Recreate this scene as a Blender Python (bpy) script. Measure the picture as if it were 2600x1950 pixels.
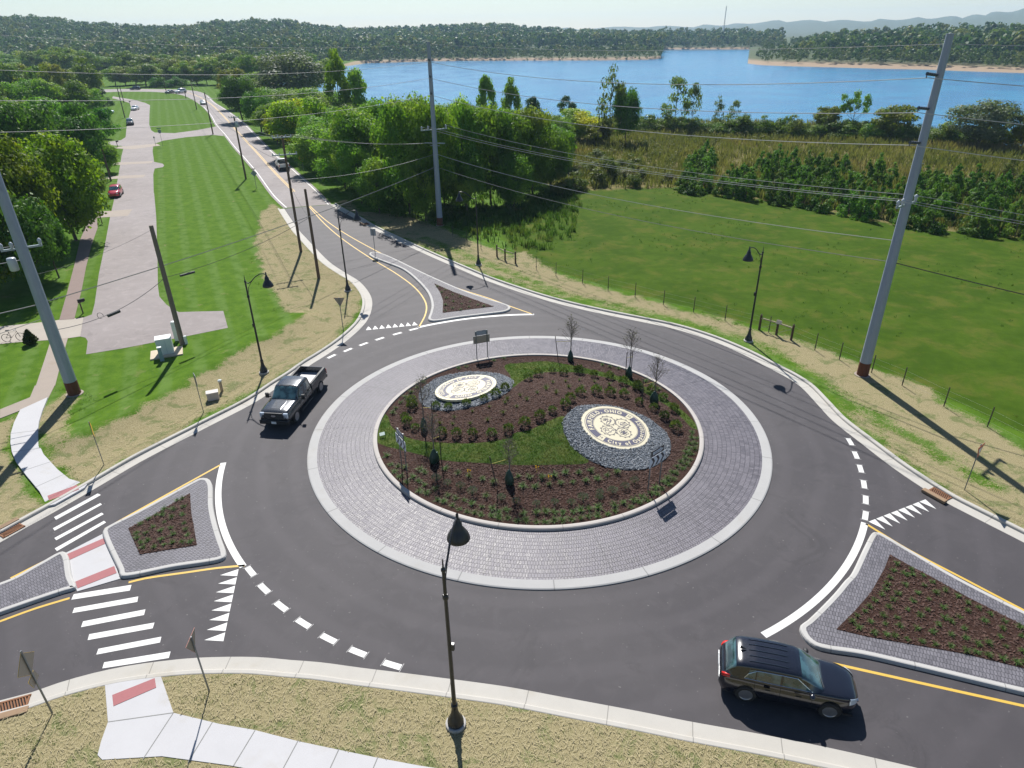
import bpy, bmesh, math, random
import numpy as np
from mathutils import Vector, Matrix
from mathutils.geometry import tessellate_polygon
R = math.radians
random.seed(7); RS = np.random.RandomState(7)
for o in list(bpy.data.objects): bpy.data.objects.remove(o)
scene = bpy.context.scene
COL = scene.collection

# ------------------------------------------------------------------ camera
cam_d = bpy.data.cameras.new('camera'); cam = bpy.data.objects.new('camera', cam_d); COL.objects.link(cam)
PITCH, ROLL = 0.4855, 0.0157
_c, _s, _cp, _sp = math.cos(ROLL), math.sin(ROLL), math.cos(PITCH), math.sin(PITCH)
CAMX, CAMY, CAMZ = -1.527, -35.968, 22.0
rx = Vector((_c, -_sp*_s, -_cp*_s)); uy = Vector((_s, _sp*_c, _cp*_c)); bz = Vector((0, -_cp, _sp))
bz = rx.cross(uy)
M = Matrix((rx, uy, bz)).transposed().to_4x4(); M.translation = (CAMX, CAMY, CAMZ)
cam.matrix_world = M
cam_d.sensor_width = 36.0; cam_d.lens = 36.0*1700/2600; cam_d.clip_end = 20000; cam_d.clip_start = .1
scene.camera = cam
scene.render.resolution_x, scene.render.resolution_y = 1024, 768

# ------------------------------------------------------------------ world, sun, exposure
SUN_EL, SUN_AZ = R(46.0), R(-9.3)          # azimuth measured from +Y towards +X
world = bpy.data.worlds.new('World'); scene.world = world; world.use_nodes = True
wn = world.node_tree.nodes; wl = world.node_tree.links; wn.clear()
sky = wn.new('ShaderNodeTexSky'); sky.sky_type = 'NISHITA'; sky.sun_disc = False
sky.sun_elevation = SUN_EL; sky.sun_rotation = SUN_AZ
sky.air_density = 1.0; sky.dust_density = 0.25; sky.ozone_density = 3.0; sky.altitude = 200
bg = wn.new('ShaderNodeBackground'); bg.inputs['Strength'].default_value = 0.065
wo = wn.new('ShaderNodeOutputWorld'); wl.new(sky.outputs[0], bg.inputs[0]); wl.new(bg.outputs[0], wo.inputs[0])
sun_d = bpy.data.lights.new('sun', 'SUN'); sun = bpy.data.objects.new('sun', sun_d); COL.objects.link(sun)
sun_d.energy = 5.0; sun_d.angle = R(.5); sun_d.color = (1.0, .965, .915)
sd = Vector((math.cos(SUN_EL)*math.sin(SUN_AZ), math.cos(SUN_EL)*math.cos(SUN_AZ), math.sin(SUN_EL)))
sun.rotation_euler = sd.to_track_quat('Z', 'Y').to_euler()
sun.location = (0, 0, 300)
scene.view_settings.view_transform = 'Standard'; scene.view_settings.look = 'None'
scene.view_settings.exposure = 0.58; scene.view_settings.gamma = 1.0
scene.render.engine = 'CYCLES'
cy = scene.cycles
cy.max_bounces = 6; cy.diffuse_bounces = 3; cy.glossy_bounces = 3; cy.transmission_bounces = 4; cy.transparent_max_bounces = 6; cy.volume_bounces = 1
try: cy.use_denoising = True
except Exception: pass

L = {
'E1': [[-33.66,60.4],[-30.48,53.27],[-28,47.86],[-26.03,44.02],[-24.09,40.24],[-20.99,34.46],[-18.78,31.19],[-16.78,28.39],[-15.49,25.83],[-14.74,23.87],[-14.28,22.02],[-14,19.44],[-14.04,17.44],[-14.42,15.32],[-15.08,13.01],[-15.89,10.98],[-16.59,9.47],[-17.26,7.63],[-17.99,5.99],[-18.9,3.75],[-21.1,0.26],[-23.36,-3.33],[-24.44,-5.51],[-25.61,-7.77],[-26.39,-9.15],[-26.94,-10.18]],
'E2': [[-20.94,-19.15],[-19.97,-18.82],[-19.19,-18.42],[-18.07,-17.99],[-16.95,-17.69],[-15.59,-17.47],[-14.25,-17.34],[-11.92,-17.35],[-10.48,-17.52],[-9.29,-17.65],[-7.62,-17.94],[-6.04,-18.19],[-3.94,-18.54],[-2.6,-18.77],[-1.71,-18.94],[0.24,-19.4],[2.94,-20.03],[4.54,-20.43],[7.25,-21.04],[9.45,-21.6],[10.85,-22],[11.63,-22.23]],
'E3': [[22.86,-11.34],[21.74,-9.54],[20.91,-8.16],[20.6,-7.41],[19.86,-5.26],[19.2,-2.49],[18.65,0.08],[18.54,2.31],[18.38,4.77],[17.84,6.36],[17.18,7.69],[16.55,9.04],[15.86,10.34],[14.27,12.68],[12,15.01],[9.42,16.74],[6.68,18.44],[3.31,20.82],[0.77,23.02],[-1.38,25.19],[-4.29,28.39],[-6.18,30.87],[-10.34,36.35],[-15.21,43.15],[-19.46,49.32],[-22.04,53.67],[-25.84,59.53],[-27.52,62.51]],
'oldL': [[-33.85,60.77],[-37.86,68.35],[-47.84,89.92],[-53.96,102.61],[-62.85,120.84],[-72.74,141.76],[-82.58,161.94],[-94.83,189.14],[-107.78,215.99],[-124.77,247.95],[-139.71,272.18],[-153.78,286.94],[-167.64,294.19],[-178.54,294.99],[-187.89,290.91]],
'oldR': [[-27.38,62.65],[-30.89,70.65],[-40.63,91.25],[-50.82,112.03],[-63.01,138.53],[-75.52,165.49],[-93.89,202.45],[-110.06,233.33],[-125.11,265.05],[-139.72,290.27],[-149.52,300.1],[-157.78,305.28],[-175.97,311.38],[-187.87,313.07],[-199.05,311.23]],
'front': [[-57.94,72.65],[-65.53,88.76],[-68.05,94.73],[-67.2,96.23],[-67.68,97.88],[-68.93,100.03],[-71.72,102.38],[-78.56,116.38],[-83.3,126.96],[-83.69,132.54],[-80.5,138.09],[-75.32,141.64],[-71.62,139.14],[-81.03,159.66],[-83.28,151.91],[-86.91,146.22],[-92.81,148.01],[-96.04,152.97],[-102.85,166.28],[-116.38,195.12],[-130.65,225.83],[-137.04,235.69],[-147.69,249.42],[-166.96,269.78],[-161.89,259.59],[-150.51,245.95],[-143.68,236.79],[-133.49,217.98],[-119.86,189.01],[-108.21,164.33],[-96.22,139.84],[-94.75,134.7],[-97.06,131.15],[-95.01,127.29],[-89.52,124.96],[-87.37,121.33],[-82.37,110.64],[-72.05,89.3],[-67.91,80.65],[-60.86,65.93],[-57.24,58.18],[-49.66,42.36],[-44.67,31.81],[-40.39,23.16],[-39.12,20.35],[-39.47,19.63],[-37.36,15.38],[-36.78,15.12],[-36.19,14.39],[-34.91,11.83],[-32.59,12.83],[-30.74,13.84],[-28.51,15.03],[-25.59,16.75],[-27.46,20.71],[-29.75,20.66],[-31.4,20.59],[-32.04,21.1],[-33.43,22.56],[-35.1,24.78],[-36.63,27.82],[-42.34,40.07],[-50.34,57.07],[-57.87,72.63]],
'drive': [[-45.67,17.81],[-41.97,18.84],[-41.27,19.21],[-39.47,19.63],[-37.36,15.38],[-38.19,15.05],[-39.4,14.75],[-41.94,14.38],[-43.17,14.08]],
'walkshade': [[-40.09,19.3],[-43.49,26.45],[-47.38,34.29],[-51.78,43.46],[-55.25,51.19],[-59.64,59],[-58.58,55.02],[-54.4,45.64],[-49.16,35.19],[-44.89,26.52],[-41.29,19.08]],
'walkold': [[-39.45,14.82],[-38.22,15.1],[-36.21,10.78],[-34.17,6.53],[-34.21,6.53],[-33.51,4.62],[-34.16,3.67],[-34.37,3.02],[-35.07,1.98],[-35.87,3.18],[-34.89,4.83],[-35.65,6.58],[-35.57,6.58],[-37.46,10.62]],
'walknew': [[-33.53,4.66],[-34.34,2.97],[-33.64,1.23],[-33,-0.05],[-32.31,-1.14],[-31.54,-2.18],[-30.66,-3.19],[-29.14,-4.62],[-27.42,-6.17],[-26.22,-7.47],[-25.88,-7.33],[-25.12,-5.92],[-25.15,-5.58],[-26.45,-5.04],[-27.67,-4.09],[-29.45,-2.49],[-30.57,-1.19],[-31.45,0.18],[-32.09,1.33],[-32.79,2.85]],
'tactNW': [[-26.72,-6.6],[-25.67,-5.64],[-25.32,-6.07],[-26.38,-7.02]],
'walkS': [[-17.29,-18.53],[-16.54,-18.42],[-15.34,-18.16],[-14.08,-19.85],[-12.24,-20.32],[-10.85,-20.59],[-9.19,-21.04],[-7.69,-21.38],[-6.35,-21.68],[-4.88,-21.98],[-4.08,-22.12],[-4.05,-22.55],[-7.13,-22.5],[-10.36,-22.06],[-11.25,-21.88],[-13.75,-21.51],[-15.75,-21.6],[-16,-21.43],[-16.15,-20.92],[-16.3,-20.18]],
'tactS': [[-16.72,-19.07],[-15.46,-18.35],[-15.21,-18.77],[-16.43,-19.54]],
'splitW': [[-19.38,-5.56],[-19.07,-5.19],[-18.61,-5.21],[-18.2,-5.67],[-17.32,-7.74],[-16.58,-9.16],[-15.91,-10.31],[-15.35,-11.24],[-15.24,-11.6],[-15.41,-11.81],[-17.4,-12.28],[-19.59,-12.82],[-19.88,-12.46],[-22.14,-9.65],[-22.18,-9.41],[-21.11,-7.98]],
'plantW': [[-19.01,-6.6],[-18.24,-8.29],[-17.46,-9.76],[-16.92,-10.79],[-19.4,-11.39],[-20.92,-9.46],[-20.23,-8.57]],
'refuge': [[-23.18,-11.06],[-22.11,-9.69],[-20.46,-11.76],[-19.63,-12.84],[-21.18,-13.6],[-21.91,-12.68]],
'tactR1': [[-23.05,-11.14],[-21.9,-10.05],[-21.6,-10.44],[-22.7,-11.55]],
'tactR2': [[-21.6,-13],[-20.33,-12.02],[-19.98,-12.48],[-21.26,-13.42]],
'splitW2': [[-24.54,-12.73],[-23.93,-11.8],[-23.28,-11.03],[-21.91,-12.68],[-21.3,-13.48],[-21.68,-13.68],[-22.67,-14.26],[-23.76,-14.94],[-24.78,-15.61],[-26.01,-13.89],[-24.99,-13.09]],
'splitE': [[15.81,-10.7],[16.02,-10.55],[16.26,-10.6],[17.05,-11.78],[18.25,-13.66],[19.36,-15.07],[19.88,-15.7],[21.11,-17.29],[18.93,-20.16],[17.21,-19.61],[13.78,-18.38],[12.03,-17.79],[10.82,-17.52],[10.39,-17.34],[10.15,-16.99],[10.11,-16.49],[10.24,-16.22],[10.6,-15.98],[12.35,-14.52],[13.18,-13.74],[13.56,-13.42],[15.04,-11.61]],
'plantE': [[15.97,-12.19],[16.46,-12.89],[17.06,-13.63],[17.93,-14.87],[19.32,-16.52],[20.28,-17.79],[19.3,-19.1],[17.93,-18.55],[16.12,-17.84],[14.33,-17.36],[12.72,-16.93],[11.58,-16.52],[12.79,-15.55],[13.97,-14.52],[15.04,-13.34],[15.21,-13.16]],
'splitN': [[-17.3,37.15],[-17.25,37.81],[-16.95,37.98],[-15.94,37.43],[-9.63,29.3],[-5.84,24.68],[-3.57,22.45],[-1.64,20.6],[-1.54,19.89],[-1.95,19.26],[-3.48,18.73],[-5.98,18.03],[-8.23,17.28],[-8.65,17.66],[-8.67,19.22],[-8.72,20.91],[-9.32,23.94],[-10.58,27.29],[-12.78,31.58],[-15.17,34.28],[-16.74,36.04]],
'plantN': [[-9.03,26.88],[-6.92,24.31],[-3.05,20.38],[-5.57,19.64],[-7.53,19.03],[-7.73,22.04],[-8.27,24.53]],
'yel': [[[-22.22,-9.28],[-18.48,-3.76]],[[-23.56,-11.17],[-24.77,-12.69],[-25,-13.07]],[[-19.14,-13.07],[-18.49,-12.83],[-16.76,-12.49],[-15.36,-12.22],[-14.18,-12.09]],[[-21.3,-13.98],[-22.48,-14.57],[-23.54,-15.26]],[[16.01,-9.81],[17.1,-11.7],[18.55,-13.63],[18.29,-13.41],[19.99,-15.54],[21.24,-17.12]],[[10.7,-18.02],[12.16,-18.49],[14.05,-19.1],[16.92,-20.02],[18.61,-20.57]],[[-35.62,72.72],[-30.64,62.5],[-25.99,53.3],[-22.1,46.69],[-17.37,39.64],[-13.24,33.98],[-9.62,29.12],[-6.45,25.58],[-3.58,22.91],[-1.42,20.59],[0.45,18.7]],[[-35.72,72.56],[-30.35,61.39],[-25.41,50.84],[-21.39,43.35],[-16.66,35.61],[-13.38,30.66],[-11.08,26.63],[-9.83,23.65],[-9.19,21.22],[-9.06,18.96],[-9.3,16.23]]],
'oldyel': [[-35.41,71.85],[-43.26,88.02],[-54.69,112.41],[-72.42,149.95],[-89.92,187.35],[-106.1,220.86],[-124.36,255.71],[-139.08,279.51],[-152.72,295.04],[-171.89,302.96]],
'white': [[[-18.44,-3.55],[-18.18,-4.57],[-17.81,-5.68],[-17.37,-6.74],[-16.84,-7.85],[-16.14,-9.17],[-15.01,-10.92],[-14.11,-12.06]],[[15.95,-9.72],[15.47,-10.45],[14.9,-11.2],[14.17,-12.07],[13.09,-13.3],[13.36,-13.16],[12.12,-14.34],[10.65,-15.48],[8.7,-16.85]],[[-9.29,16.1],[-7.41,16.99],[-5.46,17.69],[-3.47,18.24],[-1.43,18.59],[-0.42,18.6],[0.5,18.64]]],
'dash': [[[-12.8,-13.59],[-11.71,-14.66],[-10.49,-15.62],[-9.23,-16.46],[-7.89,-17.16],[-6.41,-17.8]],[[18.61,-2.35],[18.3,-3.77],[17.94,-5.12],[17.45,-6.57],[16.91,-7.91],[16.29,-9.18]],[[-9.69,15.82],[-10.93,14.95],[-12.21,13.96],[-13.34,12.95],[-14.37,11.88],[-15.39,10.75]],[[-13.78,-12.48]]],
'tri': [[[-14.39,-12.32],[-13.52,-16.58],[-14.96,-12.57]],[[16.22,-9.66],[20.08,-7.92],[16.7,-10.12]],[[-13.68,15.78],[-9.38,16.74],[-13.42,16.47]]],
'barsN': [[[-25.39,-8.3],[-24.2,-6.31],[-23.95,-6.45],[-25.16,-8.52]],[[-24.92,-9.18],[-23.6,-7.17],[-23.44,-7.29],[-24.72,-9.37]],[[-24.4,-9.93],[-23.09,-7.98],[-22.91,-8.11],[-24.2,-10.1]],[[-23.92,-10.7],[-22.61,-8.65],[-22.43,-8.79],[-23.7,-10.89]]],
'barsS': [[[-21.25,-13.75],[-18.93,-13.23],[-18.83,-13.58],[-21.17,-14.08]],[[-20.76,-14.57],[-18.27,-13.95],[-18.16,-14.27],[-20.68,-14.86]],[[-19.95,-15.33],[-17.59,-14.71],[-17.5,-15.03],[-19.86,-15.65]],[[-19.3,-16.03],[-16.85,-15.46],[-16.78,-15.77],[-19.2,-16.34]],[[-18.51,-16.79],[-16.21,-16.22],[-16.13,-16.52],[-18.44,-17.08]],[[-17.92,-17.46],[-15.49,-16.98],[-15.42,-17.3],[-17.84,-17.75]]],
'strawL': [[-31.84,42.84],[-36.37,59.53],[-36.63,64.64],[-33.98,60.07],[-28.83,48.46],[-24.7,40.51],[-19.71,32.12],[-16.67,27.23],[-15.4,23.59],[-14.88,19.75],[-15.91,12.6],[-17.75,8.92],[-19.04,6.18],[-19.73,5.01],[-22.57,-0.49],[-25.16,-5.49],[-26.4,-4.91],[-28.95,-2.75],[-31.2,-0.1],[-32.9,3.16],[-32.73,5.27],[-31.58,4.4],[-30.32,1.13],[-28.73,-0.85],[-27.79,-0.2],[-27.05,1.18],[-25.42,4.2],[-24.11,5.84],[-24.56,6.9],[-23.01,10.72],[-22.05,13.28],[-21.04,13.92],[-19.67,18.32],[-20,19.14],[-21.97,20.61],[-23.72,23.96],[-26.94,30.21]],
'strawR': [[-27,63.97],[-26.11,65.44],[-22.23,57.92],[-16.23,55.53],[-10.73,49.08],[-7.59,43.99],[-3.16,38.87],[-1.31,35.23],[0.02,37.78],[3.41,29.84],[7.8,24.44],[12.2,20.58],[16.69,16.57],[19.04,14.48],[21.99,11.17],[23.21,9.04],[24.98,6.3],[27.26,4.47],[26.67,2.05],[27.84,-0.9],[28.14,-3.62],[29.83,-7.44],[24.58,-14.08],[23.11,-10.97],[21.07,-7.01],[20.23,-2.52],[19.29,4.74],[18.22,8.23],[15.93,12.06],[12.19,15.86],[6.82,19.53],[0.82,24.44],[-6.94,33.45],[-14.61,43.88],[-22.17,55.91]],
'greenR': [[-11.78,43.72],[-1.35,30.07],[4.02,23.03],[9.87,19.26],[14.86,14.89],[18.35,11.09],[20.17,4.71],[20.8,2.55],[22.4,-1.68],[24.22,-6.57]],
'bermL': [[-29.25,-0.7],[-27.94,0.08],[-27.12,1.33],[-25.5,4.36],[-24.59,8.01],[-22.28,13.97],[-21.21,14.16],[-19.95,18.6]],
'islturf1': [[-10.08,1.69],[-9.58,1.26],[-9.17,0.07],[-8.34,-1.13],[-7.17,-2.01],[-5.71,-2.6],[-3.96,-3.08],[-2.6,-3.15],[-1.58,-2.95],[-1.57,-2.7],[-0.54,-2.43],[0.52,-1.68],[1.61,-1.03],[1.49,-2.62],[2.11,-4.15],[2.69,-4.98],[0.33,-5.3],[-1.6,-5.21],[-3.23,-4.88],[-4.9,-4.46],[-5.93,-4.07],[-7,-3.43],[-8.49,-2.62],[-9.68,-1.89],[-9.93,-0.43]],
'islturf2': [[-1.97,8.33],[-0.63,8.62],[0.99,8.88],[2.83,8.09],[5.25,6.72],[6.77,5.68],[7.88,4.2],[8.87,2.55],[9.54,1.01],[9.89,-0.45],[9.95,-1.04],[9.58,-0.91],[9.24,0.26],[8.69,1.73],[7.48,3.55],[6.38,4.97],[4.61,6.13],[2.42,6.65],[0.44,6.27],[-0.71,4.73],[-1.53,3.17],[-1.63,5.83]],
'lamps': [[-3.72,-20.48,7.78],[-19.7,8.01,7.45],[-17.17,25.37,7.48],[-4.88,32.83,7.49],[17.18,12.24,7.64]],
'lamphead': [[-3.58,-18.2],[-18.51,8.61],[-15.82,28.04],[-6.55,33.7],[16.01,12.94]],
'steel': [[-32.06,5.28,22.76],[-10.45,49.77,20.94],[23.39,6.27,21.38]],
'wood': [[-25.32,38.7,12.57],[-20.99,29.38,8.91],[-46.84,82.98,10.14],[-75.71,142.82,9.7],[-106.47,207.99,9.28],[-150.71,283.81,7.18],[-119.09,184.95,8.51],[-146.05,237.73,5.41],[-70.15,83.04,8.32],[-28.05,13.5,9.63],[-129.14,253.02,2.86]],
'tposts': [[1.18,31.19],[3.09,29.04],[5.54,26.67],[7.75,24.51],[10,22.61],[12.2,20.52],[14.44,18.65],[16.61,16.63],[21.75,10.54],[22.86,8.79],[25.35,4.61],[26.53,1.67],[27.73,-0.9],[-14.79,54.15],[-13.25,50.99],[-11.93,49.15],[-8.4,44.04],[-6.61,41.92],[-4.82,38.96]],
'brace1': [[-2.96,35.96],[-2.06,34.52],[-0.95,33.35]],
'brace2': [[18.84,14.61],[19.84,13.5],[20.64,12.44]],
'cab': [[-28.53,11.66],[-28.28,10.5],[-28.94,14.58]],
'vault': [[-21.93,3.92],[-21.79,5.33]],
'signs': {'yieldR':[22.47,-7.3,2.89],'yieldNW':[-15.47,15.49,3.4],'edgeA':[-21.81,2.28,3.16],'edgeB':[-25.19,-3.67,3.42],'crossS':[-18.58,-19.79,3.52],'yieldS':[-13.16,-18.96,3.16],'keep':[-16.61,37.34,2.95],'old':[-42.4,75.07,3.32],'yellow':[-37.72,86.46,3.33],'chevL1':[-7.91,-4.6,2.38],'chevL2':[-7.47,-5.11,2.37],'chevR1':[5.71,-7.19,2.07],'chevR2':[6.33,-6.42,2.16],'back1':[-4.12,9.64,2.05],'back2':[-3.39,10.1,2.06],'st1':[-79.63,123.72,5.29],'st2':[-81.6,124.51,2.27]},
'saplings': [[2.79,9,3.81],[6.74,6.14,4.02],[7.8,2.44,4.23],[-6.93,-0.92,4.79],[-6.02,-5.46,3.98],[-1.81,-7.66,3.49]],
'mail': [[-40.08,20.67],[-55.78,53.31],[-78.07,99.94],[-89.93,123.79],[-138.66,227.48]],
'bush': [-40.53,13.98],
'bike': [-42.65,14.52],
'cars': {'red':[-62.8,70.98],'black':[-108.64,165.22],'white1':[-126.96,206.76],'white2':[-131.72,198.96],'pick':[-43.81,92.72],'w3':[-143.71,280.39],'blk2':[-145.57,280.74],'w4':[-109.99,222.9],'drk':[-174.39,305.09],'left':[-89.38,114.22]},
'drains': [[20.92,-7.72],[-20.25,-19.06],[-20.23,51.9],[-26.9,-9.71]],
'tag': [-9.47,-1.26],
'hedge': [[8.29,70.78],[23.48,72.45],[37.65,59.19],[47.6,45.92],[58.15,40.28],[77.32,68.31],[79.24,98.9],[54.34,104.21],[31,103.6]],
'meadow': [[4.47,73.91],[8.17,69.42],[23.11,70.7],[37.45,58.64],[47.38,45.49],[57.77,39.71],[65.93,31.33],[134.95,111.59],[128.64,143.36],[94.42,147.85],[49.91,161.17],[11.46,158.75],[4.03,125.99]],
'shore': [[-80.97,272.33],[-64.28,257.69],[-43.14,207.7],[-22.25,183.24],[-1.13,168.12],[23.87,157.12],[46.67,148.12],[79.18,140.25],[94.94,127.22],[104.63,108.25],[120.07,84.87]],
'tufts': [[-6.02,-0.54],[-5.2,-0.88],[-4.11,-1.17],[-3.05,-1.1],[-2.1,-0.56],[-5.15,-0.09],[-4.03,0.22],[-2.98,0.46],[-1.99,0.73],[-5.54,3.69],[-1.85,1.19],[-1.26,0.04],[-1.02,1.55],[-0.59,0.88],[0.08,1.91],[0.7,2.98],[1.34,2.28],[2.25,3.21],[3.14,3.56],[1.24,3.97],[2.12,4.37],[3.11,4.85],[4.14,4.78],[0.71,2.56],[1.31,1.92],[2.23,3.16],[3.15,3.4],[5.13,4.51],[5.32,3.37],[6.07,3.91]],
'shrubs': [[-8.2,2.8],[-8.06,2.05],[-8.39,0.81],[-8.14,0.05],[-7.53,-0.71],[-6.45,1.68],[-5.62,1.21],[-4.45,1.24],[-3.34,1.49],[-2.6,1.95],[-5.81,-1.75],[-4.87,-2.14],[-3.92,-2.39],[-2.78,-2.65],[-1.78,-2.4],[-2,2.78],[-0.81,-1.97],[0.12,-1.33],[0.9,-0.62],[1.78,0.17],[2.14,1.03],[2.9,2.12],[4,2.56],[4.93,2.77],[5.85,2.78],[6.7,1.88],[7.53,1.27],[8.86,1.31],[8.03,0.24],[8.45,-1.01],[7.94,3.74],[8.51,2.86],[7.08,4.46],[1.34,6.48],[2.12,5.99],[3.25,6.49],[4.25,5.91],[5.32,5.79],[6.15,4.93],[6.99,4.09],[-0.44,4.7],[0.3,5.6]],
'lilies': [[-8.88,-3.42],[-8.51,-4.26],[-8.08,-4.51],[-8.2,-5],[-7.81,-5.51],[-7.67,-4.61],[-7.09,-5.56],[-6.75,-5.95],[-7.35,-6.06],[-6.36,-6.33],[-6.62,-6.81],[-6.22,-7.03],[-5.76,-6.68],[-5.31,-5.08],[-4.6,-5.57],[-3.97,-5.84],[-3.23,-6.15],[-2.65,-6.43],[-5.02,-7.26],[-4.57,-7.52],[-5.23,-7.76],[-5.55,-7.65],[-4.13,-7.73],[-3.75,-8.03],[-4.72,-8.11],[-4.34,-8.4],[-3.9,-8.65],[-3.54,-8.75],[-3.18,-8.9],[-3.17,-8.28],[-2.65,-8.48],[-2.67,-9.01],[-2.26,-9.2],[-2.29,-8.76],[-1.93,-8.6],[-1.85,-9.26],[-2.98,-7.46],[-6.78,-4.87],[-6.44,-5.22],[-1.26,-6.15],[-0.63,-6.18],[0,-6.25],[0.67,-6.12],[1.35,-5.9],[2.03,-5.92],[2.74,-5.7],[3.6,-6],[4.16,-5.68],[-1.04,-6.89],[-0.37,-6.96],[0.35,-6.76],[1,-6.68],[1.65,-6.58],[2.36,-6.47],[3.03,-6.31],[-1.07,-8.85],[-0.41,-8.82],[0.09,-8.79],[0.51,-8.84],[0.98,-8.89],[1.49,-8.81],[1.92,-8.69],[2.31,-8.6],[2.8,-8.52],[-1.4,-9.4],[-0.91,-9.46],[-0.41,-9.56],[0.02,-9.57],[0.49,-9.53],[0.91,-9.46],[1.38,-9.38],[1.8,-9.3],[2.22,-9.17],[2.73,-9.13],[3.22,-9.01],[3.63,-8.79],[3.7,-8.29],[4.15,-8.11],[4.49,-8.48],[4.74,-7.87],[4.97,-8.11],[5.21,-7.64],[5.49,-7.92],[5.79,-7.3],[6.07,-7.44],[6.06,-6.85],[6.41,-7],[6.61,-6.34],[6.88,-6.54],[6.89,-6.03],[7.22,-6.13],[7.3,-5.5],[7.53,-5.6],[7.68,-4.95],[7.96,-5.16],[7.98,-4.5],[8.26,-4.72],[8.29,-4.03],[8.57,-4.26],[8.53,-3.56],[8.81,-3.67],[8.78,-3.08],[9.1,-3.19],[8.97,-2.58],[9.32,-2.57],[9.23,-1.94],[9.53,-2],[9.4,-1.42],[-4.31,9.18],[-3.72,9.29],[-2.83,9.14],[-2.09,9.46],[-1.49,10.24],[-0.89,10.29],[-0.14,10.33],[0.46,10.1],[1.35,9.93],[2.1,9.97],[3.56,9.57],[4.11,9.14],[4.66,8.86],[5.15,8.13],[5.68,7.78],[6.21,7.45],[7.83,5.41],[8.15,4.93],[8.42,4.23],[-4.84,8.21],[-5.4,7.91],[-6.13,7.93],[-6.81,7.44],[-7.32,6.83],[-7.77,5.83],[-8.09,5.07],[-8.42,4.39],[-8.73,3.67],[-8.94,2.92],[-9.15,2.19],[-9.27,1.58]],
'lavs': [[-5.76,-5.95],[-5.12,-6.36],[-4.37,-6.71],[-3.73,-7.22],[-2.18,-7.77],[-1.41,-8.06],[-0.36,-8.27],[0.58,-8.2],[1.45,-8.25],[2.09,-7.91],[3.02,-7.41],[2.93,-7.81],[3.72,-7.3],[4.43,-6.91],[5,-6.46]],
'pW': [[-19.2,-7.1],[-18.81,-7.8],[-19.26,-8.03],[-19.76,-8.01],[-18.59,-8.47],[-19.06,-8.69],[-19.66,-8.49],[-19.99,-8.43],[-20.2,-8.75],[-19.67,-9.44],[-19.29,-9.05],[-18.21,-9.21],[-17.96,-9.66],[-18.73,-9.51],[-19.18,-9.68],[-20.45,-9.16],[-20.31,-9.87],[-19.81,-9.88],[-20.08,-10.22],[-19.75,-10.6],[-19.44,-10.49],[-18.41,-10.04],[-17.66,-10.1],[-18.83,-10.37],[-19.45,-10.94],[-18.96,-10.91],[-18.52,-10.76],[-18.17,-10.64],[-17.73,-10.61],[-17.33,-10.62],[-19.4,-7.29]],
'pE': [[15.96,-12.84],[15.59,-13.24],[16.41,-13.19],[16.27,-13.55],[15.95,-13.47],[15.22,-13.71],[16.04,-13.58],[16.72,-13.6],[14.9,-14.09],[15.65,-14.14],[16.94,-13.99],[16.47,-14.19],[14.65,-14.4],[15.08,-14.64],[15.92,-14.63],[16.72,-14.65],[17.23,-14.52],[14.32,-14.7],[14.67,-15],[15.5,-15.09],[16.19,-15],[17.55,-14.86],[13.91,-15.02],[13.51,-15.37],[14.28,-15.42],[15.01,-15.53],[15.82,-15.58],[16.55,-15.47],[17.73,-15.23],[17.46,-15.65],[18.02,-15.53],[13.17,-15.62],[12.76,-15.84],[13.82,-15.86],[14.33,-15.99],[15.34,-15.92],[16.28,-16.03],[16.94,-16.01],[18.31,-15.89],[17.83,-16.22],[18.62,-16.26],[12.4,-16.14],[13.13,-16.18],[13.69,-16.32],[14.24,-16.45],[14.86,-16.58],[15.82,-16.36],[16.46,-16.25],[12.51,-16.48],[13.01,-16.73],[13.44,-16.85],[13.76,-16.92],[14.16,-17.1],[14.68,-17.23],[15.15,-17.38],[15.4,-16.77],[16.03,-16.9],[16.53,-17.09],[16.77,-16.62],[15.71,-17.5],[16.16,-17.71],[16.52,-17.8],[16.88,-17.94],[17.27,-17.36],[17.93,-17.03],[18.32,-16.65],[19.04,-16.58],[18.81,-17.05],[17.85,-17.51],[17.34,-18.11],[17.75,-18.28],[18.33,-17.75],[18.06,-18.29],[16.82,-17.38]],
'pN': [[-8.61,25.85],[-8.02,24.2],[-7.74,24.83],[-7.45,22.62],[-6.98,23.53],[-6.74,21.7],[-7.42,20.85],[-6.18,22.87],[-5.96,21.08],[-6.73,19.97],[-5.25,21.63],[-5.28,20.19],[-7.31,19.43],[-4.47,20.72],[-5.98,19.66],[-3.94,20.41]],
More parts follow.
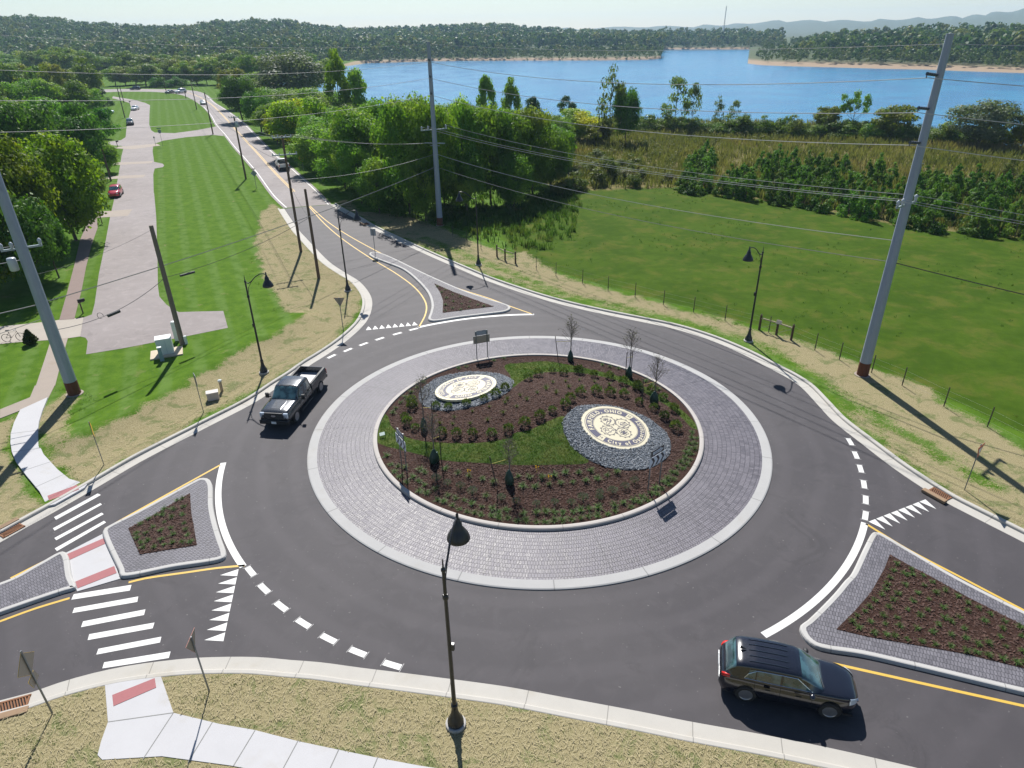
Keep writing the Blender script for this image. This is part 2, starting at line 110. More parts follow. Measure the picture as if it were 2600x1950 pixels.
'trees': [['maple',-54.58,45.11,13.83,9.4,'yellow-tipped maple, nearest tree on the left beside the grey lane'],['maple',-53.65,34.23,14.07,9.3,'large yellow-green maple at the left edge above the shaded lawn'],['maple',-51.31,25.57,12.84,8.5,'shaded maple behind the left steel pole'],['oak',-75.49,72.85,14.98,10.3,'dark broad tree behind the two yellow-green maples'],['oak',-72.36,79.83,13.63,9.3,'dark green tree leaning over the side street on the left'],['oak',-89.49,85.12,14.3,9.7,'dark tree at the left edge above the maples'],['pine',-87.4,115.14,9.59,7,'feathery dark tree overhanging the lane by the driveway'],['spruce',-146.98,225.67,6.98,5.7,'dark conical spruce by the far end of the lane'],['gray',-73.24,209.28,18.02,26.7,'big silvery grey-green tree right of the old road'],['oak',-77.8,170.47,13.21,10.7,'dark tree on the right verge of the old road'],['olive',-108.88,250.88,12.21,12,'olive-yellow tree by the bend of the old road'],['oak',-64.53,145.96,10.09,8.3,'shadowy tree overhanging the old road'],['yellow',-42.71,106.12,12.57,13.2,'bright yellow-green tree beside the white pickup'],['olive',-53.62,123.53,7.77,6.3,'small yellowish tree under the silvery grey tree'],['poplar',-42.1,139.05,18.37,7.1,'tall light-green poplar standing before the lake'],['poplar',-37.89,138.57,14.41,7.3,'rounded light-green poplar right of the tall poplar'],['grove',-29.82,91.11,11.02,11.7,None],['grove',-23.3,67.43,13.6,9.7,None],['grove',-18.36,64.88,11.96,9,None],['grove',-15.18,56.14,16.83,8.3,None],['grove',-11.16,53.83,15.88,7.4,None],['grove',-7.79,60.3,15.41,7,None],['grove',-4.19,61.5,14.72,7.5,None],['grove',-1.17,63.67,13.23,7.7,None],['grove',2.01,67.22,13.29,7.5,None],['grove',5.04,71.02,9.53,6.3,None],['grove',-37.27,99.12,9.13,10.1,None],['grove',-23.15,83.93,13.27,9,None],['grove',-16.2,79.31,12.5,8.7,None],['grove',-9.41,82.8,12.14,9,None],['grove',-2.25,86.49,11.02,8.2,None],['grove',3.66,90.54,9.05,8.4,None],['grove',-30.87,82.48,6.4,6,None],['grove',-19.43,56.95,7.93,5.6,None],['grove',-12.51,51.94,10.25,5.3,None],['grove',-7.18,54.85,8.65,5.5,None],['grove',-0.88,58.43,8.03,5.7,None],['grove',-24.33,108.99,10.13,9.6,None],['grove',-45.04,131.38,10.05,10.9,None],['grove',6.16,106.02,7.86,8.2,None],['grove',0.63,112.64,8.62,7.3,None],['grove',-39.99,138.81,8.41,11.4,None],['poplar',-6.41,127.14,13.31,4.9,'slim poplar tip rising over the grove by the lake, left of the dark cedar'],['poplar',-0.75,126.51,12.62,5.3,'second slim poplar over the grove, nearer the dark cedar'],['cedar',4.37,129.75,8.98,5,'dark upright cedar at the lake edge behind the grove'],['cedar',12.52,136.91,8.01,6.5,'wide dark cedar at the lake edge left of the tall sparse poplar'],['yellow',13.17,121.37,7.01,11.4,'yellowish shrub mass below the sparse poplar'],['olive',17.46,114.12,5.27,6.9,'olive shrub at the meadow corner'],['sparse',20.26,115.81,15.36,6.6,'tall sparse poplar standing against the lake'],['oak',23.61,115.46,12.47,6,'dark leafy tree hugging the sparse poplar'],['sparse',38.15,133.89,11.93,7.3,'pale poplar against the lake, alone on the shore'],['sparse',42.14,133.43,10.43,4.9,'half-bare tree next to the pale shore poplar'],['sparse',47.93,132.75,8.02,3.1,'narrow half-bare snag with brown top on the shore'],['sparse',51.76,132.29,6.9,3.5,'short twiggy snag on the shore'],['olive',70.32,124.6,7.17,6.3,'spreading small tree on the shore left of the tall sumac'],['sumac',75.82,123.97,9.41,5.7,'tall flat-topped sumac on the shore'],['olive',81.26,116.1,7.91,9,'loose shrub tree left of the right steel pole'],['gray',92.59,104.53,9.85,13,'big rounded grey-green willow on the shore at right'],['olive',99.35,101.47,8.18,5.8,'shrub tree at the right edge of the shore'],['shrub',29.35,134.02,3.45,6.7,None],['shrub',32.37,134.55,4.42,5.5,None],['shrub',34.79,136.13,2.73,6.2,None],['shrub',37.36,135.37,4.34,4.8,None],['shrub',39.39,133.7,3.89,5.7,None],['shrub',41.98,132.95,3.15,4.7,None],['shrub',43.89,132.81,2.82,6.7,None],['shrub',47.1,131.57,2.53,4.5,None],['shrub',47.92,127.58,2.89,5.5,None],['shrub',49.28,128.29,3.96,6.6,None],['shrub',51.36,125.91,4.55,6.4,None],['shrub',53.57,126.88,4.57,4.9,None],['shrub',56.84,125.52,4.15,5.1,None],['shrub',58.43,127.25,2.6,4.5,None],['shrub',61,123.47,4.24,5.3,None],['shrub',62.13,121.85,4.54,6.2,None],['shrub',65.82,124.63,3.02,3.9,None],['shrub',65.96,120.41,2.84,4.2,None],['shrub',68.75,122.39,3.93,4.7,None],['shrub',70.61,120.35,3.64,6.2,None],['shrub',73.84,121.39,3.88,4.6,None],['shrub',73.84,119.46,3.43,6.2,None],['shrub',77,120.45,3.85,4,None],['shrub',77.16,115.74,3.65,4.8,None],['shrub',81.42,118.84,3.25,4.8,None],['shrub',81.7,114.46,2.71,4.1,None],['shrub',82.94,114.28,3.18,4.5,None],['shrub',84.84,112.4,3.41,5.8,None],['shrub',87.88,115.7,3.17,5.3,None],['shrub',88.3,110.99,4.03,5.4,None],['shrub',90.43,111.48,3.89,6,None],['shrub',93.29,113.57,2.61,4.1,None],['shrub',93.11,109.72,2.68,4.6,None],['shrub',96.92,111.33,2.33,4.1,None],['shrub',96.12,108.46,2.87,3.9,None],['shrub',98.83,107.69,3.53,5.7,None],['shrub',99.01,106.52,3.62,4.1,None],['shrub',102.58,107.02,4.11,3.7,None],['shrub',104.4,107.18,3.44,4,None],['weedbush',14.93,95.91,2.92,3.7,None],['weedbush',14.77,77.62,4.82,4,None],['weedbush',8.94,70.04,3.34,4.3,None],['weedbush',18.12,88.35,2.39,3.7,None],['weedbush',12.57,73.29,3.56,3.7,None],['weedbush',6.55,66.89,4.05,3.5,None],['weedbush',27.37,70.38,1.4,3.6,None],['weedbush',96.14,115.86,2.78,4,None],['weedbush',74.82,68.5,5.31,3.1,None],['weedbush',72.02,62.13,5.03,3,None],['weedbush',8.88,80.4,2.15,3.9,None],['weedbush',16.7,82.35,2.55,3.3,None],['weedbush',24,74.44,2.23,2.6,None],['weedbush',18.2,75.65,2.59,3.9,None],['weedbush',12.42,82.56,2.27,2.9,None],['weedbush',14.88,81.26,2.41,2.8,None],['weedbush',11.19,85.31,1.91,3,None],['weedbush',19.94,78.36,2.95,3.3,None],['weedbush',17.58,77.74,2.59,3.3,None],['weedbush',18.38,78.41,2.11,3.6,None],['weedbush',19.64,84.44,2.05,2.5,None],['weedbush',15.88,91.54,2.03,2.7,None],['weedbush',13.67,84.09,2.52,3.8,None],['weedbush',20.55,87.69,3.01,3.8,None],['weedbush',16.71,77.79,2.3,2.6,None],['weedbush',18.1,71.29,2.52,2.5,None],['mid',-189.17,227.26,12.75,12.4,None],['mid',-206.78,259.73,12.13,11.2,None],['mid',-181.25,227.48,16.94,12.8,None],['mid',-176.95,227.08,14.15,12.5,None],['mid',-186.09,248.24,14.49,12.2,None],['mid',-173.14,234.07,15.2,12.9,None],['mid',-161.61,221.61,14.84,9.6,None],['mid',-160.33,226.23,14.95,10.1,None],['mid',-174.56,258.58,12.66,14.5,None],['mid',-165.53,250.33,16.06,12.5,None],['mid',-200.96,338.02,9.61,11.7,None],['mid',-195.95,338.37,8.78,12.1,None],['mid',-193.86,344.71,11.43,13.8,None],['mid',-180.77,328.29,10.92,14.7,None],['mid',-178.41,334.14,11.32,12.2,None],['mid',-175.71,339.55,9.37,11.7,None],['mid',-172,343,12.4,14.2,None],['mid',-164.03,336.56,12.53,12.4,None],['mid',-160.95,341.68,11.02,14.8,None],['mid',-152.08,332.48,11.16,10.8,None],['mid',-147.86,334.82,13.1,11,None],['mid',-137.79,321.46,9.91,14.1,None],['mid',-355.76,481.26,15.46,22.1,None],['mid',-329.48,454.84,12.04,21.3,None],['mid',-340.45,485.67,14.69,20.1,None],['mid',-312.79,455.68,15.36,17.6,None],['mid',-307.86,461.82,17.46,20.1,None],['mid',-267.09,406.9,17.78,18.7,None],['mid',-274.57,433.85,17.52,15.1,None],['mid',-265.66,432.64,16.9,16.4,None],['mid',-265.43,447.65,11.08,18,None],['mid',-255.21,444.28,11.25,20.9,None],['mid',-231.13,412.83,16.6,19.1,None],['mid',-230.75,428.44,12.32,18.8,None],['mid',-215.15,412.39,12.66,18.6,None],['mid',-211.69,422.26,14.06,14.9,None],['mid',-205.17,425.81,11.42,15.7,None],['mid',-186.38,399.9,12.37,14.8,None],['mid',-177.5,396.83,13.19,18.9,None],['mid',-177.72,417.54,12.07,19,None],['mid',-169.13,415.8,15.18,16.3,None],['thicket',-171.93,320.12,6.03,6.7,None],['thicket',-168.45,319.39,6.66,6.7,None],['thicket',-164.99,318.67,5.68,6.7,None],['thicket',-161.53,317.94,6.57,6.7,None],['thicket',-158.1,317.22,5.81,6.7,None],['mid',-134.68,317.87,13.2,13.7,None],['mid',-125.5,308.17,12.95,11.1,None],['mid',-119.7,307.73,14.82,11.8,None],['mid',-113.95,307.43,13.94,10.3,None],['mid',-109.56,311.59,13.78,11.3,None],['mid',-97.2,288.18,12.31,12.8,None],['mid',-96.37,305.02,11.72,12,None],['mid',-83.94,277.91,14.9,11.8,None],['mid',-82.72,294.69,13.16,12.4,None],['grove',-35.52,88.41,8.52,9.4,None],['grove',-27.99,74.58,10.22,8.9,None],['grove',-22.98,62.79,9.52,6.7,None],['grove',-50.12,131.94,8.59,12.3,None],['grove',-40.01,110.52,10.24,10.9,None],['grove',-56.36,132.63,8.6,11,None],['grove',-84.89,206.49,9.84,13.6,None],['grove',-68.07,169.19,9.9,13.3,None],['grove',-2.71,95.99,9.38,9.9,None],['grove',-10.9,61.96,11.86,7.5,None],['grove',-17.29,75.59,12.18,8.5,None],['belt',-95.54,112.88,12.01,11.8,None],['belt',-103.9,113.68,12.49,12.8,None],['belt',-113.5,117.68,12.32,12.1,None],['belt',-99.9,137.41,6.43,5.7,None],['belt',-74.84,91.71,6.01,4.9,None],['belt',-62.93,65.54,6.79,4.4,None],['belt',-141.35,164.7,12.83,11.7,None],['belt',-137.85,169.47,13.11,11.9,None],['belt',-132.06,170.89,12.73,12,None],['belt',-128.64,177.14,11.64,11,None],['belt',-128.64,185.49,9.66,8.6,None],['oak',-48.22,26.73,10.08,6.8,'dark shaded tree in front of the yellow-green maples'],['oak',-48.29,30.91,7.34,3.8,'smaller dark tree right beside the brick footpath'],['grove',-97.68,242.91,10.41,14.9,None],['grove',-62.07,159.91,9.24,12.2,None],['grove',-58.46,167.93,9.81,12.7,None],['grove',-53.02,167.21,8.62,12.6,None],['grove',-41.12,130.95,8.54,11.8,None],['grove',-30.17,109.56,10.17,10.4,None],['grove',-28.35,129.55,8.48,10.4,None],['grove',-21.19,114.85,10.5,10.7,None],['grove',-17.41,128.35,8.43,10.3,None],['grove',-11.58,120.51,9.01,9.9,None],['grove',-7.03,107.31,9.21,9.1,None],['grove',0.89,79.92,10.87,8.4,None],['grove',6.72,85.73,8.25,6.8,None],['grove',8.49,105.79,7,6.8,None],['grove',-51.82,132.13,7.59,7.9,None],['grove',-91.46,207.49,9.88,11.2,None]],
'groundgrove': [[-42.79,99.62],[-34.12,82.74],[-27.23,69.34],[-21.33,60.36],[-17.42,54.23],[-13.68,51.54],[-9.94,50.36],[-5.26,53.46],[-1.54,56.31],[2.47,61.04],[7.41,68.8],[9.42,105.7],[9.79,133.09],[-13.97,162.09],[-35.71,178.84],[-52.82,201.6],[-95.47,275.12],[-116.63,279.19],[-84.76,199.14],[-54.05,124.98]],
'scrub': [[4.2,68.7],[8.65,70.75],[23.63,73.16],[33.71,103.34],[58.87,116.45],[87.27,113.39],[97.05,97.17],[108.88,114.46],[84.83,128.41],[45.09,141.74],[15.26,132.46],[7.09,105.93]],
'hedgebush': [[25.3,67.1,3.3],[25.4,69.6,2.8],[26.7,71.8,3.8],[28.1,74.4,3.1],[28.5,77.5,3.6],[29.9,78.6,3.2],[29.6,82.1,4.3],[31,85.3,3.5],[32.8,87.3,3.1],[33.4,90,4.3],[34.6,91.9,4.2],[26.2,65.9,2.7],[28.1,67.9,3.2],[29.1,70.3,3.3],[29.1,73.9,3.4],[31.1,78.4,4.4],[32.3,81,2.7],[33.1,83.9,3.8],[33.7,85.9,4],[35.5,91.2,3],[29.9,64.5,3.1],[30.8,66.7,2.9],[32.5,68.2,3.1],[33.3,72.1,3.4],[35.9,73.6,3.8],[36.5,75.9,2.7],[40.8,80,4],[42.9,82.1,4.3],[44.5,83.5,3.1],[45.9,86.5,4.2],[31.6,63.3,3.6],[32.1,65.6,3.9],[34.4,66.5,3.9],[35.9,70.1,3],[38.3,70.7,4.1],[39.7,72.7,4],[40.6,75.7,4.1],[42.3,78.1,3.2],[44.9,80,4],[45.7,81.8,2.9],[48,84.6,3.7],[32.6,61.8,4],[36,63.3,3.5],[36.6,65.9,4],[41.4,71.6,3.6],[44,73.9,3.2],[44.9,75.8,3.5],[47.7,78.2,4.3],[49.1,78.9,3.9],[35.2,59.6,2.8],[37,61.1,4.3],[39.2,63.7,3.3],[40.4,66.4,4.3],[43.3,69.7,3.3],[44.7,72.1,3.8],[47.5,73.9,4.2],[48.9,76,4.3],[51,78,3.9],[53.1,80.2,3.5],[36.3,58.2,2.9],[38.3,61.4,3.8],[40.1,62.1,2.7],[42.9,64.4,2.8],[43,66.8,3.9],[45.3,68.5,3.4],[47,70.2,4.4],[48.8,73.7,3.3],[53.2,76.8,3.8],[54.6,79.4,3.2],[39,56.9,3.6],[40,58.8,4.2],[42.4,60.8,3],[44.2,62.5,3.3],[46.2,65.1,3.8],[47.4,66.4,3.5],[50.5,67.2,3.5],[54.6,71.5,3.7],[58.2,75.4,4.2],[40.3,54.4,3.4],[43.4,56.3,4],[44.8,58.5,3.3],[45.8,60.9,3],[47.4,62.2,3.6],[49.7,63.8,2.9],[54.4,68.1,3.1],[55.3,70.1,4.2],[58.6,71.8,3.3],[43,52,4.1],[45,53.7,4.2],[47.5,55.8,3.7],[50.2,56.1,3.2],[51.4,59,3.6],[53.6,59.6,3.5],[55.6,60.9,2.9],[57.6,63.4,3.9],[59.8,64.3,3.4],[62.5,66.1,3],[64,68.3,2.7],[43.8,49.6,4.3],[46.7,50.6,3.7],[49.4,52.2,3.4],[52.2,54,3.2],[54,55.4,3.2],[57.2,58.7,3.9],[60,59.6,3.1],[62.4,61.6,4.2],[63.8,64,4.2],[67,64.7,4.2],[47.5,46.2,3.9],[49.1,48.6,3.6],[50.7,49.5,3.6],[55.3,51.9,3.6],[59.1,51.9,2.9],[63.5,54.7,3.6],[65.9,56.5,4.2],[68,59.3,4.1],[70.2,59.4,4.3],[49.1,43.6,3.4],[50,45.6,3],[52.8,48.4,3.7],[53.8,49.8,3.6],[54.9,53.5,3.6],[55.8,55.5,3.4],[59.2,57,3.9],[62.2,61.3,3.4],[62.9,63.6,2.9],[64.7,65.2,3.7],[53.3,41.7,2.8],[54.4,44.4,3.5],[53.7,46.9,2.7],[54.2,50.5,2.8],[54.8,53,2.7],[57.4,55,4.3],[58.4,57.7,3.9],[59.3,60.3,3.7],[59,63.2,2.9],[61.2,65.1,3.3],[61,67.1,3.6],[54.1,41.2,3.1],[55.5,44,4.1],[56.9,45.9,3.9],[58.1,48,3.1],[59.7,50.4,3.7],[60.4,53.7,3.7],[61.4,55.1,3.7],[62.2,58.6,2.8],[64.9,62.6,3.3],[57,40.2,4.3],[58.3,43,4.1],[58.7,44.5,3],[59.7,47.1,4.1],[60.3,49.7,2.8],[62.4,52.3,3],[63.5,55,3.5],[65.5,57.4,4],[66,59.9,3.4],[68.5,64.1,4],[59.4,38.7,2.8],[59.5,41.7,3.6],[63.2,46.1,3.4],[66,47.9,2.8],[66.8,49.8,3.4],[67.9,53,2.9],[69.9,54.1,3.8],[71.2,56,3.9],[72.8,58.5,4.1],[74.2,60.7,3.4]],
'shoreA': [[-569.35,668.04,0.0214],[-561.27,665.56,0.0213],[-553.24,663.09,0.0212],[-545.27,660.64,0.0212],[-537.35,658.2,0.0211],[-529.49,655.79,0.021],[-521.68,653.38,0.021],[-513.92,651,0.0209],[-506.21,648.63,0.0208],[-498.56,646.28,0.0208],[-490.96,643.94,0.0207],[-483.41,641.62,0.0206],[-475.91,639.31,0.0205],[-468.46,637.02,0.0204],[-461.06,634.75,0.0204],[-453.7,632.49,0.0205],[-446.4,630.24,0.0206],[-439.14,628.01,0.0208],[-431.94,625.8,0.021],[-424.78,623.59,0.0211],[-417.66,621.41,0.0213],[-410.59,619.23,0.0215],[-403.57,617.08,0.0211],[-396.59,614.93,0.0202],[-389.66,612.8,0.0194],[-382.77,610.68,0.0185],[-375.93,608.58,0.0176],[-369.13,606.49,0.0167],[-362.37,604.41,0.0158],[-355.65,602.35,0.0151],[-348.98,600.29,0.0145],[-342.35,598.26,0.014],[-335.76,596.23,0.0134],[-329.21,594.22,0.0128],[-322.71,592.22,0.0123],[-316.24,590.23,0.0117],[-309.81,588.25,0.0111],[-303.42,586.29,0.0105],[-297.08,584.34,0.01],[-290.77,582.4,0.0101],[-284.5,580.47,0.0102],[-278.26,578.55,0.0102],[-272.07,576.65,0.0103],[-265.91,574.76,0.0104],[-259.79,572.88,0.0105],[-254.4,572.71,0.011],[-249.28,573.22,0.0118],[-244.15,573.73,0.0126],[-239.02,574.25,0.0134],[-233.88,574.77,0.0142],[-228.72,575.28,0.015],[-223.56,575.8,0.0154],[-218.51,576.67,0.0157],[-213.54,577.79,0.016],[-208.54,578.92,0.0164],[-203.53,580.06,0.0167],[-198.5,581.2,0.0163],[-193.45,582.34,0.016],[-189.35,586.74,0.0156],[-185.34,591.75,0.0152],[-181.27,596.85,0.0148],[-177.13,602.03,0.0133],[-172.93,607.29,0.0117],[-168.66,612.63,0.0102],[-164.13,617.32,0.0087],[-159.31,621.06,0.0077],[-154.43,624.85,0.007],[-149.5,628.68,0.0063],[-144.5,632.56,0.0056],[-139.34,635.89,0.0052],[-133.97,638.45,0.0052],[-128.56,641.03,0.0053],[-123.1,643.64,0.0053],[-117.61,646.26,0.0054],[-112.08,648.9,0.0054],[-106.5,651.57,0.0055],[-100.83,653.93,0.0057],[-95.13,656.31,0.0058],[-89.39,658.71,0.006],[-83.61,661.12,0.0061],[-77.79,663.56,0.0063],[-71.85,665.24,0.0065],[-65.72,665.01,0.0066],[-59.59,664.79,0.0068],[-53.46,664.57,0.0071],[-47.34,664.35,0.0073],[-41.19,663.71,0.0076],[-35.01,662.03,0.0078],[-28.86,660.36,0.0081],[-22.74,658.71,0.0081],[-16.65,657.05,0.0077],[-10.58,655.41,0.0074],[-4.55,653.77,0.007],[1.46,652.04,0.0065],[7.43,649.66,0.0055],[13.36,647.3,0.0045],[19.25,644.96,0.0035],[25.1,642.63,0.003],[30.91,640.32,0.003],[36.68,638.02,0.003],[42.42,635.74,0.003],[48.16,634.19,0.0029],[53.89,632.65,0.0029],[59.58,631.12,0.0029],[65.25,629.59,0.0029],[70.9,628.07,0.0029],[76.52,626.56,0.0028],[82.12,625.06,0.0028],[87.81,624.46,0.0028],[93.51,624.01,0.0028],[99.2,623.56,0.0028],[104.89,623.11,0.0027],[110.57,622.67,0.0027],[116.3,622.54,0.0027],[122.38,624.34,0.0027],[128.49,626.15,0.0026],[136.43,636.85,0.0026],[138.39,640.28,0.0026]],
'shoreB': [[172.19,946.81,0.0027],[181.18,942.73,0.0027],[190.1,938.69,0.0026],[198.94,934.67,0.0026],[207.72,930.69,0.0026],[216.42,926.74,0.0024],[225.05,922.82,0.0022],[233.61,918.94,0.0019],[242.11,915.08,0.0017],[250.53,911.26,0.0014],[258.89,907.46,0.0012],[267.19,903.7,0.0009],[275.42,899.96,0.0007],[283.58,896.26,0.0005],[291.69,892.58,0.0003],[299.73,888.93,0.0002],[307.7,885.31,0.0002],[315.62,881.72,0.0001],[323.47,878.15,0.0001],[331.27,874.61,0]],
'shoreC': [[180.33,523.21,0.0002],[180.19,505.76,0.0002],[181.57,493.78,0.0001],[184.83,487.88,0.0001],[188.01,482.1,0],[191.13,476.45,0],[194.6,472.01,0],[198.2,468.14,0],[201.74,464.33,0.0001],[205.24,460.57,0.0001],[208.68,456.87,0.0001],[212.07,453.22,0.0002],[215.33,449.43,0.0002],[218.44,445.45,0.0002],[221.49,441.54,0.0003],[224.5,437.69,0.0004],[227.46,433.89,0.0009],[230.37,430.16,0.0013],[233.32,426.64,0.0017],[236.54,423.8,0.0021],[239.72,421,0.0025],[242.87,418.23,0.0029],[245.98,415.5,0.0032],[249.06,412.79,0.0034],[252.1,410.12,0.0037],[254.33,406.11,0.0039],[256.46,402.07,0.0041],[258.57,398.1,0.0044],[260.63,394.21,0.0048],[262.66,390.38,0.0052],[264.66,386.62,0.0057],[266.8,383.22,0.0059],[269,380.01,0.006],[271.17,376.85,0.0062],[273.31,373.73,0.0063],[275.59,370.92,0.0064],[277.85,368.17,0.0065],[280.08,365.45,0.0066],[282.42,362.97,0.0067],[284.8,360.61,0.0067],[287.15,358.27,0.0067],[289.47,355.96,0.0067],[291.77,353.68,0.0067],[294.04,351.43,0.0067],[296.28,349.2,0.0067],[298.51,346.99,0.0067],[300.7,344.81,0.0067],[302.87,342.65,0.0067],[305.02,340.52,0.0067],[307.15,338.4,0.0067]],
'ridge': [[0.0037,1,0.0013],[0.0949,0.9955,0.0022],[0.1838,0.983,0.002],[0.2518,0.9678,0.003],[0.2949,0.9555,0.0054],[0.3465,0.9381,0.0066],[0.3955,0.9185,0.0052],[0.4409,0.8975,0.0062],[0.4831,0.8756,0.0077],[0.5149,0.8573,0.0069],[0.5366,0.8438,0.01],[0.5611,0.8277,0.0142],[0.6051,0.7961,0.0165],[0.6487,0.7611,0.0132]],
'strawW': [[-34.89,1.71],[-34.24,2.82],[-32.99,-0.05],[-31.76,-1.93],[-29.1,-4.73],[-26.26,-7.46],[-26.84,-8.82],[-27.26,-9.7],[-28.35,-10.61],[-37.22,1.78]],
'guy': [[-6.06,35.07]],
}
# ------------------------------------------------------------------ helpers
def mesh_obj(name, verts, faces, mats=None, parent=None, smooth=False, midx=None):
    me = bpy.data.meshes.new(name)
    me.from_pydata([tuple(v) for v in verts], [], [tuple(f) for f in faces]); 
    if smooth: me.polygons.foreach_set('use_smooth', [True]*len(me.polygons))
    for m in (mats if isinstance(mats, (list, tuple)) else [mats]):
        if m: me.materials.append(m)
    if midx is not None: me.polygons.foreach_set('material_index', midx)
    me.update()
    return link(name, me, parent)
def link(name, me, parent=None):
    o = bpy.data.objects.new(name, me); COL.objects.link(o)
    if parent: o.parent = parent
    return o
def quads_obj(name, V, mat, parent=None, n=4):
    """V: (N*n,3) array, consecutive n verts make a face."""
    V = np.asarray(V, np.float32).reshape(-1, 3); nf = len(V)//n
    me = bpy.data.meshes.new(name)
    me.vertices.add(len(V)); me.vertices.foreach_set('co', V.ravel())
    me.loops.add(len(V)); me.loops.foreach_set('vertex_index', np.arange(len(V), dtype=np.int32))
    me.polygons.add(nf); me.polygons.foreach_set('loop_start', np.arange(0, len(V), n, dtype=np.int32))
    me.materials.append(mat); me.update(calc_edges=True)
    return me if name is None else link(name, me, parent)
def quads_mesh(name, V, mat, n=4):
    V = np.asarray(V, np.float32).reshape(-1, 3); nf = len(V)//n
    me = bpy.data.meshes.new(name)
    me.vertices.add(len(V)); me.vertices.foreach_set('co', V.ravel())
    me.loops.add(len(V)); me.loops.foreach_set('vertex_index', np.arange(len(V), dtype=np.int32))
    me.polygons.add(nf); me.polygons.foreach_set('loop_start', np.arange(0, len(V), n, dtype=np.int32))
    me.materials.append(mat); me.update(calc_edges=True)
    return me
def tag(o, label=None, cat=None, group=None, kind=None):
    if label: o['label'] = label
    if cat: o['category'] = cat
    if group: o['group'] = group
    if kind: o['kind'] = kind
    return o
def empty(name, loc=(0, 0, 0), rz=0, label=None, cat=None, group=None):
    o = bpy.data.objects.new(name, None); COL.objects.link(o); o.location = loc; o.rotation_euler = (0, 0, rz); o.empty_display_size = .2
    return tag(o, label, cat, group)
KIDS = {}
def copy_tree(o, parent=None):
    c = o.copy(); COL.objects.link(c)
    if parent: c.parent = parent
    for ch in list(o.children): copy_tree(ch, c)
    return c
class MB:
    def __init__(s): s.v = []; s.f = []; s.m = []; s.mi = 0
    def add(s, vs, fs):
        n = len(s.v); s.v += [tuple(map(float, p)) for p in vs]; s.f += [tuple(i+n for i in f) for f in fs]; s.m += [s.mi]*len(fs); return s
    def box(s, c, d, rz=0, mat=None):
        cx, cy_, cz = c; a, b, h = d[0]/2, d[1]/2, d[2]/2; ca, sa = math.cos(rz), math.sin(rz)
        vs = [(cx+x*ca-y*sa, cy_+x*sa+y*ca, cz+z) for z in (-h, h) for x, y in ((-a, -b), (a, -b), (a, b), (-a, b))]
        return s.add(vs, [(3, 2, 1, 0), (4, 5, 6, 7), (0, 1, 5, 4), (1, 2, 6, 5), (2, 3, 7, 6), (3, 0, 4, 7)])
    def tube(s, pts, rad, n=8, cap=True):
        pts = [Vector(p) for p in pts]; rad = rad if isinstance(rad, (list, tuple)) else [rad]*len(pts)
        rings = []; up0 = None
        for i, p in enumerate(pts):
            t = (pts[min(i+1, len(pts)-1)]-pts[max(i-1, 0)]); t = t.normalized() if t.length > 1e-9 else Vector((0, 0, 1))
            if up0 is None: up0 = Vector((1, 0, 0)) if abs(t.z) > .9 else Vector((0, 0, 1))
            x = t.cross(up0); x = x.normalized() if x.length > 1e-6 else t.orthogonal().normalized()
            y = t.cross(x); up0 = -y if False else up0
            rings.append([p+(x*math.cos(2*math.pi*k/n)+y*math.sin(2*math.pi*k/n))*rad[i] for k in range(n)])
        vs = [q for r_ in rings for q in r_]; fs = []
        for i in range(len(pts)-1):
            for k in range(n): fs.append((i*n+k, i*n+(k+1) % n, (i+1)*n+(k+1) % n, (i+1)*n+k))
        if cap: fs += [tuple(range(n))[::-1], tuple((len(pts)-1)*n+k for k in range(n))]
        return s.add(vs, fs)
    def lathe(s, prof, c=(0, 0, 0), n=16, cap=True):
        vs = [(c[0]+r_*math.cos(2*math.pi*k/n), c[1]+r_*math.sin(2*math.pi*k/n), c[2]+z) for r_, z in prof for k in range(n)]
        fs = [(i*n+k, i*n+(k+1) % n, (i+1)*n+(k+1) % n, (i+1)*n+k) for i in range(len(prof)-1) for k in range(n)]
        if cap: fs += [tuple(range(n))[::-1], tuple((len(prof)-1)*n+k for k in range(n))]
        return s.add(vs, fs)
    def prism(s, poly, z0, z1):
        n = len(poly); tri = tessellate_polygon([[Vector((p[0], p[1], 0)) for p in poly]])
        vs = [(p[0], p[1], z0) for p in poly]+[(p[0], p[1], z1) for p in poly]
        fs = [tuple(n+i for i in t) for t in tri]+[tuple(reversed(t)) for t in tri]
        fs += [(i, (i+1) % n, n+(i+1) % n, n+i) for i in range(n)]
        return s.add(vs, fs)
    def xform(s, M_):
        s.v = [tuple(M_ @ Vector(p)) for p in s.v]; return s
    def build(s, name, mats, parent=None, smooth=False, fix=True):
        o = mesh_obj(name, s.v, s.f, mats, parent, smooth, s.m)
        if fix:
            bm = bmesh.new(); bm.from_mesh(o.data); bmesh.ops.recalc_face_normals(bm, faces=bm.faces); bm.to_mesh(o.data); bm.free()
        return o
def smooth_angle(o, ang=40):
    me = o.data; me.polygons.foreach_set('use_smooth', [True]*len(me.polygons))
    try: me.set_sharp_from_angle(angle=R(ang))
    except Exception: pass
    return o
def bevel(o, w=.02, seg=2):
    m = o.modifiers.new('bevel', 'BEVEL'); m.width = w; m.segments = seg; m.limit_method = 'ANGLE'; return o
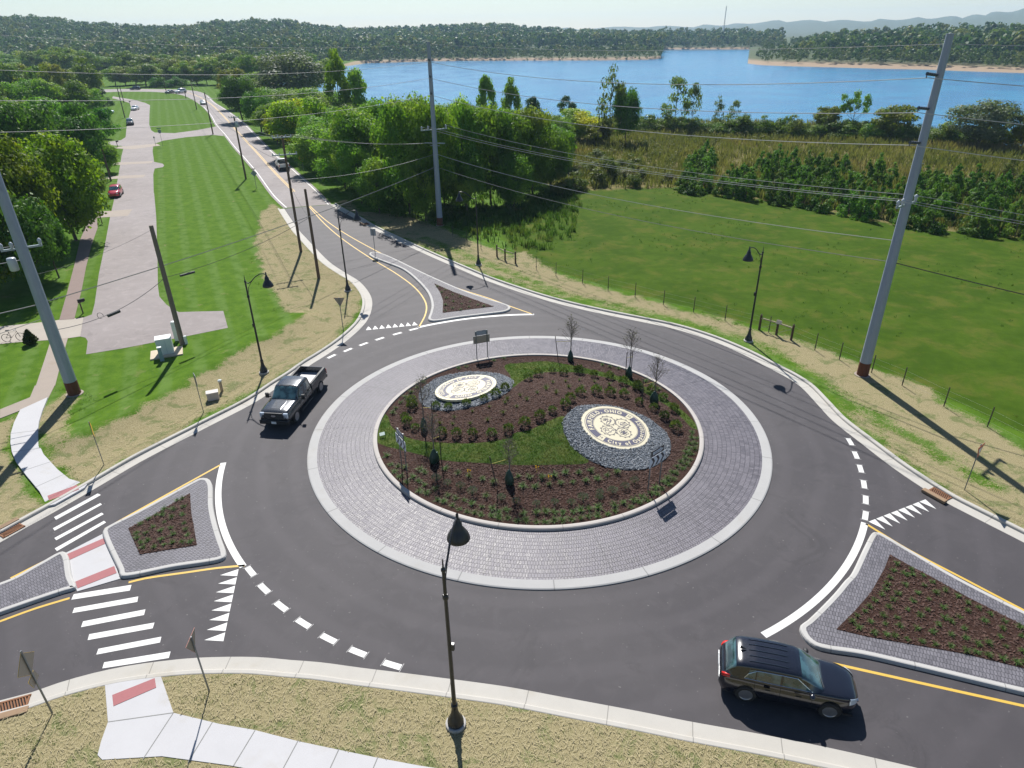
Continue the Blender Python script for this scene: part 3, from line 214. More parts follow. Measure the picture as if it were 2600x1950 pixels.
def spline(pts, step=.7, closed=False):
    P = np.array(pts, float); n = len(P); out = []
    rng = range(n if closed else n-1)
    for i in rng:
        p0 = P[(i-1) % n] if (closed or i > 0) else 2*P[0]-P[1]
        p1 = P[i]; p2 = P[(i+1) % n]; p3 = P[(i+2) % n] if (closed or i+2 < n) else 2*P[-1]-P[-2]
        d1 = max(1e-3, np.linalg.norm(p1-p0))**.5; d2 = max(1e-3, np.linalg.norm(p2-p1))**.5; d3 = max(1e-3, np.linalg.norm(p3-p2))**.5
        k = max(1, int(np.ceil(np.linalg.norm(p2-p1)/step)))
        t0, t1, t2, t3 = 0, d1, d1+d2, d1+d2+d3
        for j in range(k):
            t = t1+(t2-t1)*j/k
            a1 = (t1-t)/(t1-t0)*p0+(t-t0)/(t1-t0)*p1; a2 = (t2-t)/(t2-t1)*p1+(t-t1)/(t2-t1)*p2; a3 = (t3-t)/(t3-t2)*p2+(t-t2)/(t3-t2)*p3
            b1 = (t2-t)/(t2-t0)*a1+(t-t0)/(t2-t0)*a2; b2 = (t3-t)/(t3-t1)*a2+(t-t1)/(t3-t1)*a3
            out.append((t2-t)/(t2-t1)*b1+(t-t1)/(t2-t1)*b2)
    if not closed: out.append(P[-1])
    return np.array(out)
def normals2(P, closed=False):
    P = np.asarray(P, float)
    if closed: T = np.roll(P, -1, 0)-np.roll(P, 1, 0)
    else: T = np.gradient(P, axis=0)
    T /= np.maximum(1e-9, np.linalg.norm(T, axis=1))[:, None]
    return np.stack([T[:, 1], -T[:, 0]], 1)      # right-hand side
def ribbon(name, P, prof, mat, closed=False, parent=None, right=None, uvw=False):
    """prof: list of (offset to the right, z) swept along P."""
    Nn = normals2(P, closed) if right is None else right
    n = len(P); k = len(prof); vs = []
    for o_, z in prof: vs += [(P[i][0]+Nn[i][0]*o_, P[i][1]+Nn[i][1]*o_, z) for i in range(n)]
    fs = []
    for j in range(k-1):
        for i in range(n if closed else n-1):
            i2 = (i+1) % n; fs.append((j*n+i, (j+1)*n+i, (j+1)*n+i2, j*n+i2))
    o = mesh_obj(name, vs, fs, mat, parent)
    me = o.data; uv = me.uv_layers.new(name='UVMap')
    ln = np.concatenate([[0], np.cumsum(np.linalg.norm(np.diff(P, axis=0), axis=1))])
    vi = np.zeros(len(me.loops), np.int32); me.loops.foreach_get('vertex_index', vi)
    U = np.stack([ln[vi % n], np.array([p[0] for p in prof])[vi//n]], 1).astype(np.float32)
    uv.data.foreach_set('uv', U.ravel())
    bm = bmesh.new(); bm.from_mesh(me); bmesh.ops.recalc_face_normals(bm, faces=bm.faces)
    if sum(f.normal.z for f in bm.faces) < 0: bmesh.ops.reverse_faces(bm, faces=bm.faces)
    bm.to_mesh(me); bm.free()
    return o
def sheet(name, poly, z, mat, parent=None, zf=None):
    tri = tessellate_polygon([[Vector((p[0], p[1], 0)) for p in poly]])
    vs = [(p[0], p[1], z if zf is None else zf(p)) for p in poly]; fs = []
    for t in tri:
        a, b, c = [Vector(vs[i][:2]) for i in t]
        fs.append(tuple(t) if (b-a).cross(c-a) > 0 else tuple(reversed(t)))
    return mesh_obj(name, vs, fs, mat, parent)
def sdist(X, Y, poly):
    """signed distance, positive inside"""
    P = np.asarray(poly, float); Q = np.roll(P, -1, 0); d = np.full(X.shape, 1e9); ins = np.zeros(X.shape, bool)
    for (ax, ay), (bx, by) in zip(P, Q):
        ex, ey = bx-ax, by-ay; L2 = ex*ex+ey*ey+1e-12
        t = np.clip(((X-ax)*ex+(Y-ay)*ey)/L2, 0, 1); d = np.minimum(d, (X-ax-t*ex)**2+(Y-ay-t*ey)**2)
        if abs(ey) > 1e-12:
            c = ((ay > Y) != (by > Y)) & (X < ex*(Y-ay)/ey+ax); ins ^= c
    d = np.sqrt(d); return np.where(ins, d, -d)
def ldist(X, Y, line):
    P = np.asarray(line, float); d = np.full(X.shape, 1e9)
    for (ax, ay), (bx, by) in zip(P[:-1], P[1:]):
        ex, ey = bx-ax, by-ay; L2 = ex*ex+ey*ey+1e-12
        t = np.clip(((X-ax)*ex+(Y-ay)*ey)/L2, 0, 1); d = np.minimum(d, (X-ax-t*ex)**2+(Y-ay-t*ey)**2)
    return np.sqrt(d)
def mound(x, y):
    r = math.hypot(x, y); return .15+1.25*(1+math.cos(math.pi*r/10))/2 if r < 10 else 0.0

# ------------------------------------------------------------------ materials
MATS = {}
class NT:
    def __init__(s, name):
        s.m = bpy.data.materials.new(name); s.m.use_nodes = True; s.t = s.m.node_tree; s.t.nodes.clear()
        s.out = s.t.nodes.new('ShaderNodeOutputMaterial')
    def n(s, typ, **kw):
        nd = s.t.nodes.new('ShaderNode'+typ)
        for k, v in kw.items():
            if hasattr(nd, k): setattr(nd, k, v)
            else: s.set(nd.inputs[k.replace('_', ' ')], v)
        return nd
    def set(s, inp, v):
        if isinstance(v, bpy.types.NodeSocket): s.t.links.new(v, inp)
        elif isinstance(v, (tuple, list)) and len(v) == 3 and inp.type == 'RGBA': inp.default_value = (*v, 1)
        else: inp.default_value = v
    def noise(s, scale, detail=4, rough=.6, vec=None, dist=0):
        nd = s.n('TexNoise'); s.set(nd.inputs['Scale'], scale); s.set(nd.inputs['Detail'], detail); s.set(nd.inputs['Roughness'], rough); s.set(nd.inputs['Distortion'], dist)
        if vec is not None: s.set(nd.inputs['Vector'], vec)
        return nd.outputs[0]
    def ramp(s, fac, stops):
        nd = s.n('ValToRGB'); s.set(nd.inputs[0], fac); e = nd.color_ramp.elements
        while len(e) < len(stops): e.new(.5)
        for el, (p, c) in zip(e, stops): el.position = p; el.color = (*c, 1) if len(c) == 3 else c
        return nd.outputs[0]
    def mix(s, fac, a, b, mode='MIX'):
        nd = s.n('Mix', data_type='RGBA', blend_type=mode); s.set(nd.inputs[0], fac); s.set(nd.inputs[6], a); s.set(nd.inputs[7], b); return nd.outputs[2]
    def math(s, op, a, b=0.0, c=None, clamp=False):
        nd = s.n('Math', operation=op, use_clamp=clamp); s.set(nd.inputs[0], a); s.set(nd.inputs[1], b)
        if c is not None: s.set(nd.inputs[2], c)
        return nd.outputs[0]
    def sstep(s, x, a, b):
        nd = s.n('MapRange', interpolation_type='SMOOTHSTEP'); s.set(nd.inputs[0], x); s.set(nd.inputs[1], a); s.set(nd.inputs[2], b); return nd.outputs[0]
    def bump(s, h, strength=.3, dist=.02):
        nd = s.n('Bump'); s.set(nd.inputs['Strength'], strength); s.set(nd.inputs['Distance'], dist); s.set(nd.inputs['Height'], h); return nd.outputs[0]
    def pos(s): return s.n('NewGeometry').outputs['Position']
    def bsdf(s, color, rough=.6, metal=0.0, normal=None, spec=.5, coat=0, **kw):
        b = s.n('BsdfPrincipled'); s.set(b.inputs['Base Color'], color); s.set(b.inputs['Roughness'], rough); s.set(b.inputs['Metallic'], metal)
        s.set(b.inputs['Specular IOR Level'], spec); s.set(b.inputs['Coat Weight'], coat); s.set(b.inputs['Coat Roughness'], .05)
        if normal is not None: s.set(b.inputs['Normal'], normal)
        for k, v in kw.items(): s.set(b.inputs[k.replace('_', ' ')], v)
        s.t.links.new(b.outputs[0], s.out.inputs[0]); return b
def mat(name, color, rough=.6, metal=0, var=.12, scale=6, bump=0.0, spec=.5, coat=0):
    if name in MATS: return MATS[name]
    t = NT(name); n = t.noise(scale, 5, .65, t.pos())
    c = t.mix(n, tuple(max(0, x*(1-var)) for x in color), tuple(min(1, x*(1+var)) for x in color))
    nb = t.bump(t.noise(scale*6, 3, .6, t.pos()), bump, .01) if bump else None
    t.bsdf(c, rough, metal, nb, spec, coat); MATS[name] = t.m; return t.m
def mat_asphalt(name, c0, c1, fine=1.0, rough=.75, streak=True):
    t = NT(name); p = t.pos()
    big = t.noise(.12, 4, .55, p); fineN = t.noise(38, 3, .7, p); mid = t.noise(1.1, 5, .65, p, .6)
    col = t.mix(t.sstep(big, .3, .7), c0, c1)
    col = t.mix(t.math('MULTIPLY', t.sstep(mid, .45, .75), .45), col, tuple(x*1.35 for x in c1))
    if streak:   # polished wheel tracks round the circle
        sep = t.n('SeparateXYZ'); t.set(sep.inputs[0], p)
        r2 = t.math('SQRT', t.math('ADD', t.math('MULTIPLY', sep.outputs[0], sep.outputs[0]), t.math('MULTIPLY', sep.outputs[1], sep.outputs[1])))
        w = t.math('SINE', t.math('MULTIPLY', t.math('ADD', r2, t.math('MULTIPLY', big, 1.2)), 3.4))
        col = t.mix(t.math('MULTIPLY', t.sstep(w, .0, 1.0), .26), col, tuple(x*1.5 for x in c1))
    col = t.mix(t.math('MULTIPLY', t.sstep(t.noise(.33, 6, .75, p, 1.2), .54, .68), .45), col, tuple(x*.66 for x in c0))
    sp = t.sstep(fineN, .55, .8)
    col = t.mix(t.math('MULTIPLY', sp, .35*fine), col, tuple(min(1, x*2.3) for x in c1))
    sep2 = t.noise(7.0, 2, .5, p); col = t.mix(t.math('MULTIPLY', t.sstep(sep2, .70, .76), .5), col, (.20, .19, .18))
    t.bsdf(col, rough, 0, t.bump(fineN, .25, .01), .5); return t.m
def mat_concrete(name, col, var=.13, joint=0.0, rough=.8):
    t = NT(name); p = t.pos()
    a = t.noise(.9, 5, .65, p); f = t.noise(25, 3, .6, p)
    c = t.mix(a, tuple(x*(1-var) for x in col), tuple(min(1, x*(1+var*.6)) for x in col))
    stain = t.sstep(t.noise(.35, 4, .7, p), .56, .72); c = t.mix(t.math('MULTIPLY', stain, .35), c, (col[0]*.78, col[1]*.72, col[2]*.60))
    c = t.mix(t.math('MULTIPLY', t.sstep(f, .5, .8), .15), c, tuple(x*.75 for x in col))
    if joint:
        uv = t.n('UVMap').outputs[0]; sep = t.n('SeparateXYZ'); t.set(sep.inputs[0], uv)
        m_ = t.math('ABSOLUTE', t.math('SUBTRACT', t.math('FRACT', t.math('DIVIDE', sep.outputs[0], joint)), .5))
        c = t.mix(t.math('MULTIPLY', t.sstep(m_, .492, .497), .65), c, tuple(x*.3 for x in col))
    t.bsdf(c, rough, 0, t.bump(f, .15, .006), .4); return t.m
def mat_leaf(name, c0, c1, c2=None, trans=.35, scale=.9, rough=.55, rnd=.35):
    """leaves: two hues mixed clump by clump, some light through them"""
    t = NT(name); p = t.pos(); oi = t.n('ObjectInfo')
    n1 = t.noise(scale, 3, .6, p); n2 = t.noise(scale*7, 2, .6, p)
    c = t.mix(t.sstep(t.math('ADD', t.math('MULTIPLY', n1, .7), t.math('MULTIPLY', n2, .3)), .36, .66), c0, c1)
    if c2: c = t.mix(t.math('MULTIPLY', t.sstep(t.noise(scale*.55, 3, .6, p, .3), .50, .70), .85), c, c2)
    hsv = t.n('HueSaturation'); t.set(hsv.inputs['Color'], c)
    t.set(hsv.inputs['Value'], t.math('ADD', 1-rnd/2, t.math('MULTIPLY', oi.outputs['Random'], rnd)))
    t.set(hsv.inputs['Hue'], t.math('ADD', .488, t.math('MULTIPLY', oi.outputs['Random'], .024)))
    col = hsv.outputs[0]
    b = t.n('BsdfPrincipled'); t.set(b.inputs['Base Color'], col); t.set(b.inputs['Roughness'], rough); t.set(b.inputs['Specular IOR Level'], .16)
    tr = t.n('BsdfTranslucent'); bc = t.n('BrightContrast'); t.set(tr.inputs[0], t.mix(1.0, col, (1.25, 1.3, .55), 'MULTIPLY'))
    mx = t.n('MixShader'); t.set(mx.inputs[0], trans); t.t.links.new(b.outputs[0], mx.inputs[1]); t.t.links.new(tr.outputs[0], mx.inputs[2])
    t.t.links.new(mx.outputs[0], t.out.inputs[0]); return t.m
# ------------------------------------------------------------------ ground sheet
GX = lambda f: [p for p in L[f]]
E1 = spline(L['E1']+[[-28.5, -12.6], [-33.5, -22.0], [-40, -34]], .7)
E2 = spline([[-40, -29.5], [-33, -25.2], [-26.5, -21.9]]+L['E2']+[[25, -26.5], [45, -33]], .7)
E3 = spline([[40, -41], [31.5, -26], [26.5, -17.6]]+L['E3'], .7)
STRAWS = [[-60, -45], [-60, -40]]+[list(p) for p in E2[::4]]+[[50, -45]]
# meadow / pasture / lake outlines in metres
PASTURE = [[-1, 37.5], [2, 31.5], [8, 25.5], [13, 21], [18, 16.5], [22, 11.5], [26, 5.5], [29, -1], [33, -9], [38, -20], [140, -30], [120, 40], [62, 37], [47, 46.2], [37.4, 59.0], [30, 66], [23, 71.5], [8.2, 70.5], [2, 64], [-4, 52]]
MEADOW = L['meadow']
NEARSHORE = L['shore']
LAKE = NEARSHORE+[[260, 60], [900, 60], [900, 900], [-100, 900], [-160, 420]]
FRONT = L['front']
def fbm(x, y, s, seed=0):
    """cheap smooth value noise for outlines"""
    r = np.random.RandomState(seed); v = np.zeros(np.shape(x)); a = 1.0
    for k in range(4):
        ph = r.rand(6)*6.28; f = s*2.0**k
        v = v+a*(np.sin(x*f+ph[0]+1.7*np.sin(y*f*.6+ph[1]))*np.sin(y*f*1.1+ph[2]+1.3*np.sin(x*f*.7+ph[3]))); a *= .55
    return v*.55
def masks(x, y):
    x = np.asarray(x, float); y = np.asarray(y, float)
    w = fbm(x, y, .9, 3)*.55
    ramp_ = lambda d, s: np.clip(.5+(d+w)/s, 0, 1)
    st = np.maximum(ramp_(sdist(x, y, L['strawL']), 2.2), ramp_(sdist(x, y, L['strawR']), 2.6))
    st = np.maximum(st, ramp_(sdist(x, y, L['strawW']), 1.2)*.8)
    st = np.maximum(st, ramp_(sdist(x, y, STRAWS), 1.0)*.84)
    gr = np.exp(-(ldist(x, y, L['greenR'])/1.5)**2); st = st*(1-.55*gr)
    st = st*(1-.25*np.exp(-(ldist(x, y, L['bermL'])/1.0)**2))
    pa = ramp_(sdist(x, y, PASTURE), 3.0)
    me = ramp_(sdist(x, y, MEADOW), 5.0)
    sh = np.clip(.5-(sdist(x, y, LAKE)*-1-3)/6, 0, 1)
    return np.stack([st, pa, me, sh], 1)
def gz(x, y):
    d = sdist(x, y, LAKE); z = -np.clip((d+2)/7, 0, 1)*5.0
    b = np.exp(-(ldist(x, y, L['bermL'])/1.3)**2)*.35
    return z+b
def axis(lo, hi, a, b, step, grow=1.05):
    c = list(np.arange(a, b+1e-6, step)); s = step; q = b
    while q < hi: s *= grow; q += s; c.append(q)
    s = step; q = a; pre = []
    while q > lo: s *= grow; q -= s; pre.append(q)
    return np.array(pre[::-1]+c)
ax = axis(-1100, 700, -46, 46, .4, 1.06); ay = axis(-50, 760, -30, 76, .4, 1.06)
XX, YY = np.meshgrid(ax, ay); XF, YF = XX.ravel(), YY.ravel()
MK = masks(XF, YF); ZF = gz(XF, YF)

def mat_ground():
    t = NT('ground'); p = t.pos(); at = t.n('Attribute', attribute_name='mask'); sp = t.n('SeparateColor'); t.set(sp.inputs[0], at.outputs['Color'])
    straw, past, mead, sand = sp.outputs[0], sp.outputs[1], sp.outputs[2], at.outputs['Alpha']
    big = t.noise(.16, 4, .6, p); mid = t.noise(.9, 5, .65, p); fine = t.noise(9, 4, .7, p); vf = t.noise(34, 3, .75, p)
    sepp = t.n('SeparateXYZ'); t.set(sepp.inputs[0], p)
    # mown lawn with faint mower stripes
    lawn = t.mix(t.sstep(t.math('ADD', t.math('MULTIPLY', mid, .6), t.math('MULTIPLY', fine, .4)), .35, .65), (.050, .112, .008), (.090, .165, .016))
    stripe = t.math('SINE', t.math('MULTIPLY', t.math('ADD', t.math('MULTIPLY', sepp.outputs[0], .91), t.math('MULTIPLY', sepp.outputs[1], .42)), 2.6))
    lawn = t.mix(t.math('MULTIPLY', t.math('MULTIPLY', t.sstep(stripe, -.1, .9), t.sstep(mid, .3, .6)), .30), lawn, (.135, .205, .075))
    lawn = t.mix(t.math('MULTIPLY', t.sstep(t.noise(.55, 5, .75, p, .5), .60, .72), .6), lawn, (.20, .18, .085))
    pas = t.mix(t.sstep(t.math('ADD', t.math('MULTIPLY', big, .5), t.math('MULTIPLY', mid, .5)), .38, .62), (.036, .074, .005), (.056, .100, .008))
    pas = t.mix(t.math('MULTIPLY', t.sstep(t.noise(.32, 5, .7, p, .4), .48, .66), .6), pas, (.100, .105, .020))
    pas = t.mix(t.math('MULTIPLY', t.sstep(fine, .5, .75), .55), pas, (.024, .055, .011))
    pas = t.mix(t.math('MULTIPLY', t.sstep(vf, .55, .8), .35), pas, (.095, .135, .024))
    md = t.mix(t.sstep(mid, .35, .65), (.115, .11, .035), (.20, .16, .075)); md = t.mix(t.sstep(fine, .45, .7), md, (.065, .075, .022))
    stc = t.mix(t.sstep(vf, .36, .62), (.135, .11, .05), (.36, .315, .185)); stc = t.mix(t.math('MULTIPLY', t.sstep(fine, .55, .75), .6), stc, (.125, .105, .045))
    grn = t.mix(fine, (.06, .105, .026), (.105, .14, .045))
    stc = t.mix(t.math('MULTIPLY', t.sstep(t.noise(.75, 6, .72, p, .7), .50, .63), .62), stc, grn)
    g1 = t.math('SUBTRACT', mid, .5); edge = t.math('ADD', t.math('MULTIPLY', g1, .7), t.math('MULTIPLY', t.math('SUBTRACT', fine, .5), .9))
    base = t.mix(t.sstep(t.math('ADD', past, edge), .4, .6), lawn, pas)
    base = t.mix(t.sstep(t.math('ADD', mead, edge), .4, .6), base, md)
    base = t.mix(t.sstep(t.math('ADD', straw, edge), .38, .62), base, stc)
    base = t.mix(t.sstep(sand, .5, .7), base, (.33, .26, .17))
    h = t.math('ADD', t.math('MULTIPLY', fine, .6), t.math('MULTIPLY', vf, .4))
    t.bsdf(base, .9, 0, t.bump(h, .22, .02), .04); return t.m
M_GROUND = mat_ground()
def set_mask(o, mk):
    a = o.data.color_attributes.new('mask', 'FLOAT_COLOR', 'POINT'); a.data.foreach_set('color', np.asarray(mk, np.float32).ravel())
nx, ny = len(ax), len(ay)
me = bpy.data.meshes.new('ground'); me.vertices.add(nx*ny); me.vertices.foreach_set('co', np.stack([XF, YF, ZF], 1).astype(np.float32).ravel())
ii = (np.arange(ny-1)[:, None]*nx+np.arange(nx-1)[None]).ravel(); q = np.stack([ii, ii+1, ii+nx+1, ii+nx], 1).astype(np.int32)
me.loops.add(q.size); me.loops.foreach_set('vertex_index', q.ravel()); me.polygons.add(len(q)); me.polygons.foreach_set('loop_start', np.arange(0, q.size, 4, dtype=np.int32))
me.polygons.foreach_set('use_smooth', [True]*len(q)); me.materials.append(M_GROUND); me.update(calc_edges=True)
ground = tag(link('ground', me), kind='structure'); set_mask(ground, MK)

# ------------------------------------------------------------------ roads
M_ASPH = mat_asphalt('asphalt', (.032, .028, .033), (.045, .040, .044))
M_OLD = mat_asphalt('old_asphalt', (.19, .165, .160), (.235, .21, .205), .4, .85, False)
M_LANE = mat_asphalt('lane_asphalt', (.205, .178, .170), (.245, .215, .206), .3, .85, False)
M_CONC = mat_concrete('kerb_concrete', (.43, .41, .37), joint=3.0)
M_CONCP = mat_concrete('plain_concrete', (.40, .385, .36))
M_WALK = mat_concrete('new_walk', (.455, .45, .455), .09)
M_OLDWALK = mat_concrete('old_walk', (.30, .25, .205), .12)
M_WHITE = mat('road_white', (.62, .615, .59), .6, 0, .10, 3)
M_YEL = mat('road_yellow', (.56, .36, .05), .6, 0, .10, 3)
M_RED = mat('tactile_red', (.30, .095, .10), .7, 0, .10, 4, .3)
S = lambda o: tag(o, kind='structure')
road = [list(p) for p in E1]+[list(p) for p in E2]+[list(p) for p in E3]
S(sheet('road', road, .006, M_ASPH))
oldp = spline(L['oldL'], 6); oldq = spline(L['oldR'], 6)
S(sheet('old_road', [list(p) for p in oldp]+[list(p) for p in oldq[::-1]], .016, M_OLD))
S(sheet('lane', [list(p) for p in FRONT], .012, M_LANE))
S(sheet('driveway', L['drive'], .02, mat_concrete('drive_concrete', (.36, .32, .27))))
for dv in ([[-84.6, 119.5], [-80.6, 124.6], [-82.8, 127.6], [-92, 122.5]], [[-78.2, 99.2], [-71.5, 100.8], [-72.4, 103.4], [-79.5, 102.2]], [[-73, 84.5], [-66.0, 86.0], [-66.8, 88.6], [-74, 87.4]], [[-63.5, 55.5], [-54.5, 57.5], [-55.8, 61.5], [-66, 58.5]]):
    S(sheet('driveway', dv, .02, M_OLDWALK))
for k, (e, n_) in enumerate(((E1, 'gutter'), (E2, 'gutter'), (E3, 'gutter'))):
    S(ribbon('gutter', e, [(-.03, .010), (.62, .012)], M_CONC))
    S(ribbon('kerb', e, [(.60, .0), (.62, .10), (.655, .135), (.69, .145), (.83, .145), (.86, .13), (.87, .0)], M_CONC))
    Nn = normals2(e); W_ = 2.6
    prof = [(.865, .125), (1.5, .10), (W_, -.03)] if k != 1 else [(.865, .125)]+[(1.4+.7*j, .12) for j in range(22)]
    o = ribbon('verge', e, prof, M_GROUND); n_e = len(e)
    vv = np.concatenate([e+Nn*of for of, _ in prof]); set_mask(o, masks(vv[:, 0], vv[:, 1])); S(o)
# footpaths (slabs with scored joints)
def slab(name, poly, top, m, joints=()):
    o = MB(); o.prism(poly, -.02, top); o = o.build(name, m); S(o); return o
slab('footpath', L['walkold'], .035, M_OLDWALK)
slab('footpath', L['walknew'], .115, M_WALK)
slab('footpath', L['walkS'], .14, M_WALK)
slab('footpath', L['walkshade'], .03, mat_concrete('brick_walk', (.20, .145, .125), .2))
JM = mat('joint_dark', (.20, .20, .19), .9)
def joints(pairs, z, w=.035):
    b = MB()
    for p, q_ in pairs:
        p, q_ = np.array(p), np.array(q_); d = q_-p; n_ = np.array([-d[1], d[0]])/np.linalg.norm(d)*w/2
        b.add([(*(p+n_), z), (*(p-n_), z), (*(q_-n_), z), (*(q_+n_), z)], [(0, 1, 2, 3)])
    S(b.build('path_joint', JM))
wS = L['walkS']
joints([(wS[3], wS[19]), (wS[3], (-14.35, -21.62)), ((-12.5, -20.25), (-12.75, -21.75)), ((-10.85, -20.6), (-11.15, -21.9)), ((-9.2, -21.0), (-9.5, -22.3)), ((-7.7, -21.35), (-7.95, -22.5)), ((-6.3, -21.65), (-6.5, -22.5))], .1435)
joints([((-33.0, -.1), (-31.3, .3)), ((-31.5, -2.2), (-30.0, -1.8)), ((-29.6, -4.2), (-28.4, -3.2)), ((-27.9, -5.8), (-27.0, -4.6))], .1185)
def tactile(poly, z):
    o = MB().prism(poly, z-.02, z).build('tactile_paving', M_RED); S(o)
tactile(L['tactNW'], .128); tactile(L['tactS'], .153)
# painted markings
def stripe(name, pts, w, z, m, dash=None, step=.6):
    P = spline(pts, step); S(ribbon(name, P, [(-w/2, z), (w/2, z)], m))
ZM = .0105
for y_ in L['yel']: stripe('lane_line', [p for i, p in enumerate(y_) if i == 0 or math.dist(p, y_[i-1]) > .6], .13, ZM, M_YEL)
oy = spline(L['oldyel'], 4)
for of in (-.14, .14): S(ribbon('lane_line', oy+normals2(oy)*of, [(-.07, .021), (.07, .021)], mat('old_yellow', (.60, .40, .12), .7)))
for P_, s_ in ((oldp, -1), (oldq, 1)): S(ribbon('lane_line', P_+normals2(P_)*s_*-.45*-1*(1 if s_ < 0 else 1)*.0+normals2(P_)*(-.4 if s_ < 0 else .4)*-1*(-1), [(-.07, .021), (.07, .021)], M_WHITE)) if False else None
for P_, of in ((spline(L['oldL'][:9], 4), -.45), (spline(L['oldR'][:9], 4), .45)): S(ribbon('lane_line', P_+normals2(P_)*of*-1, [(-.07, .021), (.07, .021)], M_WHITE))
RI = 18.72
def arc(a0, a1, r0, r1, z, name, m, n=24, off=0):
    a = np.linspace(a0, a1, n); v = [(r0*math.cos(t), r0*math.sin(t), z) for t in a]+[(r1*math.cos(t), r1*math.sin(t), z) for t in a]
    f = [(i, n+i, n+i+1, i+1) if a1 > a0 else (i+1, n+i+1, n+i, i) for i in range(n-1)]
    return S(mesh_obj(name, v, f, m))
ang = lambda p: math.atan2(p[1], p[0])
for ws in L['white']:
    a0, a1 = ang(ws[0]), ang(ws[-1])
    if a1-a0 > math.pi: a0 += 2*math.pi
    if a0-a1 > math.pi: a1 += 2*math.pi
    arc(min(a0, a1), max(a0, a1), RI-.16, RI+.16, ZM, 'edge_line', M_WHITE, 40)
for gdash in L['dash']:
    for p in gdash:
        a = ang(p); h = .37/RI; r_ = math.hypot(*p); arc(a-h, a+h, r_-.135, r_+.135, ZM, 'edge_dash', M_WHITE, 4)
for b0, b1, apex in L['tri']:
    b0, b1 = np.array(b0), np.array(b1); d = (b1-b0)/8; w = d*.86; off = np.array(apex)-b0-w/2
    nrm = np.array([-d[1], d[0]])/np.linalg.norm(d); hgt = .78*(1 if off@nrm > 0 else -1)
    for k in range(8):
        p = b0+d*k; pp = [(*p, ZM), (*(p+w), ZM), (*(p+w/2+nrm*hgt), ZM)]
        if (w[0]*(nrm*hgt)[1]-w[1]*(nrm*hgt)[0]) < 0: pp = pp[::-1]
        S(mesh_obj('yield_triangle', pp, [(0, 1, 2)], M_WHITE))
for bar in L['barsN']+L['barsS']: S(sheet('crossing_bar', bar, ZM, M_WHITE))
# small survey ticks of paint beside the dashes
b = MB()
for gdash in L['dash']:
    for p in gdash:
        a = ang(p); r_ = math.hypot(*p)
        for da in (-.41, .41):
            t_ = a+da/RI; b.add([((r_+o_)*math.cos(t_+s_/RI), (r_+o_)*math.sin(t_+s_/RI), ZM) for o_, s_ in ((-.2, -.012), (.2, -.012), (.2, .012), (-.2, .012))], [(0, 1, 2, 3)])
S(b.build('paint_tick', mat('tick', (.42, .41, .40), .8)))

# ------------------------------------------------------------------ pavers
def mat_paver(name, col, bw=.125, rh=.26, gloss=.30, joint=0.0):
    t = NT(name); uv = t.n('UVMap').outputs[0]; p = t.pos()
    br = t.n('TexBrick'); br.offset = .5
    t.set(br.inputs['Vector'], uv)
    for k, v in (('Color1', (0, 0, 0)), ('Color2', (1, 1, 1)), ('Mortar', (.5, .5, .5)), ('Scale', 1.0), ('Mortar Size', .011), ('Mortar Smooth', .15), ('Bias', 0.0), ('Brick Width', bw), ('Row Height', rh)): t.set(br.inputs[k], v)
    val = br.outputs['Color']; mort = br.outputs['Fac']
    big = t.noise(.5, 4, .65, p); f = t.noise(14, 4, .7, p)
    c = t.mix(val, tuple(x*.78 for x in col), tuple(x*1.22 for x in col))
    c = t.mix(t.math('MULTIPLY', t.sstep(big, .4, .7), .45), c, tuple(x*1.35 for x in col))
    c = t.mix(t.math('MULTIPLY', t.sstep(f, .5, .75), .4), c, tuple(x*.62 for x in col))
    c = t.mix(t.math('MULTIPLY', mort, .75), c, tuple(x*.33 for x in col))
    h = t.math('SUBTRACT', t.math('ADD', t.math('MULTIPLY', f, .8), t.math('MULTIPLY', val, .5)), t.math('MULTIPLY', mort, 1.3))
    if joint:
        sep = t.n('SeparateXYZ'); t.set(sep.inputs[0], uv); m_ = t.math('ABSOLUTE', t.math('SUBTRACT', t.math('FRACT', t.math('DIVIDE', sep.outputs[0], joint)), .5))
        jf = t.sstep(m_, .495, .498); c = t.mix(t.math('MULTIPLY', jf, .8), c, tuple(x*.35 for x in col))
    rough = t.math('ADD', gloss, t.math('MULTIPLY', val, .16))
    t.bsdf(c, rough, 0, t.bump(h, .9, .022), .22); return t.m
M_APRON = mat_paver('apron_pavers', (.140, .130, .148), joint=2*math.pi*11.7/14)
M_PAVE = mat_paver('island_pavers', (.142, .136, .152), .12, .24, .42)
def annulus(name, prof, m, n=240, uvr=11.7, parent=None):
    vs = []; uvs = []
    for r_, z in prof:
        for i in range(n+1):
            a = 2*math.pi*i/n; vs.append((r_*math.cos(a), r_*math.sin(a), z)); uvs.append((a*uvr, r_))
    fs = [(j*(n+1)+i, j*(n+1)+i+1, (j+1)*(n+1)+i+1, (j+1)*(n+1)+i) for j in range(len(prof)-1) for i in range(n)]
    if prof[0][0] < prof[-1][0]: fs = [f[::-1] for f in fs]
    o = mesh_obj(name, vs, fs, m, parent); uv = o.data.uv_layers.new(name='UVMap')
    vi = np.zeros(len(o.data.loops), np.int32); o.data.loops.foreach_get('vertex_index', vi)
    uv.data.foreach_set('uv', np.array(uvs, np.float32)[vi].ravel()); return o
RO = 13.96
S(annulus('apron_kerb', [(RO+.01, -.01), (RO, .05), (RO-.06, .075), (RO-.56, .085)], mat_concrete('apron_concrete', (.38, .375, .365), joint=4.4), uvr=RO))
S(annulus('apron', [(RO-.56, .082), (12, .11), (10.05, .14)], M_APRON))
S(annulus('island_kerb', [(10.16, .10), (10.14, .25), (10.09, .285), (9.98, .295), (9.88, .285), (9.86, .05)], mat_concrete('island_concrete', (.42, .39, .36), joint=3.2), uvr=10))

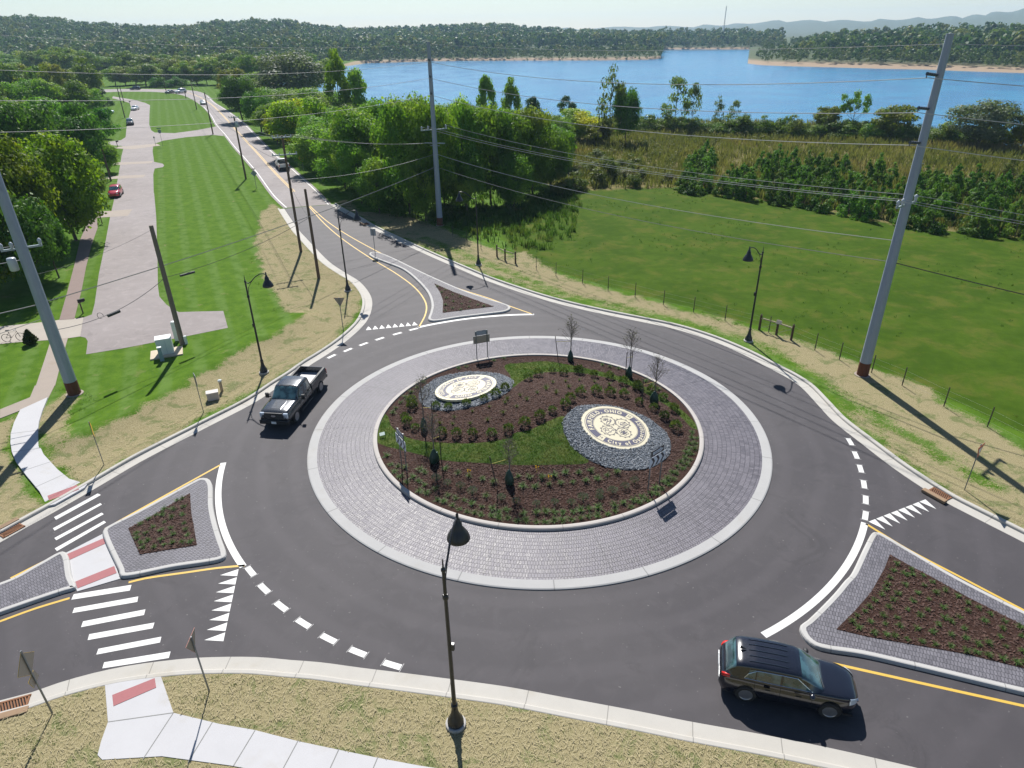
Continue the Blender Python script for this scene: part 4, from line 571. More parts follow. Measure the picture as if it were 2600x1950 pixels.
# ------------------------------------------------------------------ centre mound
def rotpi(P): return [[-x, -y] for x, y in P]
T1 = [list(p) for p in spline(L['islturf1'], .3, True)]; T2 = [list(p) for p in spline(L['islturf2'], .3, True)]
nr, na = 90, 320
rr = np.linspace(0, 9.87, nr); aa = np.linspace(0, 2*np.pi, na, endpoint=False)
RRm, AAm = np.meshgrid(rr, aa, indexing='ij'); mx_, my_ = (RRm*np.cos(AAm)).ravel(), (RRm*np.sin(AAm)).ravel()
tf = np.maximum(sdist(mx_, my_, T1), sdist(mx_, my_, T2))
mz = .15+1.25*(1+np.cos(np.pi*np.minimum(RRm.ravel(), 10)/10))/2+.012*fbm(mx_, my_, 4.0, 9)+.045*np.clip(tf/.12, 0, 1)
mz = np.where(RRm.ravel() > 9.5, np.maximum(mz, .2), mz)
fs = [(i*na+j, (i+1)*na+j, (i+1)*na+(j+1) % na, i*na+(j+1) % na) for i in range(nr-1) for j in range(na)]
def mat_mound():
    t = NT('mulch_and_turf'); p = t.pos(); at = t.n('Attribute', attribute_name='turf').outputs['Fac']
    f = t.noise(11, 5, .75, p); vf = t.noise(45, 3, .8, p); mid = t.noise(1.3, 5, .65, p)
    mu = t.mix(t.sstep(f, .35, .65), (.030, .015, .011), (.064, .033, .024)); mu = t.mix(t.math('MULTIPLY', t.sstep(vf, .6, .8), .8), mu, (.17, .095, .065))
    gr = t.mix(t.sstep(mid, .35, .65), (.045, .088, .012), (.09, .115, .026)); gr = t.mix(t.math('MULTIPLY', t.sstep(f, .5, .75), .5), gr, (.032, .07, .010))
    k = t.sstep(t.math('ADD', at, t.math('MULTIPLY', t.math('SUBTRACT', f, .5), .12)), -.02, .03)
    t.bsdf(t.mix(k, mu, gr), .92, 0, t.bump(t.math('ADD', f, vf), 1.0, .035), .15); return t.m
M_MOUND = mat_mound()
mo = mesh_obj('mulch_bed', np.stack([mx_, my_, mz], 1), fs, M_MOUND, smooth=True); S(mo)
a = mo.data.attributes.new('turf', 'FLOAT', 'POINT'); a.data.foreach_set('value', np.clip(tf, -1, 1).astype(np.float32))
bm = bmesh.new(); bm.from_mesh(mo.data); bmesh.ops.recalc_face_normals(bm, faces=bm.faces)
if sum(f.normal.z for f in bm.faces) < 0: bmesh.ops.reverse_faces(bm, faces=bm.faces)
bm.to_mesh(mo.data); bm.free()
def mulch():
    if 'mulch' in MATS: return MATS['mulch']
    t = NT('mulch'); p = t.pos(); f = t.noise(11, 5, .75, p); vf = t.noise(45, 3, .8, p)
    mu = t.mix(t.sstep(f, .35, .65), (.030, .015, .011), (.064, .033, .024)); mu = t.mix(t.math('MULTIPLY', t.sstep(vf, .6, .8), .8), mu, (.17, .095, .065))
    t.bsdf(mu, .92, 0, t.bump(t.math('ADD', f, vf), 1.0, .035), .15); MATS['mulch'] = t.m; return t.m
# ------------------------------------------------------------------ splitter islands
def inset(P, d):
    P = np.asarray(P, float); a2 = np.sum(P[:, 0]*np.roll(P[:, 1], -1)-np.roll(P[:, 0], -1)*P[:, 1]); n_ = normals2(P, True)
    return P-n_*d*(1 if a2 > 0 else -1)
M_KERB2 = mat_concrete('island_kerb_concrete', (.43, .42, .40), joint=3.0)
def splitter(poly, plant, rot, cut=()):
    P = spline(poly, .25, True)
    rings = [(0, -.01), (.015, .10), (.05, .145), (.09, .16), (.24, .16), (.27, .13)]; n = len(P); vs = []
    for d, z in rings: vs += [(x, y, z) for x, y in inset(P, d)]
    fs = [(j*n+i, j*n+(i+1) % n, (j+1)*n+(i+1) % n, (j+1)*n+i) for j in range(len(rings)-1) for i in range(n)]
    o = mesh_obj('splitter_kerb', vs, fs, M_KERB2); bm = bmesh.new(); bm.from_mesh(o.data); bmesh.ops.recalc_face_normals(bm, faces=bm.faces); 
    if sum(f.normal.z for f in bm.faces) < 0: bmesh.ops.reverse_faces(bm, faces=bm.faces)
    bm.to_mesh(o.data); bm.free(); S(o)
    uv = o.data.uv_layers.new(name='UVMap'); ln = np.concatenate([[0], np.cumsum(np.linalg.norm(np.diff(P, axis=0), axis=1))]); vi = np.zeros(len(o.data.loops), np.int32); o.data.loops.foreach_get('vertex_index', vi)
    uv.data.foreach_set('uv', np.stack([ln[vi % n], ln[vi % n]*0], 1).astype(np.float32).ravel())
    q_ = [list(p) for p in inset(P, .25)]; s = sheet('splitter_paving', q_, .15, M_PAVE); S(s)
    uv = s.data.uv_layers.new(name='UVMap'); vi = np.zeros(len(s.data.loops), np.int32); s.data.loops.foreach_get('vertex_index', vi)
    c_, s_ = math.cos(rot), math.sin(rot); A = np.array(q_); uv.data.foreach_set('uv', np.stack([A[:, 0]*c_+A[:, 1]*s_, -A[:, 0]*s_+A[:, 1]*c_], 1).astype(np.float32)[vi].ravel())
    if plant:
        pl = [list(p) for p in plant]; S(sheet('planting_bed', pl, .165, mulch()))
splitter(L['splitW'], L['plantW'], R(70)); splitter(L['splitE'], L['plantE'], R(-20)); splitter(L['splitN'], L['plantN'], R(30)); splitter(L['splitW2'], None, R(50))
slab('crossing_refuge', L['refuge'], .03, M_WALK); tactile(L['tactR1'], .042); tactile(L['tactR2'], .042)
# ------------------------------------------------------------------ gravel ovals and city seals
ICO = None
def ico():
    global ICO
    if ICO is None:
        bm = bmesh.new(); bmesh.ops.create_icosphere(bm, subdivisions=1, radius=1)
        ICO = (np.array([v.co[:] for v in bm.verts]), np.array([[v.index for v in f.verts] for f in bm.faces])); bm.free()
    return ICO
def mat_stone():
    t = NT('river_stone'); p = t.pos(); n = t.n('TexVoronoi'); t.set(n.inputs['Scale'], 14.0); t.set(n.inputs['Vector'], p)
    sp = t.n('SeparateColor'); t.set(sp.inputs[0], n.outputs['Color'])
    c = t.ramp(sp.outputs[0], [(0, (.085, .10, .12)), (.45, (.155, .18, .21)), (.8, (.22, .24, .265)), (1, (.31, .315, .32))])
    t.bsdf(c, .65, 0, None, .4); return t.m
M_STONE = mat_stone()
def gravel(c, rad, sealc, seed):
    r = np.random.RandomState(seed); V, F = ico(); allv = []; n = 0
    pts = []
    for gx in np.arange(c[0]-rad, c[0]+rad, .072):
        for gy in np.arange(c[1]-rad, c[1]+rad, .072):
            x, y = gx+r.uniform(-.033, .033), gy+r.uniform(-.033, .033)
            if math.hypot(x-c[0], y-c[1]) < rad-.03+.05*math.sin(9*math.atan2(y-c[1], x-c[0])) and math.hypot(x-sealc[0], y-sealc[1]) > 2.02 and math.hypot(x, y) < 9.75: pts.append((x, y))
    fv = []
    for x, y in pts:
        s_ = r.uniform(.030, .058); sc = np.array([s_*r.uniform(.8, 1.5), s_*r.uniform(.7, 1.1), s_*r.uniform(.5, .8)])
        a_ = r.uniform(0, 6.28); tl = r.uniform(-.6, .6); W = V*sc*(1+r.uniform(-.16, .16, V.shape))
        W = np.stack([W[:, 0], W[:, 1]*math.cos(tl)-W[:, 2]*math.sin(tl), W[:, 1]*math.sin(tl)+W[:, 2]*math.cos(tl)], 1)
        W = np.stack([W[:, 0]*math.cos(a_)-W[:, 1]*math.sin(a_), W[:, 0]*math.sin(a_)+W[:, 1]*math.cos(a_), W[:, 2]], 1)+[x, y, mound(x, y)+.05+r.uniform(-.02, .035)]
        fv.append(W[F].reshape(-1, 3))
    o = quads_obj('river_gravel', np.concatenate(fv), M_STONE, None, 3); tag(o, kind='stuff')
    # dark bedding under the stones
    n_ = 80; vs = []; fs = []
    for k, q in enumerate((0, .5, 1.0)):
        for i in range(n_):
            a_ = 2*math.pi*i/n_; x, y = c[0]+rad*q*math.cos(a_), c[1]+rad*q*math.sin(a_); vs.append((x, y, mound(x, y)+.022))
    for k in range(2):
        for i in range(n_): fs.append((k*n_+i, (k+1)*n_+i, (k+1)*n_+(i+1) % n_, k*n_+(i+1) % n_))
    S(mesh_obj('gravel_bedding', vs, fs, mat('bedding', (.045, .05, .058), .9)))
GC = [((4.63, -2.25), (4.64, -1.64)), ((-4.63, 4.02), (-4.64, 3.78))]
for k, (g_, s_) in enumerate(GC): gravel(g_, 3.22 if k == 0 else 3.25, s_, 11+k)

M_CREAM = mat('seal_cream', (.60, .545, .39), .55, 0, .06, 3); M_NAVY = mat('seal_navy', (.065, .062, .105), .5, 0, .12, 5); M_DK = mat('seal_grey', (.13, .12, .115), .55)
def text_mesh(body, size, off=.0):
    cu = bpy.data.curves.new('t', 'FONT'); cu.body = body; cu.size = size; cu.align_x = 'CENTER'; cu.offset = off; cu.extrude = 0; cu.resolution_u = 3
    o = bpy.data.objects.new('t', cu); COL.objects.link(o); dg = bpy.context.evaluated_depsgraph_get(); dg.update()
    m_ = bpy.data.meshes.new_from_object(o.evaluated_get(dg)); 
    v = np.array([q.co[:] for q in m_.vertices]).reshape(-1, 3); f = [tuple(p.vertices) for p in m_.polygons]
    bpy.data.objects.remove(o); bpy.data.curves.remove(cu); bpy.data.meshes.remove(m_); return v, f
ADV = {}
def glyph(ch, size, off):
    k = (ch, size, off)
    if k not in ADV:
        v, f = text_mesh(ch, size, off); ADV[k] = (v, f, (v[:, 0].max()-v[:, 0].min()) if len(v) else size*.3)
    return ADV[k]
def arc_text(mb, txt, r, a_mid, size, cw, z, off=.012, span=None, gap=.055):
    gl = [glyph(c, size, off) if c != ' ' else None for c in txt]
    ws = [(g[2] if g else size*.28)+gap*size/.3 for g in gl]; tot = sum(ws)
    k = (span*r/tot) if span else 1.0; s_ = -1 if cw else 1
    cur = -tot*k/2
    for g, w in zip(gl, ws):
        if g:
            v = g[0].copy(); v[:, 0] -= (v[:, 0].max()+v[:, 0].min())/2; v[:, 0] *= min(1.25, max(.8, k)); mid = cur+w*k/2
            a_ = a_mid+s_*mid/r
            if cw: base = r; ux, uy_ = (math.sin(a_), -math.cos(a_)), (math.cos(a_), math.sin(a_)); rb = r-size*.36
            else: ux, uy_ = (-math.sin(a_), math.cos(a_)), (-math.cos(a_), -math.sin(a_)); rb = r+size*.36
            c0, c1 = rb*math.cos(a_), rb*math.sin(a_)
            mb.add([(c0+p[0]*ux[0]+p[1]*uy_[0], c1+p[0]*ux[1]+p[1]*uy_[1], z) for p in v], g[1])
        cur += w*k
def ring(mb, r0, r1, z, n=96, cx=0, cy_=0):
    mb.add([(cx+r0*math.cos(2*math.pi*i/n), cy_+r0*math.sin(2*math.pi*i/n), z) for i in range(n)]+[(cx+r1*math.cos(2*math.pi*i/n), cy_+r1*math.sin(2*math.pi*i/n), z) for i in range(n)], [(i, n+i, n+(i+1) % n, (i+1) % n) for i in range(n)])
def stroke(mb, pts, w, z):
    P = np.array(pts, float)
    for a_, b_ in zip(P[:-1], P[1:]):
        d = b_-a_; L_ = np.linalg.norm(d)
        if L_ < 1e-6: continue
        n_ = np.array([-d[1], d[0]])/L_*w/2; e = d/L_*w*.3
        mb.add([(*(a_-e-n_), z), (*(b_+e-n_), z), (*(b_+e+n_), z), (*(a_-e+n_), z)], [(0, 1, 2, 3)])
def seal(c, nrm, updeg, label):
    n_ = Vector(nrm).normalized(); u0 = Vector((math.cos(R(updeg)), math.sin(R(updeg)), 0)); Y = (u0-n_*u0.dot(n_)).normalized(); X = Y.cross(n_)
    root = empty('city_seal', label=label, cat='city seal', group='city seals set in gravel on the round island')
    root.matrix_world = Matrix(((X.x, Y.x, n_.x, c[0]), (X.y, Y.y, n_.y, c[1]), (X.z, Y.z, n_.z, c[2]), (0, 0, 0, 1)))
    RS_ = 2.1; b = MB(); N_ = 144   # irregular edge of the cream slab
    b.lathe([(RS_-.02, -.12), (RS_, -.01), (RS_-.02, .02), (.01, .02)], n=N_, cap=True)
    b.v = [(x*(1+.006*math.sin(37*math.atan2(y, x))+.004*math.sin(71*math.atan2(y, x))), y*(1+.006*math.sin(37*math.atan2(y, x))), z) for x, y, z in b.v]
    b.build('plaque', M_CREAM, root)
    b = MB(); ring(b, 1.37, 1.80, .026); b.build('lettering_band', M_NAVY, root)
    b = MB(); ring(b, 1.845, 1.885, .0262); ring(b, 1.325, 1.345, .0262); b.build('outline_ring', M_DK, root)
    b = MB(); arc_text(b, 'FAIRFIELD, OHIO', 1.585, R(90), .40, True, .032, .016, R(136)); arc_text(b, 'City of Opportunity', 1.585, R(-86), .40, False, .032, .014, R(148))
    # the two year figures sit on cream gaps of the band
    b.build('lettering', M_CREAM, root)
    for a_ in (90+97, 90-85):
        b = MB(); t0, t1 = R(a_-6.5), R(a_+6.5); b.add([(r_*math.cos(t), r_*math.sin(t), .0285) for r_, t in ((1.36, t0), (1.81, t0), (1.81, t1), (1.36, t1))], [(0, 1, 2, 3)])
        b.build('year_gap', M_CREAM, root)
    for tx, a_ in (('19', 90+97), ('55', 90-85)):
        b = MB(); v, f = text_mesh(tx, .24, .006); t = R(a_); ux = (-math.sin(t), math.cos(t)) if tx == '19' else (math.sin(t), -math.cos(t))
        uy_ = (-ux[1], ux[0]); v[:, 0] -= v[:, 0].mean(); v[:, 1] -= v[:, 1].mean()
        b.add([(1.58*math.cos(t)+p[0]*ux[0]+p[1]*uy_[0], 1.58*math.sin(t)+p[0]*ux[1]+p[1]*uy_[1], .033) for p in v], f)
        b.build('year_lettering', M_DK, root)
    # four gears, each with its own line drawing
    for k, ad in enumerate((84, -2, 180, 270)):
        gx, gy = .66*math.cos(R(ad-2)), .66*math.sin(R(ad-2)); b = MB(); ring(b, .405, .445, .027, 48, gx, gy)
        for j in range(10):
            t = 2*math.pi*j/10+.2; tx, ty = math.cos(t), math.sin(t); w = .062
            b.add([(gx+.44*tx-w*ty, gy+.44*ty+w*tx, .0272), (gx+.44*tx+w*ty, gy+.44*ty-w*tx, .0272), (gx+.515*tx+w*.7*ty, gy+.515*ty-w*.7*tx, .0272), (gx+.515*tx-w*.7*ty, gy+.515*ty+w*.7*tx, .0272)], [(0, 1, 2, 3)])
        g = b.build('gear', M_DK, root)
        b = MB(); z = .0275; ca, sa = math.cos(R(0)), math.sin(R(0)); rot = lambda P: [(gx+p[0], gy+p[1]) for p in P]; w = .03
        if k == 0:      # sun rays over a hand holding a plant
            for a_ in range(40, 150, 18): stroke(b, rot([(.10*math.cos(R(a_)), .02+.10*math.sin(R(a_))), (.31*math.cos(R(a_)), .02+.31*math.sin(R(a_)))]), w*.8, z)
            stroke(b, rot([(-.30, -.12), (-.10, -.02), (.08, -.10), (.26, .02)]), w*1.6, z); stroke(b, rot([(-.24, -.24), (0, -.18), (.22, -.10)]), w*1.5, z); stroke(b, rot([(-.04, -.04), (.02, .08), (.12, .05)]), w, z)
        elif k == 1:    # low building with columns and a flag line
            stroke(b, rot([(-.27, -.02), (0, .13), (.27, -.02), (-.27, -.02)]), w, z)
            for q in (-.2, -.1, 0, .1, .2): stroke(b, rot([(q, -.05), (q, -.22)]), w, z)
            stroke(b, rot([(-.3, -.26), (.3, -.26)]), w*1.2, z); stroke(b, rot([(-.22, .1), (-.05, .3)]), w*.7, z)
        elif k == 2:    # open book below small gears
            stroke(b, rot([(-.30, -.20), (-.16, -.12), (0, -.20), (.16, -.12), (.30, -.20), (.30, .02), (.16, .10), (0, .02), (-.16, .10), (-.30, .02), (-.30, -.20)]), w, z); stroke(b, rot([(0, -.2), (0, .02)]), w, z)
            for q in (-.14, .05): stroke(b, rot([(q+.08*math.cos(t_), .21+.08*math.sin(t_)) for t_ in np.linspace(0, 6.3, 11)]), w*.8, z)
        else:           # atom: three crossed orbits
            for a_ in (0, 60, 120):
                ex = [(.29*math.cos(t_)*math.cos(R(a_))-.11*math.sin(t_)*math.sin(R(a_)), .29*math.cos(t_)*math.sin(R(a_))+.11*math.sin(t_)*math.cos(R(a_))) for t_ in np.linspace(0, 6.2832, 25)]; stroke(b, rot(ex), w*.9, z)
            b.add([(gx+.08*math.cos(t_), gy+.08*math.sin(t_), z) for t_ in np.linspace(0, 6.28, 13)[:-1]], [tuple(range(12))])
        b.build('emblem', M_NAVY, g)
    return root
seal((4.64, -1.64, .855), (.165, -.10, 1), 135, 'round cream city seal in the gravel oval nearest the camera, letters reading upright')
seal((-4.64, 3.78, .845), (-.14, .10, 1), 315, 'round cream city seal in the far gravel oval, letters upside down')

# ------------------------------------------------------------------ planting: one mesh per plant, copies share it
def blades(n, L0, L1, w, spread, droop, seed, flat=0.0, base=.05):
    r = np.random.RandomState(seed); Q = []
    for i in range(n):
        a = r.uniform(0, 6.283); l = r.uniform(L0, L1); el = r.uniform(*spread); p = np.array([r.uniform(-base, base), r.uniform(-base, base), 0.0]); pts = [p]; e = el
        for s_ in range(4):
            p = p+np.array([math.cos(a)*math.cos(e), math.sin(a)*math.cos(e), math.sin(e)])*l/4; pts.append(p); e -= droop*r.uniform(.7, 1.3)
        sd_ = np.array([-math.sin(a), math.cos(a), 0])
        ww = [w, w*1.1, w*.9, w*.6, w*.1]
        for s_ in range(4): Q += [pts[s_]-sd_*ww[s_]/2, pts[s_]+sd_*ww[s_]/2, pts[s_+1]+sd_*ww[s_+1]/2, pts[s_+1]-sd_*ww[s_+1]/2]
    return np.array(Q)
def leafball(n, rx, rz, l, w, seed, up=.35):
    r = np.random.RandomState(seed); Q = []
    for i in range(n):
        d = r.normal(size=3); d[2] = abs(d[2])*.9-.15; d /= np.linalg.norm(d); q = r.uniform(.55, 1.0)
        p = np.array([d[0]*rx*q, d[1]*rx*q, rz*.45+d[2]*rz*.6*q]); p[2] = max(.03, p[2])
        t_ = d+r.normal(size=3)*.45+np.array([0, 0, up]); t_ /= np.linalg.norm(t_); s_ = np.cross(t_, r.normal(size=3)); s_ /= np.linalg.norm(s_); ll = l*r.uniform(.7, 1.2)
        Q += [p, p+t_*ll*.5+s_*w/2, p+t_*ll, p+t_*ll*.5-s_*w/2]
    return np.array(Q)
M_SHRUB = mat_leaf('shrub_leaf', (.05, .095, .022), (.14, .19, .055), (.21, .23, .075), .25, 9, .45)
M_LILY = mat_leaf('lily_leaf', (.055, .11, .026), (.12, .185, .05), None, .3, 7, .5); M_TUFT = mat_leaf('tuft_leaf', (.07, .115, .025), (.15, .185, .05), None, .3, 9)
M_LAV = mat_leaf('lavender_leaf', (.085, .13, .075), (.19, .225, .165), (.15, .15, .20), .2, 8); M_FLOWER = mat('lily_flower', (.75, .55, .03), .6)
PLANT = {}
for k in range(3):
    PLANT['shrub', k] = quads_mesh('shrub', leafball(210, .36, .62, .20, .085, 20+k), M_SHRUB)
    PLANT['lily', k] = quads_mesh('daylily', blades(38, .30, .50, .030, (.5, 1.35), .33, 30+k), M_LILY)
    PLANT['tuft', k] = quads_mesh('grass_tuft', blades(60, .26, .46, .014, (.75, 1.5), .22, 40+k), M_TUFT)
    PLANT['lav', k] = quads_mesh('lavender', np.concatenate([leafball(200, .30, .40, .17, .022, 50+k, .9), blades(30, .3, .48, .012, (.9, 1.5), .1, 53+k)]), M_LAV)
def plants(lst, kind, name, label, cat, group, z0=None, sc=(.62, .9)):
    for i, p in enumerate(lst):
        o = link(name, PLANT[kind, i % 3]); z = (mound(*p)+.01) if z0 is None else z0
        o.location = (p[0], p[1], z); o.rotation_euler = (0, 0, RS.uniform(0, 6.28)); s_ = RS.uniform(*sc); o.scale = (s_, s_, s_*RS.uniform(.9, 1.1)); tag(o, label, cat, group)
plants(L['shrubs'], 'shrub', 'broadleaf_shrub', 'broad-leaved green shrub in the mulch of the round island', 'shrub', 'broad-leaved shrubs on the round island')
plants(L['tufts'], 'tuft', 'grass_tuft', 'small fountain grass tuft between the shrubs of the round island', 'grass tuft', 'grass tufts on the round island')
plants(L['lilies'], 'lily', 'daylily', 'spiky green daylily clump along the kerb of the round island', 'daylily', 'daylilies on the round island')
plants(L['lavs'], 'lav', 'lavender_bush', 'grey-green lavender bush in the front bed of the round island', 'lavender', 'lavender bushes on the round island')
plants(L['pW'], 'lily', 'daylily', 'daylily clump in the small bed between the two crosswalks', 'daylily', 'daylilies between the crosswalks', .166, (.45, .68))
plants(L['pE'], 'lily', 'daylily', 'daylily clump in the splitter bed behind the black car', 'daylily', 'daylilies behind the black car', .166, (.42, .62))
plants(L['pN'], 'lily', 'daylily', 'small daylily clump in the triangular bed of the far splitter', 'daylily', 'daylilies of the far splitter', .166, (.5, .7))
# a few yellow blooms
for p in ((-3.97, -5.84), (-.25, -5.9), (.4, -6.6)):
    b = MB(); z = mound(*p)
    for k in range(3):
        a_ = k*2.1; b.lathe([(.008, 0), (.035, .04), (.045, .06)], (p[0]+.09*math.cos(a_), p[1]+.09*math.sin(a_), z+.38), 6, False); b.tube([(p[0], p[1], z), (p[0]+.09*math.cos(a_), p[1]+.09*math.sin(a_), z+.39)], .006, 4)
    tag(b.build('lily_bloom', M_FLOWER), 'yellow daylily bloom in the front bed of the round island', 'flower', 'yellow daylily blooms')

# ------------------------------------------------------------------ young staked trees with watering bags
M_BARK = mat('young_bark', (.17, .14, .12), .85, 0, .2, 20); M_BAG = mat('bag_green', (.012, .045, .03), .45, 0, .15, 9, .2); M_STAKE = mat('stake', (.055, .045, .04), .8); M_STRAP = mat('strap', (.60, .50, .12), .6); M_TWIGLEAF = mat_leaf('sapling_leaf', (.09, .10, .05), (.15, .145, .075), None, .25, 5)
def sapling(p, h, seed, stakes, label, bag=True):
    r = np.random.RandomState(seed); z = mound(*p); root = empty('young_tree', (p[0], p[1], z), 0, label, 'young tree', 'staked young trees on the round island')
    b = MB(); b.tube([(0, 0, 0), (.02, .01, h*.4), (.0, .03, h*.75), (.03, 0, h)], [.045, .036, .022, .008], 8); b.build('trunk', M_BARK, root, True)
    b = MB(); Q = []
    for i in range(46):
        t = r.uniform(.42, .95); a_ = r.uniform(0, 6.28); L_ = (1.05-t)*h*.42*r.uniform(.7, 1.2)+.18; e = r.uniform(.6, 1.2); p0 = np.array([.01, .02, t*h])
        d = np.array([math.cos(a_)*math.cos(e), math.sin(a_)*math.cos(e), math.sin(e)]); p1 = p0+d*L_; b.tube([p0, p0+d*L_*.5+[0, 0, -.03], p1], [.011, .008, .004], 5)
        for j in range(3):
            q = p0+d*L_*r.uniform(.4, .9); d2 = d+r.normal(size=3)*.5; d2 /= np.linalg.norm(d2); p2 = q+d2*L_*.45; b.tube([q, p2], [.006, .003], 4)
            for m_ in range(1):
                c = p2+r.normal(size=3)*.05; u = r.normal(size=3)*.022; v = r.normal(size=3)*.022; Q += [c-u, c+v, c+u, c-v]
    b.build('branches', M_BARK, root); f_ = quads_obj('sparse_leaves', np.array(Q), M_TWIGLEAF, root)
    if bag:
        b = MB(); b.lathe([(.20, 0), (.30, .08), (.31, .35), (.22, .62), (.09, .86), (.06, .90)], n=14); o = b.build('watering_bag', M_BAG, root, True); o.scale = (1, .72, 1); o.rotation_euler = (0, 0, r.uniform(0, 3))
        b = MB().box((.14, -.12, .62), (.13, .02, .15), .4); b.build('bag_label', mat('bag_label', (.35, .55, .48), .5), o)
    for sx_, sy_, tilt in stakes:
        b = MB().tube([(sx_, sy_, 0), (sx_+tilt, sy_, 2.0)], .03, 6); b.build('stake', M_STAKE, root)
        b = MB().tube([(sx_+tilt*.8, sy_, 1.55), (.01, .02, 1.6)], .014, 5); b.build('tie_strap', M_STRAP, root)
SL = ['young bare tree left of the far-side trio by the apron', 'young tree with two stakes, middle of the far-side trio', 'twiggy bare young tree, right one of the far-side trio', 'young tree standing left of the far city seal', 'young tree beside the left chevron sign', 'young tree in the front bed above the lavender']
SK = [[(-.9, .1, -.25)], [(-.25, 0, .0), (.15, .1, 0)], [(-.8, -.3, -.1)], [(.55, .1, .0)], [(.35, .3, .0)], [(-.65, -.35, -.35)]]
for k, p in enumerate(L['saplings']):
    pos_ = [(2.85, 8.95), (6.75, 6.1), (7.75, 2.2), (-6.95, -.95), (-6.0, -4.35), (-1.75, -6.6)][k]
    sapling(pos_, [3.5, 3.7, 3.4, 3.6, 3.2, 2.8][k], 60+k, SK[k], SL[k])
b = MB().box((0, 0, .12), (.32, .22, .02), .3); b.tube([(0, 0, -.1), (0, 0, .12)], .012, 5); o = b.build('plant_tag', mat('tag_white', (.62, .72, .64), .5)); o.location = (L['tag'][0], L['tag'][1], .32); o.rotation_euler = (.5, 0, 0); tag(o, 'small pale marker card in the grass by the left chevron sign', 'marker')

# ------------------------------------------------------------------ street lamps
M_BLACK = mat('lamp_black', (.018, .019, .024), .38, 0, .15, 10, spec=.5); M_LENS = mat('lamp_glass', (.55, .58, .6), .2)
lamp0 = None
def lamp():
    root = empty('street_lamp', (0, 0, 0)); tag(root, None, 'street lamp', 'black arm street lamps round the junction')
    MB().lathe([(.36, -.05), (.36, .10), (.33, .12)], n=20).build('footing', M_CONCP, root)
    MB().lathe([(.285, .12), (.285, .2), (.265, .22), (.27, .3), (.2, .45), (.14, .62), (.115, .8), (.10, .98), (.12, 1.0), (.12, 1.06), (.085, 1.09)], n=18).build('base', M_BLACK, root, True)
    b = MB().tube([(0, 0, 1.05), (0, 0, 7.1)], [.078, .055], 12); b.lathe([(.055, 7.1), (.075, 7.12), (.075, 7.2), (.03, 7.25), (.022, 7.5), (.005, 7.62)], n=10); b.lathe([(.075, 5.95), (.095, 6.0), (.095, 6.12), (.07, 6.16)], n=10)
    b.box((0, -.11, 3.9), (.10, .10, .28)); smooth_angle(b.build('pole', M_BLACK, root))
    b = MB().tube([(.04, 0, 7.1), (.25, 0, 7.05), (.48, 0, 7.2), (.85, 0, 7.55), (1.25, 0, 7.78), (1.55, 0, 7.82), (1.72, 0, 7.76)], [.038, .038, .036, .035, .034, .034, .036], 8); b.tube([(.05, 0, 6.25), (.18, 0, 6.75), (.45, 0, 7.12), (.7, 0, 7.4)], [.02, .02, .018, .018], 6)
    smooth_angle(b.build('arm', M_BLACK, root))
    sh = MB().lathe([(.02, 7.94), (.045, 7.9), (.05, 7.72), (.085, 7.69), (.085, 7.60), (.14, 7.56), (.155, 7.38), (.23, 7.28), (.34, 7.08), (.38, 6.95), (.38, 6.91), (.35, 6.92)], (1.72, 0, 0), 20, False).build('shade', M_BLACK, root, True)
    MB().lathe([(.01, 6.92), (.34, 6.925)], (1.72, 0, 0), 18, False).build('lens', M_LENS, sh)
    return root
LL = ['black street lamp nearest the camera, on the front verge', 'black street lamp behind the pickup on the left verge', 'black street lamp by the yield sign on the far left verge', 'black street lamp by the centre steel pole', 'black street lamp on the right verge by the wooden fence panel']
LD = [(.2, 1), (1.42, -.3), (2.05, .15), (-1.74, -.2), (-1.24, -.9)]
for k, (p, hd) in enumerate(zip(L['lamps'], LD)):
    o = lamp() if k == 0 else copy_tree(lamp0)
    if k == 0: lamp0 = o
    o.location = (p[0], p[1], .12 if k == 0 else .05); o['label'] = LL[k]; o.rotation_euler = (0, 0, math.atan2(hd[1], hd[0])); s_ = p[2]/7.62; o.scale = (s_, s_, s_)

# ------------------------------------------------------------------ signs
M_POST = mat('sign_post', (.20, .215, .225), .45, .6); M_BACK = mat('sign_back', (.34, .285, .22), .5, 0, .06); M_SGREY = mat('sign_grey', (.30, .33, .37), .5)
M_SWHITE = mat('sign_white', (.62, .66, .70), .4); M_SBLK = mat('sign_black', (.02, .021, .03), .4); M_SRED = mat('sign_red', (.42, .03, .03), .4); M_SYEL = mat('sign_yellow', (.70, .45, .02), .45)
def plate(mb, poly, y0, y1):
    """outline in x,z; thickness along y"""
    n = len(poly); tri = tessellate_polygon([[Vector((p[0], p[1], 0)) for p in poly]]); vs = [(p[0], y0, p[1]) for p in poly]+[(p[0], y1, p[1]) for p in poly]
    mb.add(vs, [tuple(t) for t in tri]+[tuple(n+i for i in reversed(t)) for t in tri]+[(i, (i+1) % n, n+(i+1) % n, n+i) for i in range(n)])
def sign(name, p, h, rz, panels, label, cat='road sign', posts=((0,),), z=.04, group=None):
    """panels: (part name, outline, material, y0, y1); front of the sign looks along -y"""
    root = empty(name, (p[0], p[1], z), rz, label, cat, group)
    for (px,) in posts: MB().box((px, .035, h/2-.15), (.055, .04, h+.3)).build('post', M_POST, root)
    last = None
    for nm, poly, m_, y0, y1, sub in panels:
        b = MB()
        for q in (poly if isinstance(poly[0][0], (tuple, list)) else [poly]): plate(b, q, y0, y1)
        o = b.build(nm, m_, last if sub else root)
        if not sub: last = o
    return root
tri = lambda cz, s_: [(-s_/2, cz+s_*.433), (s_/2, cz+s_*.433), (0, cz-s_*.433)]
sq = lambda cz, w, h: [(-w/2, cz-h/2), (w/2, cz-h/2), (w/2, cz+h/2), (-w/2, cz+h/2)]
